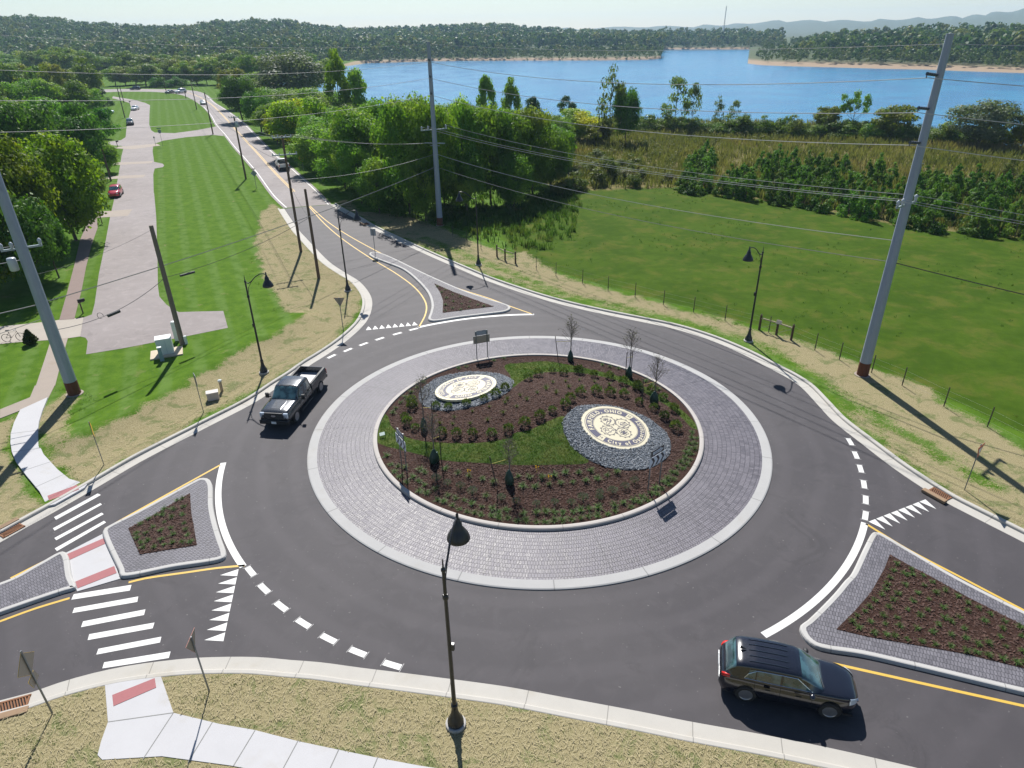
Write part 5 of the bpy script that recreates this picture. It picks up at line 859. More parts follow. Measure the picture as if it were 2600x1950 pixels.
dia = lambda cz, s_: [(0, cz-s_*.707), (s_*.707, cz), (0, cz+s_*.707), (-s_*.707, cz)]
def facing(p, q): return math.atan2(q[1]-p[1], q[0]-p[0])+math.pi/2
def yield_sign(p, h, rz, label):
    cz = h-.42; return sign('yield_sign', p, h, rz, [('panel', tri(cz, .92), M_SRED, -.006, .0, False), ('white_centre', tri(cz+.03, .46), M_SWHITE, -.012, -.007, True), ('back_plate', tri(cz, .90), M_BACK, .001, .008, False)], label, 'yield sign', group='yield signs')
sg = L['signs']
yield_sign(sg['yieldR'], sg['yieldR'][2], R(38), 'red and white yield sign on the right verge')
yield_sign(sg['yieldNW'], sg['yieldNW'][2]-.4, R(176), 'yield sign seen from behind by the far left lamp')
yield_sign(sg['yieldS'], sg['yieldS'][2]-.25, R(274), 'yield sign seen from behind on the front verge').location.z = .12
cs = sg['crossS']
sign('crossing_sign', cs, cs[2]-.25, R(276), [('panel', dia(2.62, .78), M_SYEL, -.008, -.001, False), ('back_plate', dia(2.62, .76), M_BACK, .0, .008, False), ('arrow_panel', [(-.28, 1.72), (.16, 1.58), (.28, 2.0), (-.16, 2.14)], M_SYEL, -.008, -.001, False), ('arrow_back', [(-.27, 1.73), (.16, 1.59), (.27, 1.99), (-.16, 2.13)], M_BACK, .0, .008, False)], 'crossing sign seen from behind at the lower left corner', 'crossing sign', z=.12)
for k, (nm, rz, lab) in enumerate((('edgeA', R(122), 'sign seen edge-on beside the small concrete box'), ('edgeB', R(123), 'sign seen edge-on above the upper crosswalk'))):
    e = sg[nm]; sign('roadside_sign', e, 2.95, rz, [('panel', dia(2.45, .76) if k else sq(2.45, .6, .76), M_SYEL if k else M_SWHITE, -.006, .002, False), ('back_plate', dia(2.45, .74) if k else sq(2.45, .58, .74), M_BACK, .003, .010, False)], lab)
e = sg['keep']; sign('keep_right_sign', e, 2.75, R(170), [('panel', sq(2.38, .62, .76), M_SWHITE, -.006, 0, False), ('back_plate', sq(2.38, .61, .75), M_SGREY, .001, .008, False)], 'square sign seen from behind on the tip of the far splitter', z=.15)
e = sg['old']; sign('warning_sign', e, 3.0, R(180), [('panel', dia(2.3, .75), M_SYEL, -.006, 0, False), ('back_plate', dia(2.3, .74), M_SGREY, .001, .008, False), ('street_name', sq(2.98, .62, .16), M_BACK, -.02, .02, False)], 'diamond sign seen from behind at the old road edge', 'warning sign')
e = sg['yellow']; sign('warning_sign', e, 3.3, R(12), [('panel', dia(2.75, .95), M_SYEL, -.006, .002, False), ('arrow', [[(-.08, 2.5), (.08, 2.5), (.08, 2.85), (-.08, 2.85)], [(-.22, 2.83), (.22, 2.83), (0, 3.1)]], M_SBLK, -.012, -.007, True)], 'yellow diamond warning sign in front of the dark grove', 'warning sign')
e = sg['st1']; sign('street_sign', e, 3.4, R(200), [('panel', [(-.35, 2.9), (-.35, 3.3), (-.15, 3.5), (.15, 3.5), (.35, 3.3), (.35, 2.9), (.15, 2.7), (-.15, 2.7)], M_SGREY, -.01, .01, False), ('name_blade', sq(3.75, .9, .2), mat('name_green', (.03, .16, .10), .5), -.01, .01, False)], 'stop sign seen from behind at the lane corner, with green name blade', 'stop sign')
e = sg['st2']; sign('marker_post', e, 1.9, R(190), [('panel', sq(1.75, .3, .4), M_SGREY, -.01, .01, False)], 'thin marker post left of the stop sign at the lane corner', 'marker post')
def chevron_board(p0, p1, h, label, back=False, flip=False):
    p0, p1 = np.array(p0[:2]), np.array(p1[:2]); c = (p0+p1)/2; d = p1-p0; out = c/np.linalg.norm(c); rz = math.atan2(out[1], out[0])+math.pi/2
    sp_ = max(.62, np.linalg.norm(d))/2; z = mound(*c); w, ph, b0 = 1.30, .62, h-1.02; ow, oh = 1.0, .36
    f_ = -1 if flip else 1; chev = []
    for k in range(3):
        x = (-.42+k*.40); wv = .17; ln = .13
        P = [(x-ln, b0+.03), (x-ln+wv, b0+.03), (x+ln-.0+wv*.55, b0+ph/2), (x-ln+wv, b0+ph-.03), (x-ln, b0+ph-.03), (x+ln-wv*.45+.02, b0+ph/2)]
        chev.append([(f_*a, b_) for a, b_ in P])
    az = b0+ph+.04+oh/2
    arrow = [(f_*a, az+b_) for a, b_ in ((-.42, -.09), (.16, -.09), (.16, -.15), (.44, 0), (.16, .15), (.16, .09), (-.42, .09))]
    root = sign('chevron_sign', c, h, rz, [('chevron_panel', [(-w/2, b0), (w/2, b0), (w/2, b0+ph), (-w/2, b0+ph)], M_SWHITE, -.012, -.004, False), ('chevron_marks', chev, M_SBLK, -.018, -.013, True), ('panel_back', [(-w/2+.01, b0+.01), (w/2-.01, b0+.01), (w/2-.01, b0+ph-.01), (-w/2+.01, b0+ph-.01)], M_BACK, -.003, .004, False),
        ('arrow_panel', [(-ow/2, az-oh/2), (ow/2, az-oh/2), (ow/2, az+oh/2), (-ow/2, az+oh/2)], M_SBLK, -.012, -.004, False), ('arrow_mark', arrow, M_SWHITE, -.018, -.013, True), ('arrow_back', [(-ow/2+.01, az-oh/2+.01), (ow/2-.01, az-oh/2+.01), (ow/2-.01, az+oh/2-.01), (-ow/2+.01, az+oh/2-.01)], M_SGREY, -.003, .004, False)], label, 'chevron sign', ((-sp_,), (sp_,)), z, 'chevron boards on the round island')
    v, f = text_mesh('ONE WAY', .13, .003); v[:, 0] -= (v[:, 0].max()+v[:, 0].min())/2; b = MB(); b.add([(q[0]-.05*f_*0, -.0195, az-.045+q[1]) for q in v], f); b.build('lettering', M_SBLK, root.children[-1] if False else root, fix=False)
    return root
chevron_board(sg['chevL1'], sg['chevL2'], 2.62, 'black and white chevron board at the left front of the round island')
chevron_board(sg['chevR1'], sg['chevR2'], 2.55, 'black and white chevron board at the right front of the round island')
chevron_board(sg['back1'], sg['back2'], 2.35, 'chevron board seen from behind on the far side of the round island')
# ------------------------------------------------------------------ vehicles (front looks along +x, right side is -y)
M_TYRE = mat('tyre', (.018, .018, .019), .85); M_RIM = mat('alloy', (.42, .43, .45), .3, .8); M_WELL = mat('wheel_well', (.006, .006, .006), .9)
M_CHROME = mat('chrome', (.62, .64, .66), .15, .9); M_TAIL = mat('tail_red', (.55, .02, .015), .25); M_HEAD = mat('headlamp', (.62, .68, .74), .12, .3); M_TRIM = mat('black_trim', (.015, .015, .017), .6)
def mat_paint(name, c, rough=.22, metal=.25):
    if name in MATS: return MATS[name]
    t = NT(name); p = t.pos(); n = t.noise(3, 4, .6, p); t.bsdf(t.mix(t.math('MULTIPLY', n, .3), c, tuple(min(1, x*1.5+.01) for x in c)), t.math('ADD', rough, t.math('MULTIPLY', n, .10)), metal, None, .5, .8); MATS[name] = t.m; return t.m
def mat_glass(name='car_glass', c=(.018, .045, .050)):
    if name in MATS: return MATS[name]
    t = NT(name); n = t.noise(2.2, 3, .5, t.pos()); t.bsdf(t.mix(t.sstep(n, .4, .65), c, tuple(x*2.6+.01 for x in c)), .06, 0, None, .8, 1.0); MATS[name] = t.m; return t.m
def surf(name, us, vs_, fn, m, parent, close=False):
    P = [fn(u, v) for u in us for v in vs_]; nv = len(vs_)
    F_ = [(i*nv+j, i*nv+j+1, (i+1)*nv+j+1, (i+1)*nv+j) for i in range(len(us)-1) for j in range(nv-1)]
    o = mesh_obj(name, P, F_, m, parent, True); bm = bmesh.new(); bm.from_mesh(o.data); bmesh.ops.remove_doubles(bm, verts=bm.verts, dist=1e-4); bmesh.ops.recalc_face_normals(bm, faces=bm.faces)
    c = sum((f.calc_center_median() for f in bm.faces), Vector())/max(1, len(bm.faces))
    if sum((f.calc_center_median()-Vector((0, 0, .7))).dot(f.normal) for f in bm.faces) < 0: bmesh.ops.reverse_faces(bm, faces=bm.faces)
    bm.to_mesh(o.data); bm.free(); return o
def smooth_interp(x, xp, fp): 
    y = np.interp(x, xp, fp); w = .06; return (np.interp(x-w, xp, fp)+2*y+np.interp(x+w, xp, fp))/4
def body_fn(K):
    """lower body: K = dict of station tables"""
    X = K['x']
    def f(u, v):       # v 0..1 from right sill over the top to left sill
        w = smooth_interp(u, X, K['w']); zb = smooth_interp(u, X, K['zb']); zt = smooth_interp(u, X, K['zt']); cr = smooth_interp(u, X, K['crown'])
        t = abs(v-.5)*2; s_ = -1 if v < .5 else 1       # t 1 at the sill, 0 at the centre line
        if t > .45:
            q = (1-t)/.55; z = zb+(zt-zb)*q; y = w*(.93+.09*math.sin(math.pi*min(1, q*1.12)**.9))*(1-.055*q**3)
        else:
            q = t/.45; y = w*.965*(q if q < .999 else 1)**(.92); z = zt+cr*(1-q**3.2)
        return (u, s_*y, z)
    return f
def cabin_fn(K):
    X = K['cx']
    def f(u, v, off=0.0):
        wb = np.interp(u, X, K['cwb']); wr = np.interp(u, X, K['cwr']); zb = np.interp(u, X, K['czb']); zr = smooth_interp(u, X, K['czr']) if off == 0 or True else 0
        zr = max(zr, zb+.001); t = abs(v-.5)*2; s_ = -1 if v < .5 else 1
        h = zr-zb; ws = wb-(wb-wr)*.85; zs = zb+.84*h
        if t > .42: q = (1-t)/.58; y, z = wb+(ws-wb)*q, zb+(zs-zb)*q
        else:
            a = (1-t/.42)*math.pi/2; y, z = ws*abs(math.cos(a))**.75, zs+(zr-zs)*math.sin(a)**.75
        p = Vector((u, s_*y, z))
        if off: n_ = Vector((0.0, s_*y*.9, (z-zb)*.6+.05)).normalized() if t > .42 else Vector((.0, s_*y*.3, .8)).normalized(); p += n_*off
        return tuple(p)
    return f
def wheel(root, x, y, r, w, spokes=5):
    s_ = -1 if y < 0 else 1
    we = MB().lathe([(r*.62, -w/2), (r*.93, -w/2), (r, -w*.36), (r, w*.36), (r*.93, w/2), (r*.66, w/2)], n=28, cap=False); we.xform(Matrix.Translation((x, y, r)) @ Matrix.Rotation(-s_*math.pi/2, 4, 'X')); o = we.build('wheel', M_TYRE, root); smooth_angle(o, 35)
    b = MB(); b.lathe([(r*.70, w*.46), (r*.66, w*.50), (r*.62, w*.46), (r*.60, w*.30), (.01, w*.28)], n=28); 
    for k in range(spokes):
        for d in (-.10, .10):
            a = 2*math.pi*k/spokes+d; ca, sa = math.cos(a), math.sin(a); n_ = len(b.v); hw = r*.055
            b.add([(r*.10*ca-hw*sa, r*.10*sa+hw*ca, w*.42), (r*.10*ca+hw*sa, r*.10*sa-hw*ca, w*.42), (r*.64*ca+hw*sa, r*.64*sa-hw*ca, w*.47), (r*.64*ca-hw*sa, r*.64*sa+hw*ca, w*.47)], [(0, 1, 2, 3)])
    b.lathe([(r*.16, w*.43), (r*.10, w*.46), (.01, w*.46)], n=12)
    b.xform(Matrix.Translation((x, y, r)) @ Matrix.Rotation(-s_*math.pi/2, 4, 'X')); rim = b.build('rim', M_RIM, o, fix=True)
    b = MB().lathe([(.01, w*.285), (r*.585, w*.295)], n=20, cap=False); b.xform(Matrix.Translation((x, y, r)) @ Matrix.Rotation(-s_*math.pi/2, 4, 'X')); b.build('brake_disc', M_WELL, o)
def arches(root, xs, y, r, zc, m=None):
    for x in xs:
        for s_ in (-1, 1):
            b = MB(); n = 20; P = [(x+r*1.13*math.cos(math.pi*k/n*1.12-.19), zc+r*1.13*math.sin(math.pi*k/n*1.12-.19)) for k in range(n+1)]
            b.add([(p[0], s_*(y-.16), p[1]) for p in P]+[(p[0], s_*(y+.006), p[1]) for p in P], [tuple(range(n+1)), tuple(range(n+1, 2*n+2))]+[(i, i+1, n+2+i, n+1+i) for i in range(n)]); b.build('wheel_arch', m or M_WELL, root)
def car(name, K, paint, label, cat, group=None, detail=True):
    root = empty(name, (0, 0, 0), 0, label, cat, group); X = K['x']; bf = body_fn(K)
    us = np.linspace(X[0], X[-1], 44 if detail else 20); vs_ = np.linspace(0, 1, 29 if detail else 15)
    surf('body', us, vs_, bf, paint, root)
    # floor and ends closed with dark trim
    b = MB().box(((X[0]+X[-1])/2, 0, K['zb'][len(X)//2]+.02), (X[-1]-X[0]-.35, K['w'][len(X)//2]*1.75, .10)); b.build('underbody', M_TRIM, root)
    for s_, e in ((1, X[-1]), (-1, X[0])):
        P = [bf(e, v) for v in vs_]; b = MB(); b.add(P, [tuple(range(len(P)))]); b.build('bumper_front' if s_ > 0 else 'bumper_rear', paint, root)
    cf = cabin_fn(K); CX_ = K['cx']; ucs = np.unique(np.concatenate([np.linspace(CX_[0], CX_[-1], 34), CX_])); surf('cabin', ucs, np.linspace(0, 1, 27), cf, paint, root)
    g = mat_glass(); off = .008
    def pane(nm, u0, u1, v0, v1, par=root, m_=g, o_=off): return surf(nm, np.linspace(u0, u1, 9), np.linspace(v0, v1, 9), lambda u, v: cf(u, v, o_), m_, par)
    ws0, ws1 = K['wind']; rg0, rg1 = K['rearg']
    pane('windscreen', ws0, ws1, .245, .755); pane('rear_window', rg0, rg1, .26, .74)
    for (a, b_, tl, tr) in K['side']:
        for sgn in (0, 1):
            def fn(u, v, sgn=sgn, a=a, b_=b_, tl=tl, tr=tr):
                # v 0 bottom..1 top ; trapezoid with slanted ends
                uu = (a+(b_-a)*u); uu = uu+((tl)*(1-u)+(tr)*u)*v; vv = .045+.205*v; return cf(uu, vv if sgn == 0 else 1-vv, off)
            o = surf('side_window', np.linspace(0, 1, 7), np.linspace(0, 1, 5), fn, g, root)
    for x in K['wheels']:
        for s_ in (-1, 1): wheel(root, x, s_*(K['track']-.05), K['wr'], .24, K.get('spokes', 5))
    arches(root, K['wheels'], K['track']+.035, K['wr'], K['wr'])
    return root
SUV = dict(x=[-2.40, -2.36, -2.25, -1.9, -1.2, 0, .9, 1.3, 1.75, 2.1, 2.28, 2.37, 2.40],
    w=[.56, .72, .84, .90, .92, .92, .915, .905, .87, .77, .62, .46, .30], zb=[.42, .32, .26, .23, .22, .22, .22, .22, .22, .23, .26, .32, .40],
    zt=[.80, .94, 1.04, 1.08, 1.06, 1.03, 1.00, .99, .955, .90, .85, .77, .68], crown=[.02, .03, .04, .04, .04, .05, .08, .085, .075, .06, .04, .02, .01],
    cx=[-2.28, -2.20, -1.92, -1.7, -1.2, -.4, .2, .45, .8, 1.18], cwb=[.74, .78, .83, .85, .865, .87, .86, .85, .83, .78], cwr=[.60, .62, .66, .68, .69, .69, .66, .64, .62, .60],
    czb=[1.02, 1.02, 1.03, 1.04, 1.03, 1.01, 1.0, .99, .99, .985], czr=[1.03, 1.16, 1.57, 1.635, 1.685, 1.695, 1.65, 1.56, 1.33, 1.05], wind=(.33, 1.10), rearg=(-2.21, -1.90),
    side=[(-1.52, -1.22, .10, .02), (-1.16, -.36, .0, .02), (-.28, .72, .02, -.42)], wheels=(-1.43, 1.43), track=.875, wr=.375)
P_BLK = mat_paint('paint_black', (.006, .007, .013), .14, 0)
suv = car('black_suv', SUV, P_BLK, 'black SUV leaving the roundabout at the lower right', 'car')
cf = cabin_fn(SUV); bf = body_fn(SUV)
for s_ in (0, 1):   # bright window surround, mirrors, lamps, handles
    line = [(-1.58, .055), (-1.45, .16), (-1.15, .245), (-.4, .25), (.2, .25), (.42, .18), (.76, .05)]; pts = [cf(u, v if s_ == 0 else 1-v, .014) for u, v in line]+[cf(u, .045 if s_ == 0 else .955, .014) for u in np.linspace(.76, -1.58, 12)]
    MB().tube(pts, .014, 5).build('window_trim', M_CHROME, suv)
    sy = -1 if s_ == 0 else 1
    b = MB(); b.lathe([(.02, -.10), (.10, -.07), (.115, .05), (.06, .10)], n=12); b.xform(Matrix.Translation((.72, sy*1.02, 1.06)) @ Matrix.Rotation(math.pi/2, 4, 'Y') @ Matrix.Diagonal((.8, 1.25, .9, 1))); b.build('wing_mirror', M_TRIM if s_ else P_BLK, suv, True)
    us = np.linspace(-2.33, -2.05, 7); lo, hi = (.30, .42) if s_ == 0 else (.58, .70)
    surf('tail_lamp', us, np.linspace(.235, .315, 6) if s_ == 0 else np.linspace(.685, .765, 6), lambda u, v: (lambda p: (p[0]-.012, p[1]*1.012, p[2]+.012))(bf(u, v)), M_TAIL, suv)
    surf('headlight', np.linspace(2.02, 2.34, 7), np.linspace(.19, .30, 6) if s_ == 0 else np.linspace(.70, .81, 6), lambda u, v: (lambda p: (p[0]+.014, p[1]*1.014, p[2]+.012))(bf(u, v)), M_HEAD, suv)
    for x in (-.75, .30): MB().box((x, sy*.955, .86), (.20, .03, .035)).build('door_handle', M_TRIM, suv)
    b = MB()
    for x in (-1.18, -.30, .78): b.tube([(bf(x, .14 if s_ == 0 else .86)[0], bf(x, q)[1]*1.003, bf(x, q)[2]) for q in (np.linspace(.06, .26, 7) if s_ == 0 else np.linspace(.94, .74, 7))], .006, 4)
    b.build('door_seam', M_WELL, suv)
b = MB()
for y in (-.50, -.26, .0, .26, .50):
    pts = [(u, y, (lambda: next(cf(u, v)[2] for v in np.linspace(.30, .5, 400) if abs(cf(u, v)[1]) <= abs(y)+1e-3))()+.012) for u in np.linspace(-1.45, -.1, 8)]; b.tube(pts, .014, 5)
b.build('roof_ribs', P_BLK, suv)
MB().box((-2.40, 0, .62), (.03, 1.25, .16)).build('bumper_strip', mat('bumper_silver', (.42, .43, .44), .35, .6), suv)
MB().box((-2.43, 0, .86), (.02, .50, .13)).build('number_plate', mat('plate', (.65, .67, .68), .5), suv)
b = MB().tube([(2.36, y, .72-.05*abs(y)) for y in np.linspace(-.5, .5, 9)], .03, 6); b.build('grille_bar', M_CHROME, suv)
b = MB(); b.add([(-1.78, -.015, 1.66), (-1.55, -.015, 1.69), (-1.76, -.01, 1.80), (-1.78, .015, 1.66), (-1.55, .015, 1.69), (-1.76, .01, 1.80)], [(0, 1, 2), (5, 4, 3), (0, 2, 5, 3), (1, 4, 5, 2)]); b.build('roof_aerial', M_TRIM, suv)
MB().tube([(1.16, -.55, 1.10), (1.02, .0, 1.17)], .012, 5).build('wiper', M_TRIM, suv)
a_, b_ = np.array([6.85, -19.5]), np.array([9.68, -20.27]); d_ = (b_-a_)/np.linalg.norm(b_-a_); ctr = (a_+b_)/2+np.array([-d_[1], d_[0]])*.78
suv.location = (ctr[0], ctr[1], .008); suv.rotation_euler = (0, 0, math.atan2(d_[1], d_[0]))

# pickup: crew cab with an open bed
PK = dict(x=[-.62, -.5, 0, .8, 1.35, 1.6, 2.2, 2.75, 2.98, 3.07, 3.10], w=[1.0, 1.0, 1.0, 1.0, 1.0, 1.0, .99, .97, .93, .87, .82], zb=[.50, .50, .50, .50, .50, .50, .50, .52, .54, .56, .60],
    zt=[1.26, 1.26, 1.25, 1.24, 1.24, 1.24, 1.23, 1.20, 1.15, 1.06, .98], crown=[.02, .02, .03, .04, .07, .085, .085, .07, .05, .03, .02],
    cx=[-.66, -.60, -.5, 0, .75, .95, 1.2, 1.62], cwb=[.93, .94, .95, .95, .94, .93, .92, .89], cwr=[.76, .77, .78, .78, .76, .74, .72, .70],
    czb=[1.22, 1.22, 1.22, 1.22, 1.22, 1.22, 1.22, 1.22], czr=[1.80, 1.92, 1.965, 1.985, 1.95, 1.86, 1.64, 1.28], wind=(.86, 1.54), rearg=(-.66, -.60),
    side=[(-.46, .30, .02, .0), (.38, 1.25, .0, -.34)], wheels=(-2.02, 2.05), track=.94, wr=.42, spokes=8)
def pickup(paint, label, bed_len=2.35, name='pickup_truck', group=None, floor=(.42, .42, .43)):
    t = car(name, PK, paint, label, 'pickup truck', group); xb0, xb1 = -.72-bed_len, -.70
    for s_ in (-1, 1):
        b = MB(); P = [(.50, .93), (.62, .985), (.95, 1.0), (1.22, .985), (1.29, .95), (1.29, .82), (1.22, .80), (.86, .80)]
        vs = [(x, s_*y, z) for x in (xb0, xb1) for z, y in P]; n = len(P); b.add(vs, [(i, (i+1) % n, n+(i+1) % n, n+i) for i in range(n)]+[tuple(range(n)), tuple(range(n, 2*n))]); bevel(smooth_angle(b.build('bed_side', paint, t)), .015)
        MB().box(((xb0+xb1)/2, s_*.875, 1.30), (bed_len, .14, .03)).build('bed_rail', M_TRIM, t)
        MB().box((xb0-.02, s_*.94, 1.0), (.06, .12, .34)).build('tail_lamp', M_TAIL, t)
        b = MB().box((1.22, s_*1.22, 1.38), (.10, .22, .34)); b.tube([(1.22, s_*.95, 1.28), (1.22, s_*1.14, 1.30)], .03, 6); b.tube([(1.22, s_*.95, 1.4), (1.22, s_*1.14, 1.44)], .02, 6); bevel(b.build('wing_mirror', M_TRIM, t), .02)
        MB().box((1.275, s_*1.21, 1.50), (.012, .18, .05)).build('mirror_glint', M_CHROME, t)
        b = MB().tube([(-.5, s_*1.02, .42), (1.3, s_*1.02, .42)], .05, 8); b.build('step_bar', M_TRIM, t)
        bevel(MB().box((3.02, s_*.76, .98), (.16, .30, .36)).build('headlight', M_HEAD, t), .04)
        for x in (-.30, .62): MB().box((x, s_*1.012, 1.10), (.20, .03, .04)).build('door_handle', M_TRIM, t)
        b = MB()
        for x in (-.58, .33, 1.32): b.box((x, s_*.998, .92), (.012, .03, .6))
        b.build('door_seam', M_WELL, t)
    bevel(MB().box((xb0-.005, 0, .92), (.07, 1.86, .76)).build('tailgate', paint, t), .02)
    MB().box(((xb0+xb1)/2, 0, .84), (bed_len, 1.64, .04)).build('bed_floor', mat('bed_floor_%g' % floor[0], floor, .55, .2), t)
    MB().box((xb1-.02, 0, 1.06), (.05, 1.64, .42)).build('bed_front', M_TRIM, t)
    MB().box(((xb0+xb1)/2, 0, .58), (bed_len, 1.5, .14)).build('frame', M_TRIM, t)
    MB().box((xb0-.14, 0, .58), (.2, 1.86, .2)).build('rear_bumper', M_TRIM, t)
    bevel(MB().box((3.08, 0, .56), (.26, 1.92, .30)).build('front_bumper', M_TRIM, t), .05)
    b = MB().box((3.07, 0, .98), (.10, 1.20, .40)); bevel(b.build('grille', mat('grille', (.03, .03, .033), .5), t), .03)
    g = MB(); g.lathe([(.13, 0), (.13, .012), (.01, .014)], n=20); g.xform(Matrix.Translation((3.125, 0, .99)) @ Matrix.Rotation(math.pi/2, 4, 'Y') @ Matrix.Diagonal((.5, 1.2, 1, 1))); g.build('badge', M_CHROME, t)
    MB().box((3.22, .0, .56), (.015, .32, .16)).build('number_plate', mat('plate', (.65, .67, .68), .5), t)
    b = MB(); b.add([(1.75, -.42, 1.338), (2.72, -.36, 1.272), (2.72, .36, 1.272), (1.75, .42, 1.338), (1.75, -.38, 1.352), (2.66, -.32, 1.286), (2.66, .32, 1.286), (1.75, .38, 1.352)], [(0, 1, 5, 4), (1, 2, 6, 5), (2, 3, 7, 6), (4, 5, 6, 7), (3, 0, 4, 7)]); b.build('bonnet_bulge', paint, t)
    for y in (-.42, -.14, 0, .14, .42): MB().box((.84, y, 1.945), (.07, .05, .03)).build('roof_marker', M_TRIM, t)
    return t
P_GREY = mat_paint('paint_graphite', (.040, .044, .050), .22, .45)
tr = pickup(P_GREY, 'dark grey crew-cab pickup truck driving in the roundabout, empty bed', 2.5)
d_ = np.array([-.50, -4.42]); tr.location = (-16.0, 3.15, .008); tr.rotation_euler = (0, 0, math.atan2(d_[1], d_[0])-.02)
wp = pickup(mat_paint('paint_white', (.62, .63, .64), .3, 0), 'white pickup truck driving away on the old road', 2.0, 'pickup_truck', None, (.05, .05, .05))
dd = np.array(L['oldR'][3])-np.array(L['oldR'][1]); wp.location = (-43.2, 92.2, .03); wp.rotation_euler = (0, 0, math.atan2(dd[1], dd[0])); wp.scale = (.9, .92, .95)
SED = dict(x=[-2.2, -2.1, -1.7, -1.2, 0, .9, 1.5, 1.95, 2.15, 2.2], w=[.66, .78, .85, .87, .88, .87, .84, .78, .68, .58], zb=[.34, .28, .25, .25, .25, .25, .25, .26, .30, .36],
    zt=[.78, .90, .95, .95, .93, .91, .86, .80, .70, .62], crown=[.03, .04, .05, .05, .05, .07, .08, .06, .03, .01],
    cx=[-1.75, -1.5, -1.0, -.3, .2, .5, 1.05], cwb=[.74, .78, .81, .82, .81, .80, .74], cwr=[.55, .58, .60, .60, .58, .56, .55], czb=[.93, .93, .92, .91, .90, .90, .89], czr=[.95, 1.16, 1.40, 1.46, 1.41, 1.28, .95],
    wind=(.28, .98), rearg=(-1.66, -1.12), side=[(-1.15, -.30, .16, .0), (-.22, .62, .0, -.34)], wheels=(-1.35, 1.35), track=.80, wr=.32)
def small(paintname, c, p, rz, label, K=SED, s_=1.0, name='parked_car', group=None):
    o = car(name, K, mat_paint(paintname, c, .25, .1), label, 'car', group, False); o.location = (p[0], p[1], .03); o.rotation_euler = (0, 0, rz); o.scale = (s_,)*3
    for s in (-1, 1):
        MB().box((K['x'][-1]-.10, s*.60, K['zt'][-1]+.06), (.16, .26, .12)).build('headlight', M_HEAD, o); MB().box((K['x'][0]+.06, s*.64, K['zt'][0]+.02), (.10, .22, .14)).build('tail_lamp', M_TAIL, o)
    return o
lane_dir = math.atan2(-.86, .42)
small('paint_red', (.42, .02, .045), (-63.0, 71.0), lane_dir-.12, 'red parked hatchback at the edge of the grey lane', SUV, .92)
small('paint_black2', (.012, .012, .014), (-108.0, 166.0), lane_dir, 'black parked SUV beside the pole along the grey lane', SUV)
small('paint_white2', (.72, .72, .72), (-127.5, 208.5), lane_dir-.3, 'white parked car farther up the grey lane', SED)
small('paint_silver', (.45, .50, .58), (-131.5, 198.0), R(20), 'silver car parked on a driveway under the trees', SED)
ro = math.atan2(-.85, .47)
small('paint_white3', (.74, .74, .74), (-143.2, 281.0), ro-.9, 'white van rounding the bend of the old road', SUV, 1.15, 'driving_car'); small('paint_dark4', (.02, .022, .026), (-147.4, 279.8), ro-.9, 'black car right in front of the white van at the bend', SED, 1.0, 'driving_car')
small('paint_white5', (.72, .73, .75), (-111.5, 226.0), ro, 'white car approaching on the old road', SED, 1.0, 'driving_car'); small('paint_dark5', (.03, .03, .035), (-175.0, 305.5), R(180), 'dark car on the far road by the thicket', SUV, 1.0, 'driving_car')
small('paint_dark6', (.02, .03, .05), (-90.0, 114.0), R(10), 'dark blue car half hidden under the left trees', SED)

# ------------------------------------------------------------------ steel transmission poles
def mat_galv():
    t = NT('galvanised'); p = t.pos(); m_ = t.n('Mapping'); t.set(m_.inputs['Vector'], p); m_.inputs['Scale'].default_value = (3, 3, .6)
    n = t.noise(2.0, 5, .7, m_.outputs[0]); s_ = t.noise(14, 3, .6, p); c = t.mix(n, (.25, .29, .37), (.34, .385, .46)); c = t.mix(t.math('MULTIPLY', t.sstep(s_, .6, .75), .4), c, (.20, .23, .29)); t.bsdf(c, .6, .25, None, .4); return t.m
M_GALV = mat_galv(); M_RUST = mat('rust_base', (.12, .038, .018), .85, 0, .25, 6); M_INS = mat('insulator_grey', (.055, .065, .085), .5); M_PORC = mat('porcelain', (.42, .46, .50), .3); M_ARM = mat('galv_arm', (.30, .36, .38), .5, .3)
M_WOOD = mat('pole_wood', (.125, .085, .06), .9, 0, .25, 9, .3); M_WOODG = mat('pole_wood_grey', (.17, .14, .115), .9, 0, .22, 9, .3); M_WIRE = mat('wire_alu', (.42, .42, .41), .5, .2); M_WIREL = mat('wire_dull', (.26, .26, .26), .6, .2); M_CABLE = mat('cable_dark', (.05, .05, .055), .7); M_CABLEL = mat('cable_grey', (.24, .24, .23), .6)
def axis_pt(base, h, z): return Vector((base[0], base[1], z))
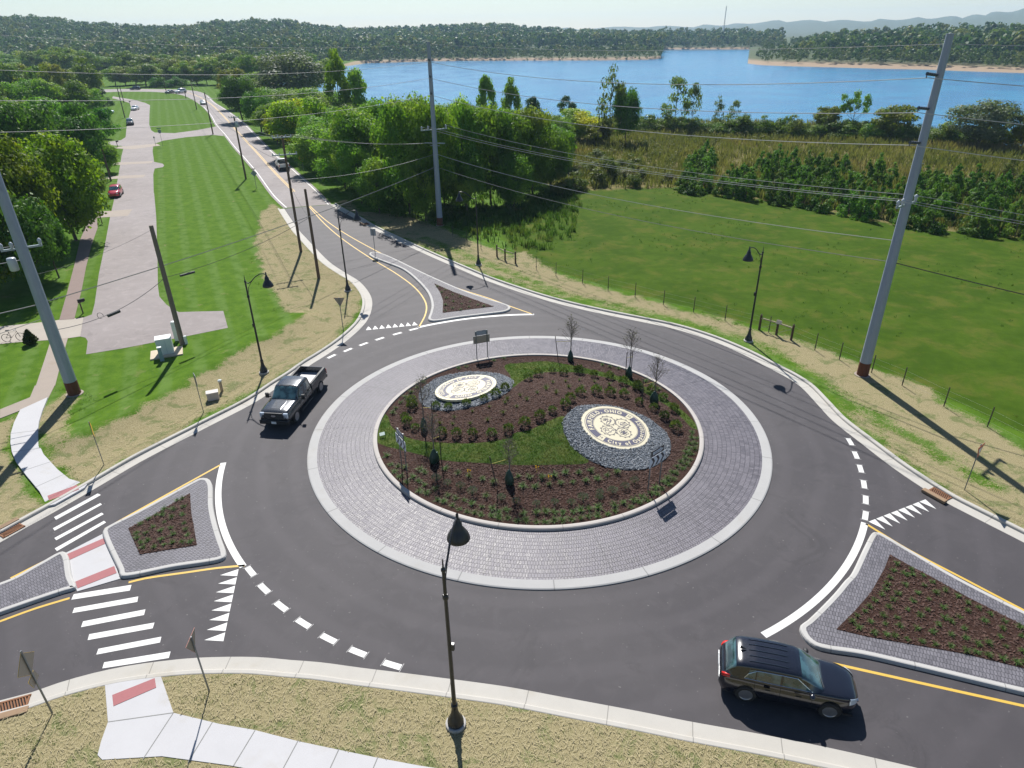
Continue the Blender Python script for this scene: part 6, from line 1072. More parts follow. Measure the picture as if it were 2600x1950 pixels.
def steel_pole(p, h, r0, r1, cond_z, side, label, arm_z, arm_dir, arm_len, extra=()):
    root = empty('transmission_pole', (p[0], p[1], 0), 0, label, 'power pole', 'grey steel transmission poles')
    b = MB().tube([(0, 0, 1.0), (0, 0, h)], [r0, r1], 12); b.lathe([(r1*1.06, h-.03), (r1*1.06, h+.02)], n=12)
    for z in np.arange(2.5, h-1, 6.0): b.box((r0*.72, -r0*.4, z), (.12, .03, .02)); b.box((r0*.55, -r0*.5, z-.35), (.04, .04, .5))
    o = smooth_angle(b.build('shaft', M_GALV, root), 20)
    b = MB().lathe([(r0*1.02+.01, -.05), (r0*1.0+.01, 1.02)], n=12); b.build('rusty_base', M_RUST, root)
    MB().lathe([(r0+.17, -.02), (r0+.16, .04), (.01, .045)], n=20).build('footing', M_OLDWALK, root)
    sx_, sy_ = side
    for z in cond_z:
        b = MB(); L_ = 1.05; n = 9; pts = [(sx_*(r1+.04+L_*k/n), sy_*(r1+.04+L_*k/n), z+.10+.12*k/n) for k in range(n+1)]; b.tube(pts, [.10 if k % 2 else .065 for k in range(n+1)], 8); b.tube([pts[-1], (pts[-1][0], pts[-1][1], z)], .03, 6); b.build('post_insulator', M_INS, root)
    ca, sa = math.cos(arm_dir), math.sin(arm_dir)
    b = MB().box((0, 0, arm_z), (arm_len, .12, .12), arm_dir); o = b.build('crossarm', M_ARM, root)
    for q in (-.46, -.22, .46):
        MB().lathe([(.03, 0), (.09, .05), (.11, .12), (.08, .17), (.12, .22), (.11, .30), (.06, .38), (.03, .4)], (ca*q*arm_len, sa*q*arm_len, arm_z+.06), 10).build('pin_insulator', M_PORC, o, True)
    return root
ST = L['steel']
WD = L['wood']
poleL, poleC, poleR = (ST[0][0], ST[0][1]), (ST[1][0], ST[1][1]), (ST[2][0], ST[2][1])
def unit(a, b): d = np.array(b)-np.array(a); return d/np.linalg.norm(d)
dCR = unit(poleC, poleR); nCR = np.array([-dCR[1], dCR[0]])
dLC = unit(poleL, poleC)
R_side = (-.86, -.5); C_side = (.05, -1.0); L_side = (.72, -.7)
steel_pole(poleL, 23.0, .40, .22, (17.3, 19.0, 20.6), L_side, 'grey steel transmission pole at the left edge, with transformer', 10.4, R(35), 2.2)
steel_pole(poleC, 21.0, .37, .20, (15.5, 17.3, 19.0), C_side, 'grey steel transmission pole in front of the grove', 11.6, R(28), 3.4)
steel_pole(poleR, 21.5, .37, .20, (15.6, 17.5, 19.3), R_side, 'grey steel transmission pole in the field at right', 12.0, R(38), 2.6)
tag(MB().lathe([(.2, 0), (.26, .05), (.26, .75), (.22, .82), (.05, .85)], (-32.75, 4.95, 9.05), 16).build('transformer', M_PORC, None, True), 'light grey transformer can hung on the left steel pole', 'transformer')
b = MB().box((-10.45, 49.75, 10.05), (2.6, .11, .11), R(-15)); b.box((-10.45, 49.75, 9.75), (1.2, .06, .06), R(-15)); b.build('crossarm', M_ARM, bpy.data.objects['transmission_pole.001']); bpy.data.objects['crossarm.003'].matrix_parent_inverse = Matrix.Translation((10.45, -49.77, 0)) if 'crossarm.003' in bpy.data.objects else Matrix()

# ------------------------------------------------------------------ timber poles
def wood_pole(p, h, m_, label, r0=.16, arm=None, arm_dir=0, xf=False, lamp_=False, group='timber utility poles'):
    root = empty('utility_pole', (p[0], p[1], 0), 0, label, 'utility pole', group); b = MB().tube([(0, 0, -.05), (0, 0, h*.5), (0, 0, h)], [r0, r0*.86, r0*.72], 10); smooth_angle(b.build('shaft', m_, root))
    ca, sa = math.cos(arm_dir), math.sin(arm_dir)
    for z, l in (arm or ()):
        o = MB().box((0, -.14, z), (l, .10, .12), arm_dir).build('crossarm', M_ARM, root)
        for q in (-.47, -.2, .2, .47): MB().lathe([(.03, 0), (.06, .04), (.07, .1), (.04, .18), (.02, .2)], (ca*q*l, -.14+sa*q*l, z+.06), 8).build('pin_insulator', M_PORC, o)
    if xf:
        MB().lathe([(.22, 0), (.27, .05), (.27, .85), (.2, .93), (.04, .95)], (.32, -.28, h-1.7), 14).build('transformer', M_PORC, root, True)
    return root
WL = ['timber pole with white crossarms beside the old road', 'bare brown timber pole left of the new road', 'timber pole with a transformer by the mown strip', 'timber pole at the lane junction', 'far timber pole past the lane junction', 'far timber pole on the bend of the road', 'tall timber pole behind the black parked SUV', 'timber pole farther up by the lane bend', 'timber pole under the left trees', 'stout grey timber pole by the utility cabinets', 'short timber post near the bend of the road']
road_perp = R(25)
for k, w in enumerate(WD):
    wood_pole(w, w[2], M_WOODG if k in (9, 6) else M_WOOD, WL[k], .21 if k == 9 else .16, {0: [(w[2]-.15, 2.0), (w[2]-1.9, 2.6)], 2: [(w[2]-.2, 1.6)], 4: [(w[2]-1.2, 2.4)], 3: None}.get(k), road_perp, k in (2,))

# ------------------------------------------------------------------ wires
def wire(p, q, sag, r, m_, label, n=26, group=None, name='power_line', cat='wire', parent=None):
    p, q = np.array(p, float), np.array(q, float); pts = []
    for i in range(n+1):
        t = i/n; x = p+(q-p)*t; x[2] -= sag*4*t*(1-t); pts.append(tuple(x))
    o = MB().tube(pts, r, 5).build(name, m_, parent); return tag(o, label, cat, group) if not parent else o
sR = lambda z, o=1.15: (poleR[0]+R_side[0]*o, poleR[1]+R_side[1]*o, z); sC = lambda z, o=1.15: (poleC[0]+C_side[0]*o, poleC[1]+C_side[1]*o, z); sL = lambda z, o=1.15: (poleL[0]+L_side[0]*o, poleL[1]+L_side[1]*o, z)
nm3 = ('top', 'middle', 'bottom')
wire((poleC[0], poleC[1], 20.8), (poleR[0], poleR[1], 21.0), .5, .012, M_WIRE, 'thin uppermost wire between the centre and right steel poles')
wire((poleC[0], poleC[1], 20.8), (poleL[0], poleL[1], 22.4), .6, .008, M_WIREL, 'thin uppermost wire between the left and centre steel poles')
off = np.array(poleR)+np.array([38., -34.])
wire((poleR[0], poleR[1], 21.0), (off[0], off[1], 21.5), .5, .012, M_WIRE, 'thin uppermost wire leaving the right steel pole to the right')
for k, (zr, zc, zl) in enumerate(((19.3, 19.0, 20.6), (17.45, 17.3, 19.0), (15.65, 15.5, 17.3))):
    wire(sC(zc), sR(zr), 1.15, .024, M_WIRE, nm3[k]+' heavy conductor between the centre and right steel poles')
    wire(sC(zc), sL(zl), .75, .015, M_WIREL, nm3[k]+' heavy conductor between the left and centre steel poles')
    wire(sR(zr), (off[0], off[1], zr+.5), 1.0, .022, M_WIRE, nm3[k]+' heavy conductor leaving the right steel pole')
for k, q in enumerate((-.46, -.22, .46)):
    a_ = (poleC[0]+math.cos(R(28))*3.4*q, poleC[1]+math.sin(R(28))*3.4*q, 12.0); b_ = (poleR[0]+math.cos(R(38))*2.6*q, poleR[1]+math.sin(R(38))*2.6*q, 12.4)
    wire(a_, b_, .95, .016, M_WIRE, 'crossarm wire between the centre and right steel poles', group='crossarm wires between the centre and right poles')
    wire(b_, (off[0]+q*2, off[1]+q*2, 12.4), .9, .015, M_WIRE, 'crossarm wire leaving the right steel pole', group='crossarm wires leaving the right pole')
    c_ = (WD[0][0]+(.4, .9, -.8)[k], WD[0][1]+.2, WD[0][2]+.1); wire((poleC[0]-1+k*.9, poleC[1], 10.1), c_, .5, .013, M_CABLEL, 'distribution wire from the centre steel pole to the timber pole', group='distribution wires over the far splitter')
wire((poleC[0], poleC[1], 8.8), (poleR[0], poleR[1], 9.7), 1.0, .024, M_WIRE, 'pale neutral cable between the centre and right steel poles')
wire((poleC[0], poleC[1], 7.25), (poleR[0], poleR[1], 8.3), 1.0, .024, M_CABLEL, 'lowest cable between the centre and right steel poles')
wire((poleR[0], poleR[1], 8.3), (off[0], off[1], 8.0), 1.0, .03, M_CABLE, 'black cable leaving the right steel pole')
wire((poleL[0], poleL[1], 6.75), (poleC[0], poleC[1], 7.3), .55, .032, M_CABLEL, 'long grey cable crossing the lane between left and centre steel poles')
wire((poleC[0], poleC[1], 8.8), (WD[0][0], WD[0][1], 8.0), .6, .02, M_CABLEL, 'grey cable from the centre steel pole to the timber pole with white crossarms')
wire((poleL[0], poleL[1], 9.7), (-46, 0, 9.3), .3, .02, M_WIRE, 'upper short wire running off the left edge'); wire((poleL[0], poleL[1], 10.6), (-46, 2.5, 10.2), .3, .016, M_WIRE, 'second short wire running off the left edge')
wire((poleL[0], poleL[1], 6.7), (-45, -2, 6.3), .25, .034, M_CABLEL, 'thick cable running off the left edge'); wire((poleL[0], poleL[1], 5.75), (-44, -3, 3.9), .2, .022, M_CABLEL, 'guy cable falling off the left edge')
p9 = (WD[9][0], WD[9][1]); p2 = (WD[1][0], WD[1][1])
wire((*p9, 5.6), (*p2, 6.2), .5, .02, M_CABLE, 'black cable between the two bare timber poles'); wire((*p2, 6.2), (WD[0][0], WD[0][1], 7.6), .4, .018, M_CABLE, 'short black cable linking the two timber poles by the road')
wire((*p9, 5.6), (poleL[0], poleL[1], 4.8), .7, .022, M_CABLE, 'sagging black cable from the grey timber pole to the left steel pole'); wire((*p9, WD[9][2]-.3), (poleL[0], poleL[1], 8.6), .3, .010, M_CABLE, 'thin top wire from the grey timber pole')
for t_, lab in ((.12, 'black splice case hanging right of the grey timber pole'),):
    q = np.array([*p9, 5.55])+(np.array([*p2, 6.2])-np.array([*p9, 5.6]))*t_; q[2] -= .5*4*t_*(1-t_)+.16; b = MB().tube([q-np.array([.35, .5, -.02]), q+np.array([.35, .5, 0])], .10, 8); tag(b.build('splice_case', M_CABLE), lab, 'cable box')
q = np.array([*p9, 5.6])*.45+np.array([poleL[0], poleL[1], 4.8])*.55; q[2] -= .85; b = MB().tube([q+np.array([.34, .7, .1]), q-np.array([.1, .1, -.05])], .13, 8); b.tube([q+np.array([.0, 0, .15])+np.array([.22*math.cos(t)-.5, -.3, .22*math.sin(t)]) for t in np.linspace(0, 5, 14)], .018, 5); tag(b.build('splice_case', M_CABLE), 'black splice case and coil hanging over the grey lane', 'cable box')
chain = [WD[0], WD[2], WD[3], WD[4], WD[5]]
for a_, b_ in zip(chain[:-1], chain[1:]):
    for o_ in (-.8, .5): wire((a_[0]+o_, a_[1], a_[2]-.1), (b_[0]+o_, b_[1], b_[2]-.1), .8, .014, M_CABLEL, 'distribution wire along the old road', group='wires along the old road')
    wire((a_[0], a_[1], a_[2]-2.6), (b_[0], b_[1], b_[2]-2.4), .8, .022, M_CABLE, 'lower telephone cable along the old road', group='telephone cables along the old road')

# ------------------------------------------------------------------ cabinets, mailboxes, fences, drains, shrub, bicycle
M_CAB = mat('cabinet_pale', (.58, .63, .62), .5, 0, .05); M_CABB = mat('cabinet_blue', (.22, .30, .36), .5)
c0, c1, c2 = L['cab']
rt = empty('utility_cabinet', (c0[0], c0[1]+.1, 0), R(24), 'pale green utility cabinet on a concrete pad by the grey pole', 'utility cabinet')
MB().box((0, 0, .04), (2.3, 1.7, .12)).build('pad', mat('pad_tan', (.50, .42, .31), .9), rt); bevel(MB().box((0, 0, .72), (1.1, .85, 1.25)).build('box', M_CAB, rt), .03); bevel(MB().box((0, 0, 1.37), (1.16, .91, .07)).build('lid', mat('cab_lid', (.72, .74, .72), .5), rt), .02); MB().box((.1, -.43, .72), (.012, .015, 1.1)).build('door_seam', M_CABB, rt)
rt = empty('utility_pedestal', (c1[0], c1[1]-.05, 0), R(24), 'short blue-grey pedestal in front of the pale cabinet', 'utility pedestal'); bevel(MB().box((0, 0, .55), (.28, .26, 1.1)).build('box', M_CABB, rt), .02); MB().box((0, 0, 1.12), (.31, .29, .05)).build('cap', M_CAB, rt)
rt = empty('utility_pedestal', (-28.75, 14.3, 0), R(10), 'tall pale pedestal beside the foot of the grey pole', 'utility pedestal'); bevel(MB().box((0, 0, .8), (.42, .34, 1.6)).build('box', M_CAB, rt), .02); MB().lathe([(.2, 1.6), (.2, 1.66), (.05, 1.7)], n=12).build('cap', mat('cab_lid', (.72, .74, .72), .5), rt)
rt = empty('utility_pedestal', (-27.75, 13.55, 0), R(10), 'small pale pedestal right of the grey pole foot', 'utility pedestal'); bevel(MB().box((0, 0, .35), (.2, .2, .7)).build('box', M_CAB, rt), .02)
v0, v1 = L['vault']
rt = empty('concrete_vault', (v0[0], v0[1]+.25, .02), R(24), 'small pale concrete box on the left verge', 'concrete box'); bevel(MB().box((0, 0, .27), (.75, .5, .54)).build('box', mat('vault', (.52, .45, .40), .85), rt), .03); bevel(MB().box((0, 0, .565), (.79, .54, .06)).build('lid', mat('vault_lid', (.62, .57, .52), .85), rt), .02)
rt = empty('meter_post', (v1[0], v1[1], .02), 0, 'short tan post with a white cap beside the concrete box', 'post'); MB().lathe([(.10, 0), (.10, .75)], n=10).build('shaft', mat('tan_post', (.38, .30, .20), .8), rt); MB().lathe([(.13, .75), (.13, .86), (.05, .9)], n=10).build('cap', M_CAB, rt)
ML = ['black mailbox on a post beside the shaded footpath', 'dark mailbox at the driveway under the left maples', 'dark mailbox beside the lane, below the side street', 'dark mailbox at the corner of the side street', 'mailbox near the far white parked car']
for k, p in enumerate(L['mail']):
    rt = empty('mailbox', (p[0], p[1], 0), lane_dir+.3, ML[k], 'mailbox', 'mailboxes along the lane'); MB().box((0, 0, .55), (.10, .10, 1.1)).build('post', M_WOOD, rt); MB().box((0, .1, 1.05), (.09, .5, .07)).build('brace', M_WOOD, rt)
    b = MB(); P = [(-.12, 1.1), (.12, 1.1), (.12, 1.24)]+[(.12*math.cos(t), 1.24+.12*math.sin(t)) for t in np.linspace(0, math.pi, 9)][1:-1]+[(-.12, 1.24)]; n = len(P); b.add([(x, y, z) for y in (-.12, .44) for x, z in P], [tuple(range(n)), tuple(range(n, 2*n))]+[(i, (i+1) % n, n+(i+1) % n, n+i) for i in range(n)]); b.build('box', M_TRIM, rt)
# wooden H-brace fence panels
M_FW = mat('fence_wood', (.085, .055, .035), .85, 0, .25, 12); M_FR = mat('fence_rail', (.40, .34, .22), .8)
def brace(pts, label, sgn=False):
    rt = empty('fence_panel', (pts[0][0], pts[0][1], 0), 0, label, 'fence panel', 'wooden brace panels of the field fence'); P = [np.array(p)-np.array(pts[0]) for p in pts]
    for p in P: MB().tube([(p[0], p[1], 0), (p[0], p[1], 1.3)], [.10, .085], 10).build('post', M_FW, rt)
    for a_, b_ in zip(P[:-1], P[1:]): MB().tube([(a_[0], a_[1], 1.02), (b_[0], b_[1], 1.02)], .06, 8).build('rail', M_FR, rt)
    for a_, b_ in zip(P[:-1], P[1:]): MB().tube([(a_[0], a_[1], .15), (b_[0], b_[1], .98)], .012, 5).build('brace_wire', M_CABLEL, rt)
    if sgn: MB().box((P[1][0], P[1][1]-.13, 1.15), (.42, .02, .32), R(-40)).build('notice', mat('notice', (.60, .52, .50), .5), rt)
brace(L['brace1'], 'dark wooden fence panel by the back street lamp'); brace(L['brace2'], 'wooden fence panel with a small notice by the right street lamp', True)
# the wire fence of the field: posts and wires of one fence
TP = sorted(L['tposts']+[L['brace2'][0], [19.4, 14.0], [20.64, 12.44], [24.2, 6.6], [28.6, -3.4], [29.3, -5.9]], key=lambda p: -p[1]+p[0]*.01)
rt = empty('wire_fence', (0, 0, 0), 0, 'thin wire fence of steel posts along the edge of the green field', 'fence'); M_TP = mat('tpost', (.06, .055, .04), .8)
for p in TP: b = MB().box((p[0], p[1], .68), (.05, .05, 1.45)); b.box((p[0], p[1], .3), (.10, .02, .16)); b.build('post', M_TP, rt)
for z in (.35, .75, 1.15):
    b = MB(); b.tube([(p[0], p[1], z) for p in TP], .004, 4, False); b.build('wire', M_CABLEL, rt)
# storm drains
M_GRATE = mat('grate_rust', (.20, .085, .035), .8, 0, .3, 12)
def drain(p, rz, label, z=.03, w=.95, d=.55):
    rt = empty('storm_drain', (p[0], p[1], 0), rz, label, 'storm drain', 'rusty storm drains in the gutters'); MB().box((0, 0, .005), (w, d, .02)).build('pit', M_WELL, rt)
    b = MB()
    for s_ in (-1, 1): b.box((0, s_*d/2, z), (w+.10, .07, .05)); b.box((s_*w/2, 0, z), (.07, d, .05))
    b.build('frame', M_GRATE, rt); b = MB()
    for k in range(10): b.box((-w/2+(k+.5)*w/10, 0, z-.002), (.045, d, .035), .35)
    b.build('grate', M_GRATE, rt)
    bevel(MB().box((0, d/2+.22, .10), (w+.3, .30, .17)).build('hood', mat('hood_rust', (.26, .17, .10), .85), rt), .03)
drain((20.98, -7.55), R(-62)+math.pi, 'rusty storm drain below the red yield sign'); drain((-20.3, -19.35), R(200), 'rusty storm drain at the lower left corner'); drain((-20.2, 51.0), R(-55)+math.pi, 'small storm drain in the far gutter by the old road'); drain((-26.95, -9.3), R(60), 'storm drain left of the upper crosswalk')
b = MB(); M_BUSH = mat_leaf('bush_leaf', (.022, .045, .008), (.075, .10, .018), None, .15, 5)
rt = empty('conical_bush', (L['bush'][0], L['bush'][1], 0), 0, 'small conical evergreen bush at the driveway edge', 'bush'); r = np.random.RandomState(3); Q = []
for i in range(1500):
    z = r.uniform(.03, 1.25); a_ = r.uniform(0, 6.28); q = (.52*math.sin(min(1, z/.35)*math.pi/2)*(1-(max(0, z-.3)/.98)**1.3))*r.uniform(.8, 1.03); c = np.array([q*math.cos(a_), q*math.sin(a_), z]); u, v = r.normal(size=3)*.05, r.normal(size=3)*.05; Q += [c-u, c+v, c+u, c-v]
quads_obj('foliage', np.array(Q), M_BUSH, rt); MB().lathe([(.30, .02), (.42, .35), (.25, .8), (.05, 1.2)], n=12).build('core', M_BUSH, rt)
rt = empty('bicycle', (L['bike'][0]+.3, L['bike'][1]+.15, 0), R(12), 'dark bicycle parked on the driveway at the left edge', 'bicycle')
for x in (-.52, .52):
    b = MB(); b.tube([(x+.33*math.cos(t), 0, .34+.33*math.sin(t)) for t in np.linspace(0, 6.2832, 29)], .022, 6); o = b.build('wheel', M_TYRE, rt)
    b = MB()
    for k in range(8): t = k*math.pi/4; b.tube([(x, 0, .34), (x+.32*math.cos(t), 0, .34+.32*math.sin(t))], .004, 4)
    b.build('spokes', M_RIM, o)
b = MB(); b.tube([(-.52, 0, .34), (-.12, 0, .32), (.36, 0, .80), (-.20, 0, .82), (-.12, 0, .32)], .02, 6); b.tube([(-.52, 0, .34), (-.20, 0, .80)], .015, 6); b.tube([(.52, 0, .34), (.36, 0, .92)], .018, 6); b.tube([(-.12, 0, .32), (-.24, 0, .95)], .016, 6); b.build('frame', M_TRIM, rt)
MB().tube([(.30, -.28, 1.0), (.36, 0, .98), (.30, .28, 1.0)], .018, 6).build('handlebar', M_CHROME, rt); MB().box((-.25, 0, .97), (.26, .13, .06)).build('saddle', M_TRIM, rt)
# ------------------------------------------------------------------ water and far land
def mat_water():
    t = NT('lake_water'); p = t.pos(); m_ = t.n('Mapping'); t.set(m_.inputs['Vector'], p); m_.inputs['Scale'].default_value = (1, .6, 1)
    w1 = t.noise(.55, 4, .65, m_.outputs[0], .4); w2 = t.noise(.05, 3, .5, p)
    c = t.mix(t.sstep(w2, .4, .62), (.020, .17, .36), (.025, .21, .38))
    t.bsdf(c, t.math('ADD', .12, t.math('MULTIPLY', w2, .12)), 0, t.bump(w1, 1.0, .35), .35); return t.m
WZ = -2.5
S(mesh_obj('lake_water', [(-1200, 40, WZ), (1800, 40, WZ), (1800, 1700, WZ), (-1200, 1700, WZ)], [(0, 1, 2, 3)], mat_water()))
def mat_farland():
    t = NT('far_land'); p = t.pos(); sp = t.n('SeparateXYZ'); t.set(sp.inputs[0], p); n = t.noise(.05, 5, .7, p); f = t.noise(.4, 4, .7, p)
    sand = t.mix(f, (.24, .17, .11), (.36, .27, .18)); flo = t.mix(n, (.035, .06, .018), (.075, .10, .03))
    t.bsdf(t.mix(t.sstep(t.math('ADD', sp.outputs[2], t.math('MULTIPLY', t.math('SUBTRACT', f, .5), 1.2)), -.9, -.2), sand, flo), .9, 0, None, .2); return t.m
M_FAR = mat_farland()
def land(name, shore, ts, zs, hill_at, treetop, edge=lambda i: 1.0):
    """strip of land from a shoreline outwards; returns a height function per column"""
    P = np.array(shore, float); C0 = np.array([CAMX, CAMY]); D = P[:, :2]-C0; d0 = np.linalg.norm(D, axis=1); D = D/d0[:, None]; vs = []; cols = []
    for i in range(len(P)):
        zt = max(0, 22+P[i, 2]*(d0[i]+hill_at)-treetop)*edge(i); col = []
        for t, z in zip(ts, zs):
            k = min(1, max(0, (t-40)/(hill_at-40))); k = k*k*(3-2*k); col.append(z+zt*k*(1-max(0, t-hill_at)/2500))
        cols.append(col); vs += [(C0[0]+D[i, 0]*(d0[i]+t), C0[1]+D[i, 1]*(d0[i]+t), z) for t, z in zip(ts, col)]
    n = len(ts); fs = [(i*n+j, (i+1)*n+j, (i+1)*n+j+1, i*n+j+1) for i in range(len(P)-1) for j in range(n-1)]
    o = mesh_obj(name, vs, fs, M_FAR, smooth=True); S(o); bm = bmesh.new(); bm.from_mesh(o.data); bmesh.ops.recalc_face_normals(bm, faces=bm.faces)
    if sum(f.normal.z for f in bm.faces) < 0: bmesh.ops.reverse_faces(bm, faces=bm.faces)
    bm.to_mesh(o.data); bm.free()
    cols = np.array(cols); ts = np.array(ts)
    def at(u, t):
        i = int(min(len(P)-2, max(0, u))); f = u-i; dd = D[i]*(1-f)+D[i+1]*f; dist = d0[i]*(1-f)+d0[i+1]*f+t; z = np.interp(t, ts, cols[i])*(1-f)+np.interp(t, ts, cols[i+1])*f
        return C0[0]+dd[0]*dist, C0[1]+dd[1]*dist, z, dist
    return at, len(P)
TS = [0, 2, 5, 9, 20, 60, 120, 200, 300, 400, 500, 600, 700, 850, 1000, 1300]
ZS = [-3.2, -2.3, -1.3, -.6, -.35, -.25]+[-.2]*10
atA, nA = land('far_shore', L['shoreA'], TS, ZS, 700, 14, lambda i: min(1, (len(L['shoreA'])-1-i)/22))
atB, nB = land('far_shore', L['shoreB'], TS, ZS, 500, 13)
ZC = [-3.2, -2.5, -2.1, -1.7, -.6, -.3]+[-.2]*10
atC, nC = land('wooded_peninsula', L['shoreC'], [0, 3, 7, 13, 22, 60, 120, 200, 300, 400, 500, 600, 700, 850, 1000, 1300], ZC, 600, 19, lambda i: min(1, i/16))
rg = np.array(L['ridge']); vs = []; C0 = (CAMX, CAMY); n = len(rg)
for k, (d, q) in enumerate(((1700, 0.0), (3000, .15), (3700, .7), (4200, 1.0), (5200, .6))):
    for i in range(n):
        for s_ in range(6):
            f = s_/6; a = rg[i]*(1-f)+rg[min(i+1, n-1)]*f; h = (22+a[2]*4200)*q-3+q*6*math.sin(i*1.7+s_*.9+k); vs.append((C0[0]+a[0]*d, C0[1]+a[1]*d, h))
m_ = n*6; fs = [(k*m_+i, k*m_+i+1, (k+1)*m_+i+1, (k+1)*m_+i) for k in range(4) for i in range(m_-6)]
S(mesh_obj('hills', vs, fs, mat('hill_wood', (.040, .062, .022), .95, 0, .5, .02), smooth=True))

# ------------------------------------------------------------------ foliage
def crown_mesh(name, m, seed, shape, nleaf, leaf, lobes=26, z0=.18, jitter=.10):
    """unit crown: width 1, height 1; leaves gathered in lobes, with gaps between"""
    r = np.random.RandomState(seed); cs = []
    for i in range(lobes):
        if shape == 'round': d = r.normal(size=3); d /= np.linalg.norm(d); q = r.uniform(.45, .95)**.6; c = np.array([d[0]*.36*q, d[1]*.36*q, z0+(1-z0)*(.5+d[2]*.40*q)]); rad = r.uniform(.10, .19)
        elif shape == 'column': z = r.uniform(0, 1); w_ = .40*math.sin(math.pi*min(1, (z*.9+.12)))**.7; a = r.uniform(0, 6.28); c = np.array([w_*math.cos(a)*.8, w_*math.sin(a)*.8, z0+(1-z0)*(.04+z*.9)]); rad = r.uniform(.10, .18)
        elif shape == 'cone': z = r.uniform(0, 1)**1.3; w_ = .40*(1-z)+.02; a = r.uniform(0, 6.28); c = np.array([w_*math.cos(a), w_*math.sin(a), z0+(1-z0)*z*.95]); rad = .05+.12*(1-z)
        elif shape == 'flat': d = r.normal(size=2); d /= np.linalg.norm(d); q = math.sqrt(r.uniform(0, 1))*.42; c = np.array([d[0]*q, d[1]*q, r.uniform(.62, .95)-q*.25]); rad = r.uniform(.07, .13)
        elif shape == 'bush': d = r.normal(size=3); d[2] = abs(d[2]); d /= np.linalg.norm(d); q = r.uniform(.4, .95); c = np.array([d[0]*.40*q, d[1]*.40*q, .12+d[2]*.70*q]); rad = r.uniform(.13, .24)
        cs.append((c, rad))
    w = np.array([c[1]**2 for c in cs]); w /= w.sum(); idx = r.choice(len(cs), nleaf, p=w)
    cc = np.array([c[0] for c in cs])[idx]; rd = np.array([c[1] for c in cs])[idx]
    zs_ = {'round': .62, 'bush': .75, 'column': .55}.get(shape, .8); d = r.normal(size=(nleaf, 3)); d[:, 2] = d[:, 2]*.8+.2; d /= np.linalg.norm(d, axis=1)[:, None]; q = r.uniform(.55, 1.08, nleaf)[:, None]
    p = cc+d*rd[:, None]*q*np.array([1, 1, zs_])+r.normal(size=(nleaf, 3))*jitter*.12; p[:, 2] = np.clip(p[:, 2], .02, 1.0)
    nn = d+r.normal(size=(nleaf, 3))*.38; nn[:, 2] += .25; nn /= np.linalg.norm(nn, axis=1)[:, None]
    t = np.cross(nn, r.normal(size=(nleaf, 3))); t /= np.linalg.norm(t, axis=1)[:, None]; b = np.cross(nn, t); s_ = leaf*r.uniform(.6, 1.3, nleaf)[:, None]
    Q = np.stack([p-t*s_*.5, p+b*s_*.32, p+t*s_*.5+nn*s_*.1, p-b*s_*.32], 1).reshape(-1, 3)
    return quads_mesh(name, Q, m), cs
def trunk_mesh(name, m, cs, r0, seed, zt=.75, limbs=8):
    r = np.random.RandomState(seed); b = MB(); w = .02
    b.tube([(0, 0, 0), (w*r.normal(), w*r.normal(), zt*.45), (w*r.normal(), w*r.normal(), zt)], [r0, r0*.75, r0*.3], 8)
    for i in r.choice(len(cs), min(limbs, len(cs)), replace=False):
        c = cs[i][0]; z = max(.12, min(zt*.9, c[2]-.5*math.hypot(c[0], c[1])-.05)); b.tube([(0, 0, z), (c[0]*.45, c[1]*.45, z+(c[2]-z)*.35), tuple(c)], [r0*.42, r0*.28, r0*.1], 6)
    o = b.build(name, m); me = o.data; bpy.data.objects.remove(o); return me
M_TRUNK = mat('tree_bark', (.085, .068, .052), .95, 0, .3, 2, .3)
LM = {'maple': mat_leaf('leaf_maple', (.085, .165, .012), (.185, .275, .020), (.235, .285, .022), .50, .9), 'oak': mat_leaf('leaf_dark', (0.044, 0.129, 0.018), (0.114, 0.243, 0.031), None, 0.42, .35), 'olive': mat_leaf('leaf_olive', (0.106, 0.155, 0.020), (0.211, 0.244, 0.029), (0.309, 0.276, 0.034), 0.47, .3),
      'yellow': mat_leaf('leaf_yellow', (0.122, 0.244, 0.018), (0.276, 0.357, 0.023), (0.585, 0.504, 0.029), 0.50, .22), 'gray': mat_leaf('leaf_silver', (0.091, 0.130, 0.078), (0.195, 0.234, 0.150), None, 0.37, .35), 'poplar': mat_leaf('leaf_poplar', (0.121, 0.227, 0.023), (0.227, 0.341, 0.043), None, 0.50, .4),
      'grove': mat_leaf('leaf_grove', (0.078, 0.183, 0.024), (0.196, 0.330, 0.037), (0.294, 0.379, 0.060), 0.46, .25, rnd=.45), 'cedar': mat_leaf('leaf_cedar', (0.022, 0.063, 0.017), (0.056, 0.112, 0.031), None, 0.32, .5), 'sparse': mat_leaf('leaf_sparse', (0.091, 0.143, 0.046), (0.169, 0.221, 0.078), None, 0.47, .5),
      'mid': mat_leaf('leaf_mid', (0.078, 0.165, 0.025), (0.190, 0.270, 0.033), (0.292, 0.302, 0.045), 0.42, .12, rnd=.5), 'shrub': mat_leaf('leaf_shore', (0.067, 0.143, 0.024), (0.160, 0.244, 0.042), (0.218, 0.252, 0.071), 0.42, .4, rnd=.45), 'hedge': mat_leaf('leaf_hedge', (0.044, 0.122, 0.018), (0.122, 0.235, 0.031), (0.174, 0.276, 0.043), 0.42, .5, rnd=.4), 'weed': mat_leaf('leaf_weed', (0.075, 0.115, 0.029), (0.144, 0.178, 0.046), (0.196, 0.161, 0.069), 0.42, .6)}
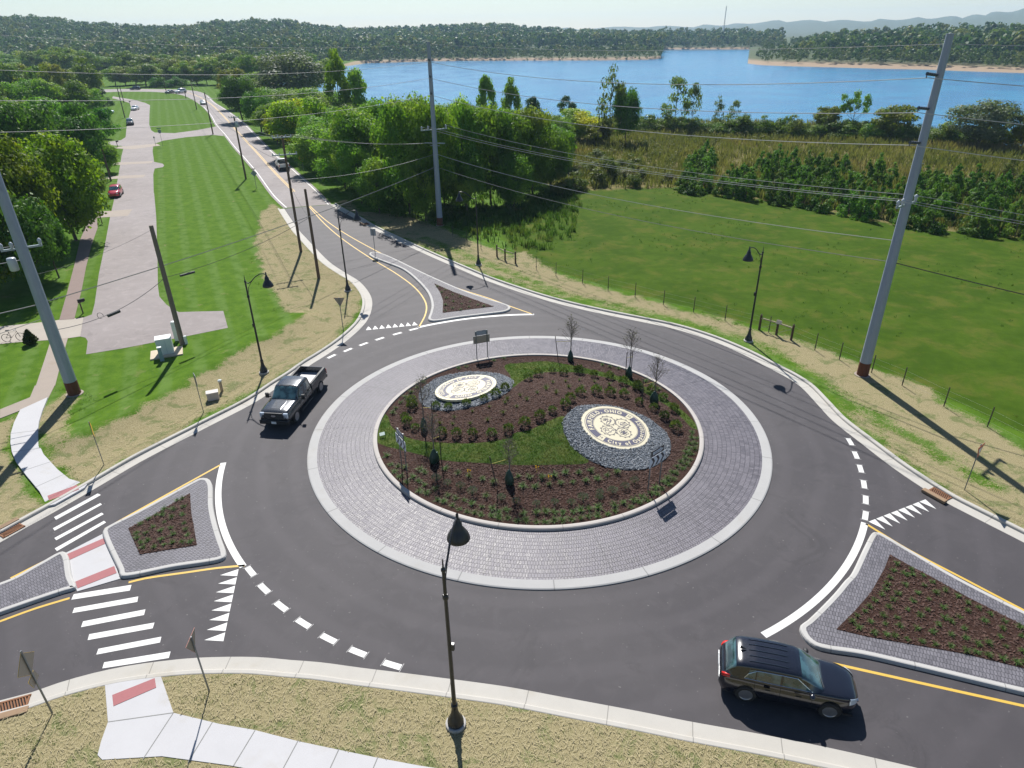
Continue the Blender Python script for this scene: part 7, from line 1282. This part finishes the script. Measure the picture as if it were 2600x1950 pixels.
# kind: material, shape, leaves, leaf size, lobes, lowest leaf height, trunk radius, name
TK = {'maple': ('maple', 'round', 16000, .037, 60, .03, .020, 'maple_tree'), 'oak': ('oak', 'round', 11000, .040, 46, .10, .020, 'broadleaf_tree'), 'olive': ('olive', 'round', 5200, .055, 30, .06, .018, 'broadleaf_tree'), 'yellow': ('yellow', 'round', 11000, .038, 46, .05, .018, 'broadleaf_tree'), 'gray': ('gray', 'round', 10000, .036, 50, .06, .018, 'broadleaf_tree'),
      'poplar': ('poplar', 'column', 5600, .055, 46, .08, .018, 'poplar_tree'), 'grove': ('grove', 'round', 12000, .036, 50, .03, .016, 'broadleaf_tree'), 'cedar': ('cedar', 'column', 5200, .045, 28, .02, .02, 'cedar_tree'), 'spruce': ('cedar', 'cone', 5000, .045, 34, .02, .02, 'spruce_tree'), 'pine': ('oak', 'round', 4200, .045, 24, .2, .016, 'feathery_tree'),
      'sparse': ('sparse', 'column', 1150, .060, 26, .12, .012, 'sparse_poplar'), 'sumac': ('grove', 'flat', 1800, .055, 16, .5, .016, 'sumac_tree'), 'belt': ('grove', 'round', 10000, .040, 44, .04, .018, 'broadleaf_tree'), 'mid': ('mid', 'round', 5500, .050, 32, .04, .018, 'broadleaf_tree'), 'shrub': ('shrub', 'bush', 2600, .065, 18, 0, .02, 'shore_shrub'), 'thicket': ('oak', 'bush', 2600, .06, 16, 0, .02, 'dense_bush'), 'weedbush': ('weed', 'bush', 2000, .07, 14, 0, .02, 'meadow_bush'), 'hedge': ('hedge', 'cone', 1900, .075, 30, 0, .02, 'hedge_bush')}
PROTO = {}
def proto(kind, k):
    if (kind, k) not in PROTO:
        mk, sh, nl, lf, lo, z0, tr_, nm = TK[kind]; cm, cs = crown_mesh('crown', LM[mk], 100+hash_(kind)+k*17, sh, nl, lf, lo, z0); PROTO[kind, k] = (cm, trunk_mesh('trunk', M_TRUNK, cs, tr_, 7+k, .8 if sh in ('column', 'cone') else .62, 5 if sh == 'bush' else 9))
    return PROTO[kind, k]
def hash_(s): return sum(ord(c)*(i+1) for i, c in enumerate(s)) % 997
TCOUNT = {}
def tree(kind, x, y, h, w, label, cat, group, z=0.0):
    i = TCOUNT[kind] = TCOUNT.get(kind, -1)+1; cm, tm = proto(kind, i % 3); root = empty(TK[kind][7], (x, y, z), RS.uniform(0, 6.28), label, cat, group); root.scale = (w, w*RS.uniform(.9, 1.1), h)
    link('crown', cm, root); link('trunk', tm, root); return root
GRP = {'grove': ('dense green tree in the grove between the old road and the lake', 'trees of the grove by the lake', 'tree'), 'shrub': ('green shrub in the line of shrubs along the near lake shore', 'shrubs along the near lake shore', 'shrub'), 'mid': ('green tree in the wooded belt beyond the far bend of the road', 'trees beyond the far bend of the road', 'tree'),
       'belt': ('dark green tree in the cluster left of the grey lane', 'trees clustered left of the grey lane', 'tree'), 'thicket': ('dark dense bush of the thicket beside the far road bend', 'dark thicket by the far road bend', 'bush'), 'weedbush': ('bushy weed clump standing in the brown meadow', 'bushy clumps in the brown meadow', 'bush')}
SINGLE = 'single trees round the junction'
for kind, x, y, h, w, lab in L['trees']:
    if lab: tree(kind, x, y, h*1.02, w*1.12, lab, 'tree', None)
    else: g_ = GRP[kind]; tree(kind, x, y, h*(1.0 if kind != 'shrub' else 1.25), w*1.15, g_[0], g_[2], g_[1])
for x, y, h in L['hedgebush']: tree('hedge', x, y, h, RS.uniform(2.7, 3.6), 'dark green bush of the dense thicket along the far edge of the field', 'bush', 'bushes along the far edge of the field')

# far woods: one mass
def forest():
    r = np.random.RandomState(21); T = []
    def fill(at, n, t0, t1, step, hh, u0=0, u1=None, taper=None):
        u1 = n-1 if u1 is None else u1; t = t0
        while t < t1:
            x0, y0, _, d_ = at(u0+.01, max(t, 0)); x1, y1, _, _ = at(u1-.01, max(t, 0)); width = math.hypot(x1-x0, y1-y0)*1.05; m = max(2, int(width/step))
            for k in range(m):
                u = u0+(u1-u0)*(k+r.uniform(0, 1))/m; tt = t+r.uniform(-step/2, step/2); x, y, z, d = at(u, tt); f = min(1, max(0, (t-4)/45)); h = (hh[0]+(hh[1]-hh[0])*f)*(taper(u, tt) if taper else 1); T.append((x, y, z, h*r.uniform(.72, 1.22), r.uniform(.55, .85)))
            t += step*.9; step = min(step*1.035, 17)
    tipA = lambda u, t: 1 if (t > 190 or u < 92) else .58
    fill(atA, nA, 3, 60, 6.0, (6, 12), 0, None, tipA); fill(atA, nA, 60, 90, 8, (13, 15), 0, None, tipA); fill(atA, nA, 90, 200, 11, (14, 16), 0, 93); fill(atA, nA, 200, 860, 11, (14, 16))
    iL = 63; fill(atA, nA, -170, 0, 9.5, (13, 13), 0, iL)
    fill(atB, nB, 4, 60, 8.0, (8, 13)); fill(atB, nB, 60, 330, 12, (13, 15))
    tipC = lambda u, t: min(1, .30+u/16)
    fill(atC, nC, 20, 70, 6.5, (5, 9), 1.0, None, tipC); fill(atC, nC, 70, 520, 10.5, (11, 15), 1.2, None, tipC)
    T = np.array(T); T = T[~((T[:, 1] < 330) & (sdist(T[:, 0], T[:, 1], [[-230, 200], [-60, 200], [-60, 322], [-230, 322]]) > 0))]
    N = len(T); K = 110; lobe = 8
    # lobe centres per tree
    d = r.normal(size=(N, lobe, 3)); d /= np.linalg.norm(d, axis=2)[:, :, None]; h = T[:, 3]; w = h*T[:, 4]
    lc = np.stack([d[:, :, 0]*w[:, None]*.33, d[:, :, 1]*w[:, None]*.33, h[:, None]*(.56+d[:, :, 2]*.30)], 2)
    li = r.randint(0, lobe, (N, K)); c = lc[np.arange(N)[:, None], li]
    e = r.normal(size=(N, K, 3)); e[:, :, 2] = e[:, :, 2]*.7+.35; e /= np.linalg.norm(e, axis=2)[:, :, None]
    p = c+e*(w*.21)[:, None, None]*r.uniform(.7, 1.1, (N, K, 1))+T[:, None, :3]; p[:, :, 2] = np.maximum(p[:, :, 2], T[:, None, 2]+.3)
    nn = e+r.normal(size=e.shape)*.16; nn /= np.linalg.norm(nn, axis=2)[:, :, None]; t = np.cross(nn, r.normal(size=e.shape)); t /= np.linalg.norm(t, axis=2)[:, :, None]; b = np.cross(nn, t); s_ = (w*.18)[:, None, None]*r.uniform(.6, 1.3, (N, K, 1))
    Q = np.stack([p-t*s_*.6, p+b*s_*.45, p+t*s_*.6, p-b*s_*.45], 2).reshape(-1, 3)
    m = mat_leaf('leaf_forest', (1, 1, 1), (1, 1, 1), None, .32, .055, rnd=0); nt = m.node_tree; at_ = nt.nodes.new('ShaderNodeAttribute'); at_.attribute_name = 'species'
    hs = next(q for q in nt.nodes if q.type == 'HUE_SAT'); nt.links.new(at_.outputs['Color'], hs.inputs['Color'])
    o = quads_obj('far_woods', Q, m); tag(o, kind='stuff')
    hue = r.choice(3, N, p=[.52, .33, .15]); base = np.array([[.048, .105, .022], [.095, .150, .030], [.150, .170, .038]])[hue]*r.uniform(.75, 1.25, (N, 1)); front = T[:, 3] < 9; base[front] = base[front]*.5+np.array([.11, .15, .04])*.5
    col = np.concatenate([np.repeat(base, K*4, 0), np.ones((N*K*4, 1))], 1).astype(np.float32); ca_ = o.data.color_attributes.new('species', 'FLOAT_COLOR', 'POINT'); ca_.data.foreach_set('color', col.ravel()); return N
NF = forest()

# low growth under the groves
def undergrowth(name, poly, n, hgt, m, seed):
    r = np.random.RandomState(seed); P = np.array(poly); x = r.uniform(P[:, 0].min(), P[:, 0].max(), n); y = r.uniform(P[:, 1].min(), P[:, 1].max(), n); k = (sdist(x, y, poly) > .5) & (sdist(x, y, road) < -2.2) & (sdist(x, y, OLDP) < -1.5); x, y = x[k], y[k]; n = len(x); K = 46
    h = hgt*r.uniform(.5, 1.3, n); w = h*r.uniform(1.0, 1.7, n); e = r.normal(size=(n, K, 3)); e[:, :, 2] = np.abs(e[:, :, 2])*.9; e /= np.linalg.norm(e, axis=2)[:, :, None]; q = r.uniform(.55, 1.05, (n, K, 1))
    p = np.stack([x, y, x*0], 1)[:, None]+e*q*np.stack([w*.5, w*.5, h], 1)[:, None]; nn = e+r.normal(size=e.shape)*.4; nn /= np.linalg.norm(nn, axis=2)[:, :, None]; t = np.cross(nn, r.normal(size=e.shape)); t /= np.linalg.norm(t, axis=2)[:, :, None]; b = np.cross(nn, t); s_ = r.uniform(.14, .34, (n, K, 1))*(hgt/1.6)**.5
    o = quads_obj(name, np.stack([p-t*s_*.6, p+b*s_*.4, p+t*s_*.6, p-b*s_*.4], 2).reshape(-1, 3), m); tag(o, kind='stuff')
OLDP = [list(p) for p in oldp]+[list(p) for p in oldq[::-1]]
M_UNDER = mat_leaf('undergrowth_leaf', (.040, .085, .014), (.095, .155, .024), (.13, .16, .035), .4, .3, rnd=0)
undergrowth('undergrowth', L['groundgrove'], 4200, 1.9, M_UNDER, 81)
undergrowth('scrub', L['scrub'], 2200, 1.3, mat_leaf('scrub_leaf', (.085, .105, .030), (.15, .165, .05), (.19, .16, .07), .35, .12, rnd=0), 82)

# ------------------------------------------------------------------ grasses
def clumps(name, pts, nb, hgt, spread, wid, m, seed, lean=.5):
    r = np.random.RandomState(seed); P = np.asarray(pts, float); N = len(P); base = np.repeat(P, nb, 0); a = r.uniform(0, 6.283, N*nb); off = r.uniform(0, spread, N*nb)
    b0 = base+np.stack([np.cos(a)*off, np.sin(a)*off, a*0], 1); hh = hgt*r.uniform(.5, 1.25, N*nb); ln = lean*r.uniform(.2, 1, N*nb)*hh; a2 = r.uniform(0, 6.283, N*nb)
    tip = b0+np.stack([np.cos(a2)*ln, np.sin(a2)*ln, hh], 1); a3 = r.uniform(0, 6.283, N*nb); sd_ = np.stack([np.cos(a3), np.sin(a3), a3*0], 1)*wid
    mid = (b0+tip)/2+np.stack([a*0, a*0, hh*.12], 1)
    Q = np.stack([b0-sd_*.6, b0+sd_*.6, mid+sd_, tip], 1).reshape(-1, 3); o = quads_obj(name, Q, m); tag(o, kind='stuff'); return o
def scatter(n, box, cond, seed):
    r = np.random.RandomState(seed); x = r.uniform(box[0], box[1], n); y = r.uniform(box[2], box[3], n); k = cond(x, y); return np.stack([x[k], y[k], x[k]*0], 1)
M_WEED = mat_leaf('weed_blade', (.10, .115, .038), (.175, .17, .068), (.19, .145, .085), 0.42, .10, rnd=0); M_PAST = mat_leaf('pasture_blade', (0.036, 0.092, 0.018), (0.068, 0.128, 0.028), (0.120, 0.136, 0.040), 0.42, .5, rnd=0)
hedge_line = L['hedge']
clumps('meadow_weeds', scatter(15000, (0, 140, 35, 170), lambda x, y: (sdist(x, y, MEADOW) > 0) & (sdist(x, y, NEARSHORE+[[200, 0], [0, 0], [-80, 100]]) > -4), 31), 7, 1.25, .8, .10, M_WEED, 32, .45)
clumps('pasture_tufts', scatter(3500, (-8, 75, -15, 75), lambda x, y: (sdist(x, y, PASTURE) > .5) & (fbm(x, y, .22, 4) > .12), 33), 6, .16, .25, .03, M_PAST, 34, .7)
clumps('tall_weeds', scatter(900, (-14, 14, 38, 76), lambda x, y: (sdist(x, y, [[-12, 52], [-4, 41], [1, 36], [6, 42], [9, 60], [8, 70], [-5, 66], [-14, 60]]) > 0), 35), 10, .75, .45, .07, M_PAST, 36, .5)
def near_strw(x, y): return masks(x, y)[:, 0]
M_STRAW = mat('straw_blade', (.37, .315, .18), .85, 0, .35, 3); M_VERGE = mat_leaf('verge_blade', (.075, .15, .028), (.135, .20, .05), None, .3, 1.5, rnd=0)
def straws(n, box, seed):
    r = np.random.RandomState(seed); x = r.uniform(box[0], box[1], n); y = r.uniform(box[2], box[3], n); rd = sdist(x, y, road); mk = near_strw(x, y); ok = (mk > .42) & (rd < -.9) & (sdist(x, y, L['walkS']) < -.05) & (sdist(x, y, L['walknew']) < -.05)
    x, y, rd = x[ok], y[ok], rd[ok]; n = len(x); z = np.where(y < -15.5, .12, np.interp(-rd, [.87, 1.5, 2.6], [.125, .10, 0.0])*(rd > -2.6))+.02+r.uniform(0, .05, n); a = r.uniform(0, 6.283, n); l = r.uniform(.07, .20, n); up_ = r.uniform(-.02, .06, n)
    p = np.stack([x, y, z], 1); t = np.stack([np.cos(a)*l/2, np.sin(a)*l/2, up_/2], 1); s_ = np.stack([-np.sin(a), np.cos(a), a*0], 1)*r.uniform(.004, .009, n)[:, None]
    return np.stack([p-t-s_, p-t+s_, p+t+s_, p+t-s_], 1).reshape(-1, 3)
o = quads_obj('straw_mulch', np.concatenate([straws(90000, (-26, 22, -36, -16.5), 41), straws(42000, (-40, -13, -12, 60), 42), straws(36000, (-30, 32, -16, 60), 43)]), M_STRAW); tag(o, kind='stuff')
def verge_pts(n, box, seed, lo, hi):
    r = np.random.RandomState(seed); x = r.uniform(box[0], box[1], n); y = r.uniform(box[2], box[3], n); rd = sdist(x, y, road); mk = near_strw(x, y); k = (rd < -1.0) & (mk > lo) & (mk < hi) & (fbm(x, y, .8, 8) > .1) & (sdist(x, y, L['walkS']) < -.1) & (sdist(x, y, L['walknew']) < -.1) & (sdist(x, y, FRONT) < -.2)
    x, y, rd = x[k], y[k], rd[k]; return np.stack([x, y, np.where(y < -15.5, .12, np.interp(-rd, [.87, 1.5, 2.6], [.125, .10, 0.0])*(rd > -2.6))], 1)
clumps('verge_grass', np.concatenate([verge_pts(9000, (-26, 22, -36, -16.5), 51, .3, 1.1), verge_pts(16000, (-42, -13, -12, 40), 52, .02, .7), verge_pts(9000, (-8, 32, -14, 36), 53, .05, .75)]), 8, .09, .14, .009, M_VERGE, 54, .8)
# grass blades on the island turf
r = np.random.RandomState(61); x = r.uniform(-10, 10, 60000); y = r.uniform(-6, 9.5, 60000); k = (np.maximum(sdist(x, y, T1), sdist(x, y, T2)) > .03) & (np.hypot(x, y) < 9.8); x, y = x[k], y[k]
clumps('island_turf', np.stack([x, y, .15+1.25*(1+np.cos(np.pi*np.hypot(x, y)/10))/2+.04], 1), 3, .07, .06, .012, mat_leaf('turf_blade', (.06, .125, .016), (.12, .17, .035), (.17, .175, .06), .3, 1.2, rnd=0), 62, .9)
# bark chips
def chips(pl, z, n, seed, zf=None):
    r = np.random.RandomState(seed); P = np.array(pl); x = r.uniform(P[:, 0].min(), P[:, 0].max(), n); y = r.uniform(P[:, 1].min(), P[:, 1].max(), n); k = sdist(x, y, pl) > .03
    if zf is not None: k &= (np.maximum(sdist(x, y, T1), sdist(x, y, T2)) < -.03) & np.all([np.hypot(x-g_[0], y-g_[1]) > 3.25 for g_, _ in GC], axis=0)
    x, y = x[k], y[k]; n = len(x); zz = np.full(n, z) if zf is None else zf(x, y); a = r.uniform(0, 6.283, n); l = r.uniform(.03, .08, n); w = r.uniform(.012, .028, n); p = np.stack([x, y, zz+r.uniform(.01, .035, n)], 1); t = np.stack([np.cos(a)*l, np.sin(a)*l, r.uniform(-.02, .02, n)], 1); s_ = np.stack([-np.sin(a)*w, np.cos(a)*w, r.uniform(-.012, .012, n)], 1)
    return np.stack([p-t-s_, p+t-s_, p+t+s_, p-t+s_], 1).reshape(-1, 3)
circ = [[9.8*math.cos(t), 9.8*math.sin(t)] for t in np.linspace(0, 6.2832, 60)[:-1]]
o = quads_obj('bark_chips', np.concatenate([chips(circ, 0, 42000, 71, lambda x, y: .15+1.25*(1+np.cos(np.pi*np.hypot(x, y)/10))/2)]+[chips(L[k], .165, 5000, 72) for k in ('plantW', 'plantE', 'plantN')]), mat('bark_chip', (.078, .040, .029), .9, 0, .5, 8)); tag(o, kind='stuff')
# two far radio masts on the skyline
for (dx, dy, base, hh, lab) in ((-797, 1000, 35, 66, 'thin radio mast on the skyline at the far left'), (325, 1100, 0, 50, 'thin radio mast over the far woods right of centre')):
    rt = empty('radio_mast', (dx, dy, base), 0, lab, 'radio mast'); b = MB(); 
    for k in range(3): a_ = k*2.094; b.tube([(.9*math.cos(a_), .9*math.sin(a_), 0), (.45*math.cos(a_), .45*math.sin(a_), hh-base)], .16, 4)
    b.build('lattice', M_GALV, rt); b = MB()
    for z in np.arange(2, hh-base-1, 3.0):
        for k in range(3): a0, a1 = k*2.094, (k+1)*2.094; b.tube([(.8*math.cos(a0), .8*math.sin(a0), z), (.7*math.cos(a1), .7*math.sin(a1), z+3)], .07, 4)
    b.build('bracing', M_GALV, rt)

# ------------------------------------------------------------------ haze over the far land
HZ = MB().box((100, 2600, 55), (7600, 5600, 130)).build('haze', None, None); tag(HZ, kind='stuff')
t = NT('haze'); v = t.n('VolumePrincipled'); t.set(v.inputs['Density'], .00012); v.inputs['Color'].default_value = (.55, .76, 1.0, 1); v.inputs['Anisotropy'].default_value = .2
t.t.links.new(v.outputs[0], t.out.inputs['Volume']); HZ.data.materials.append(t.m)
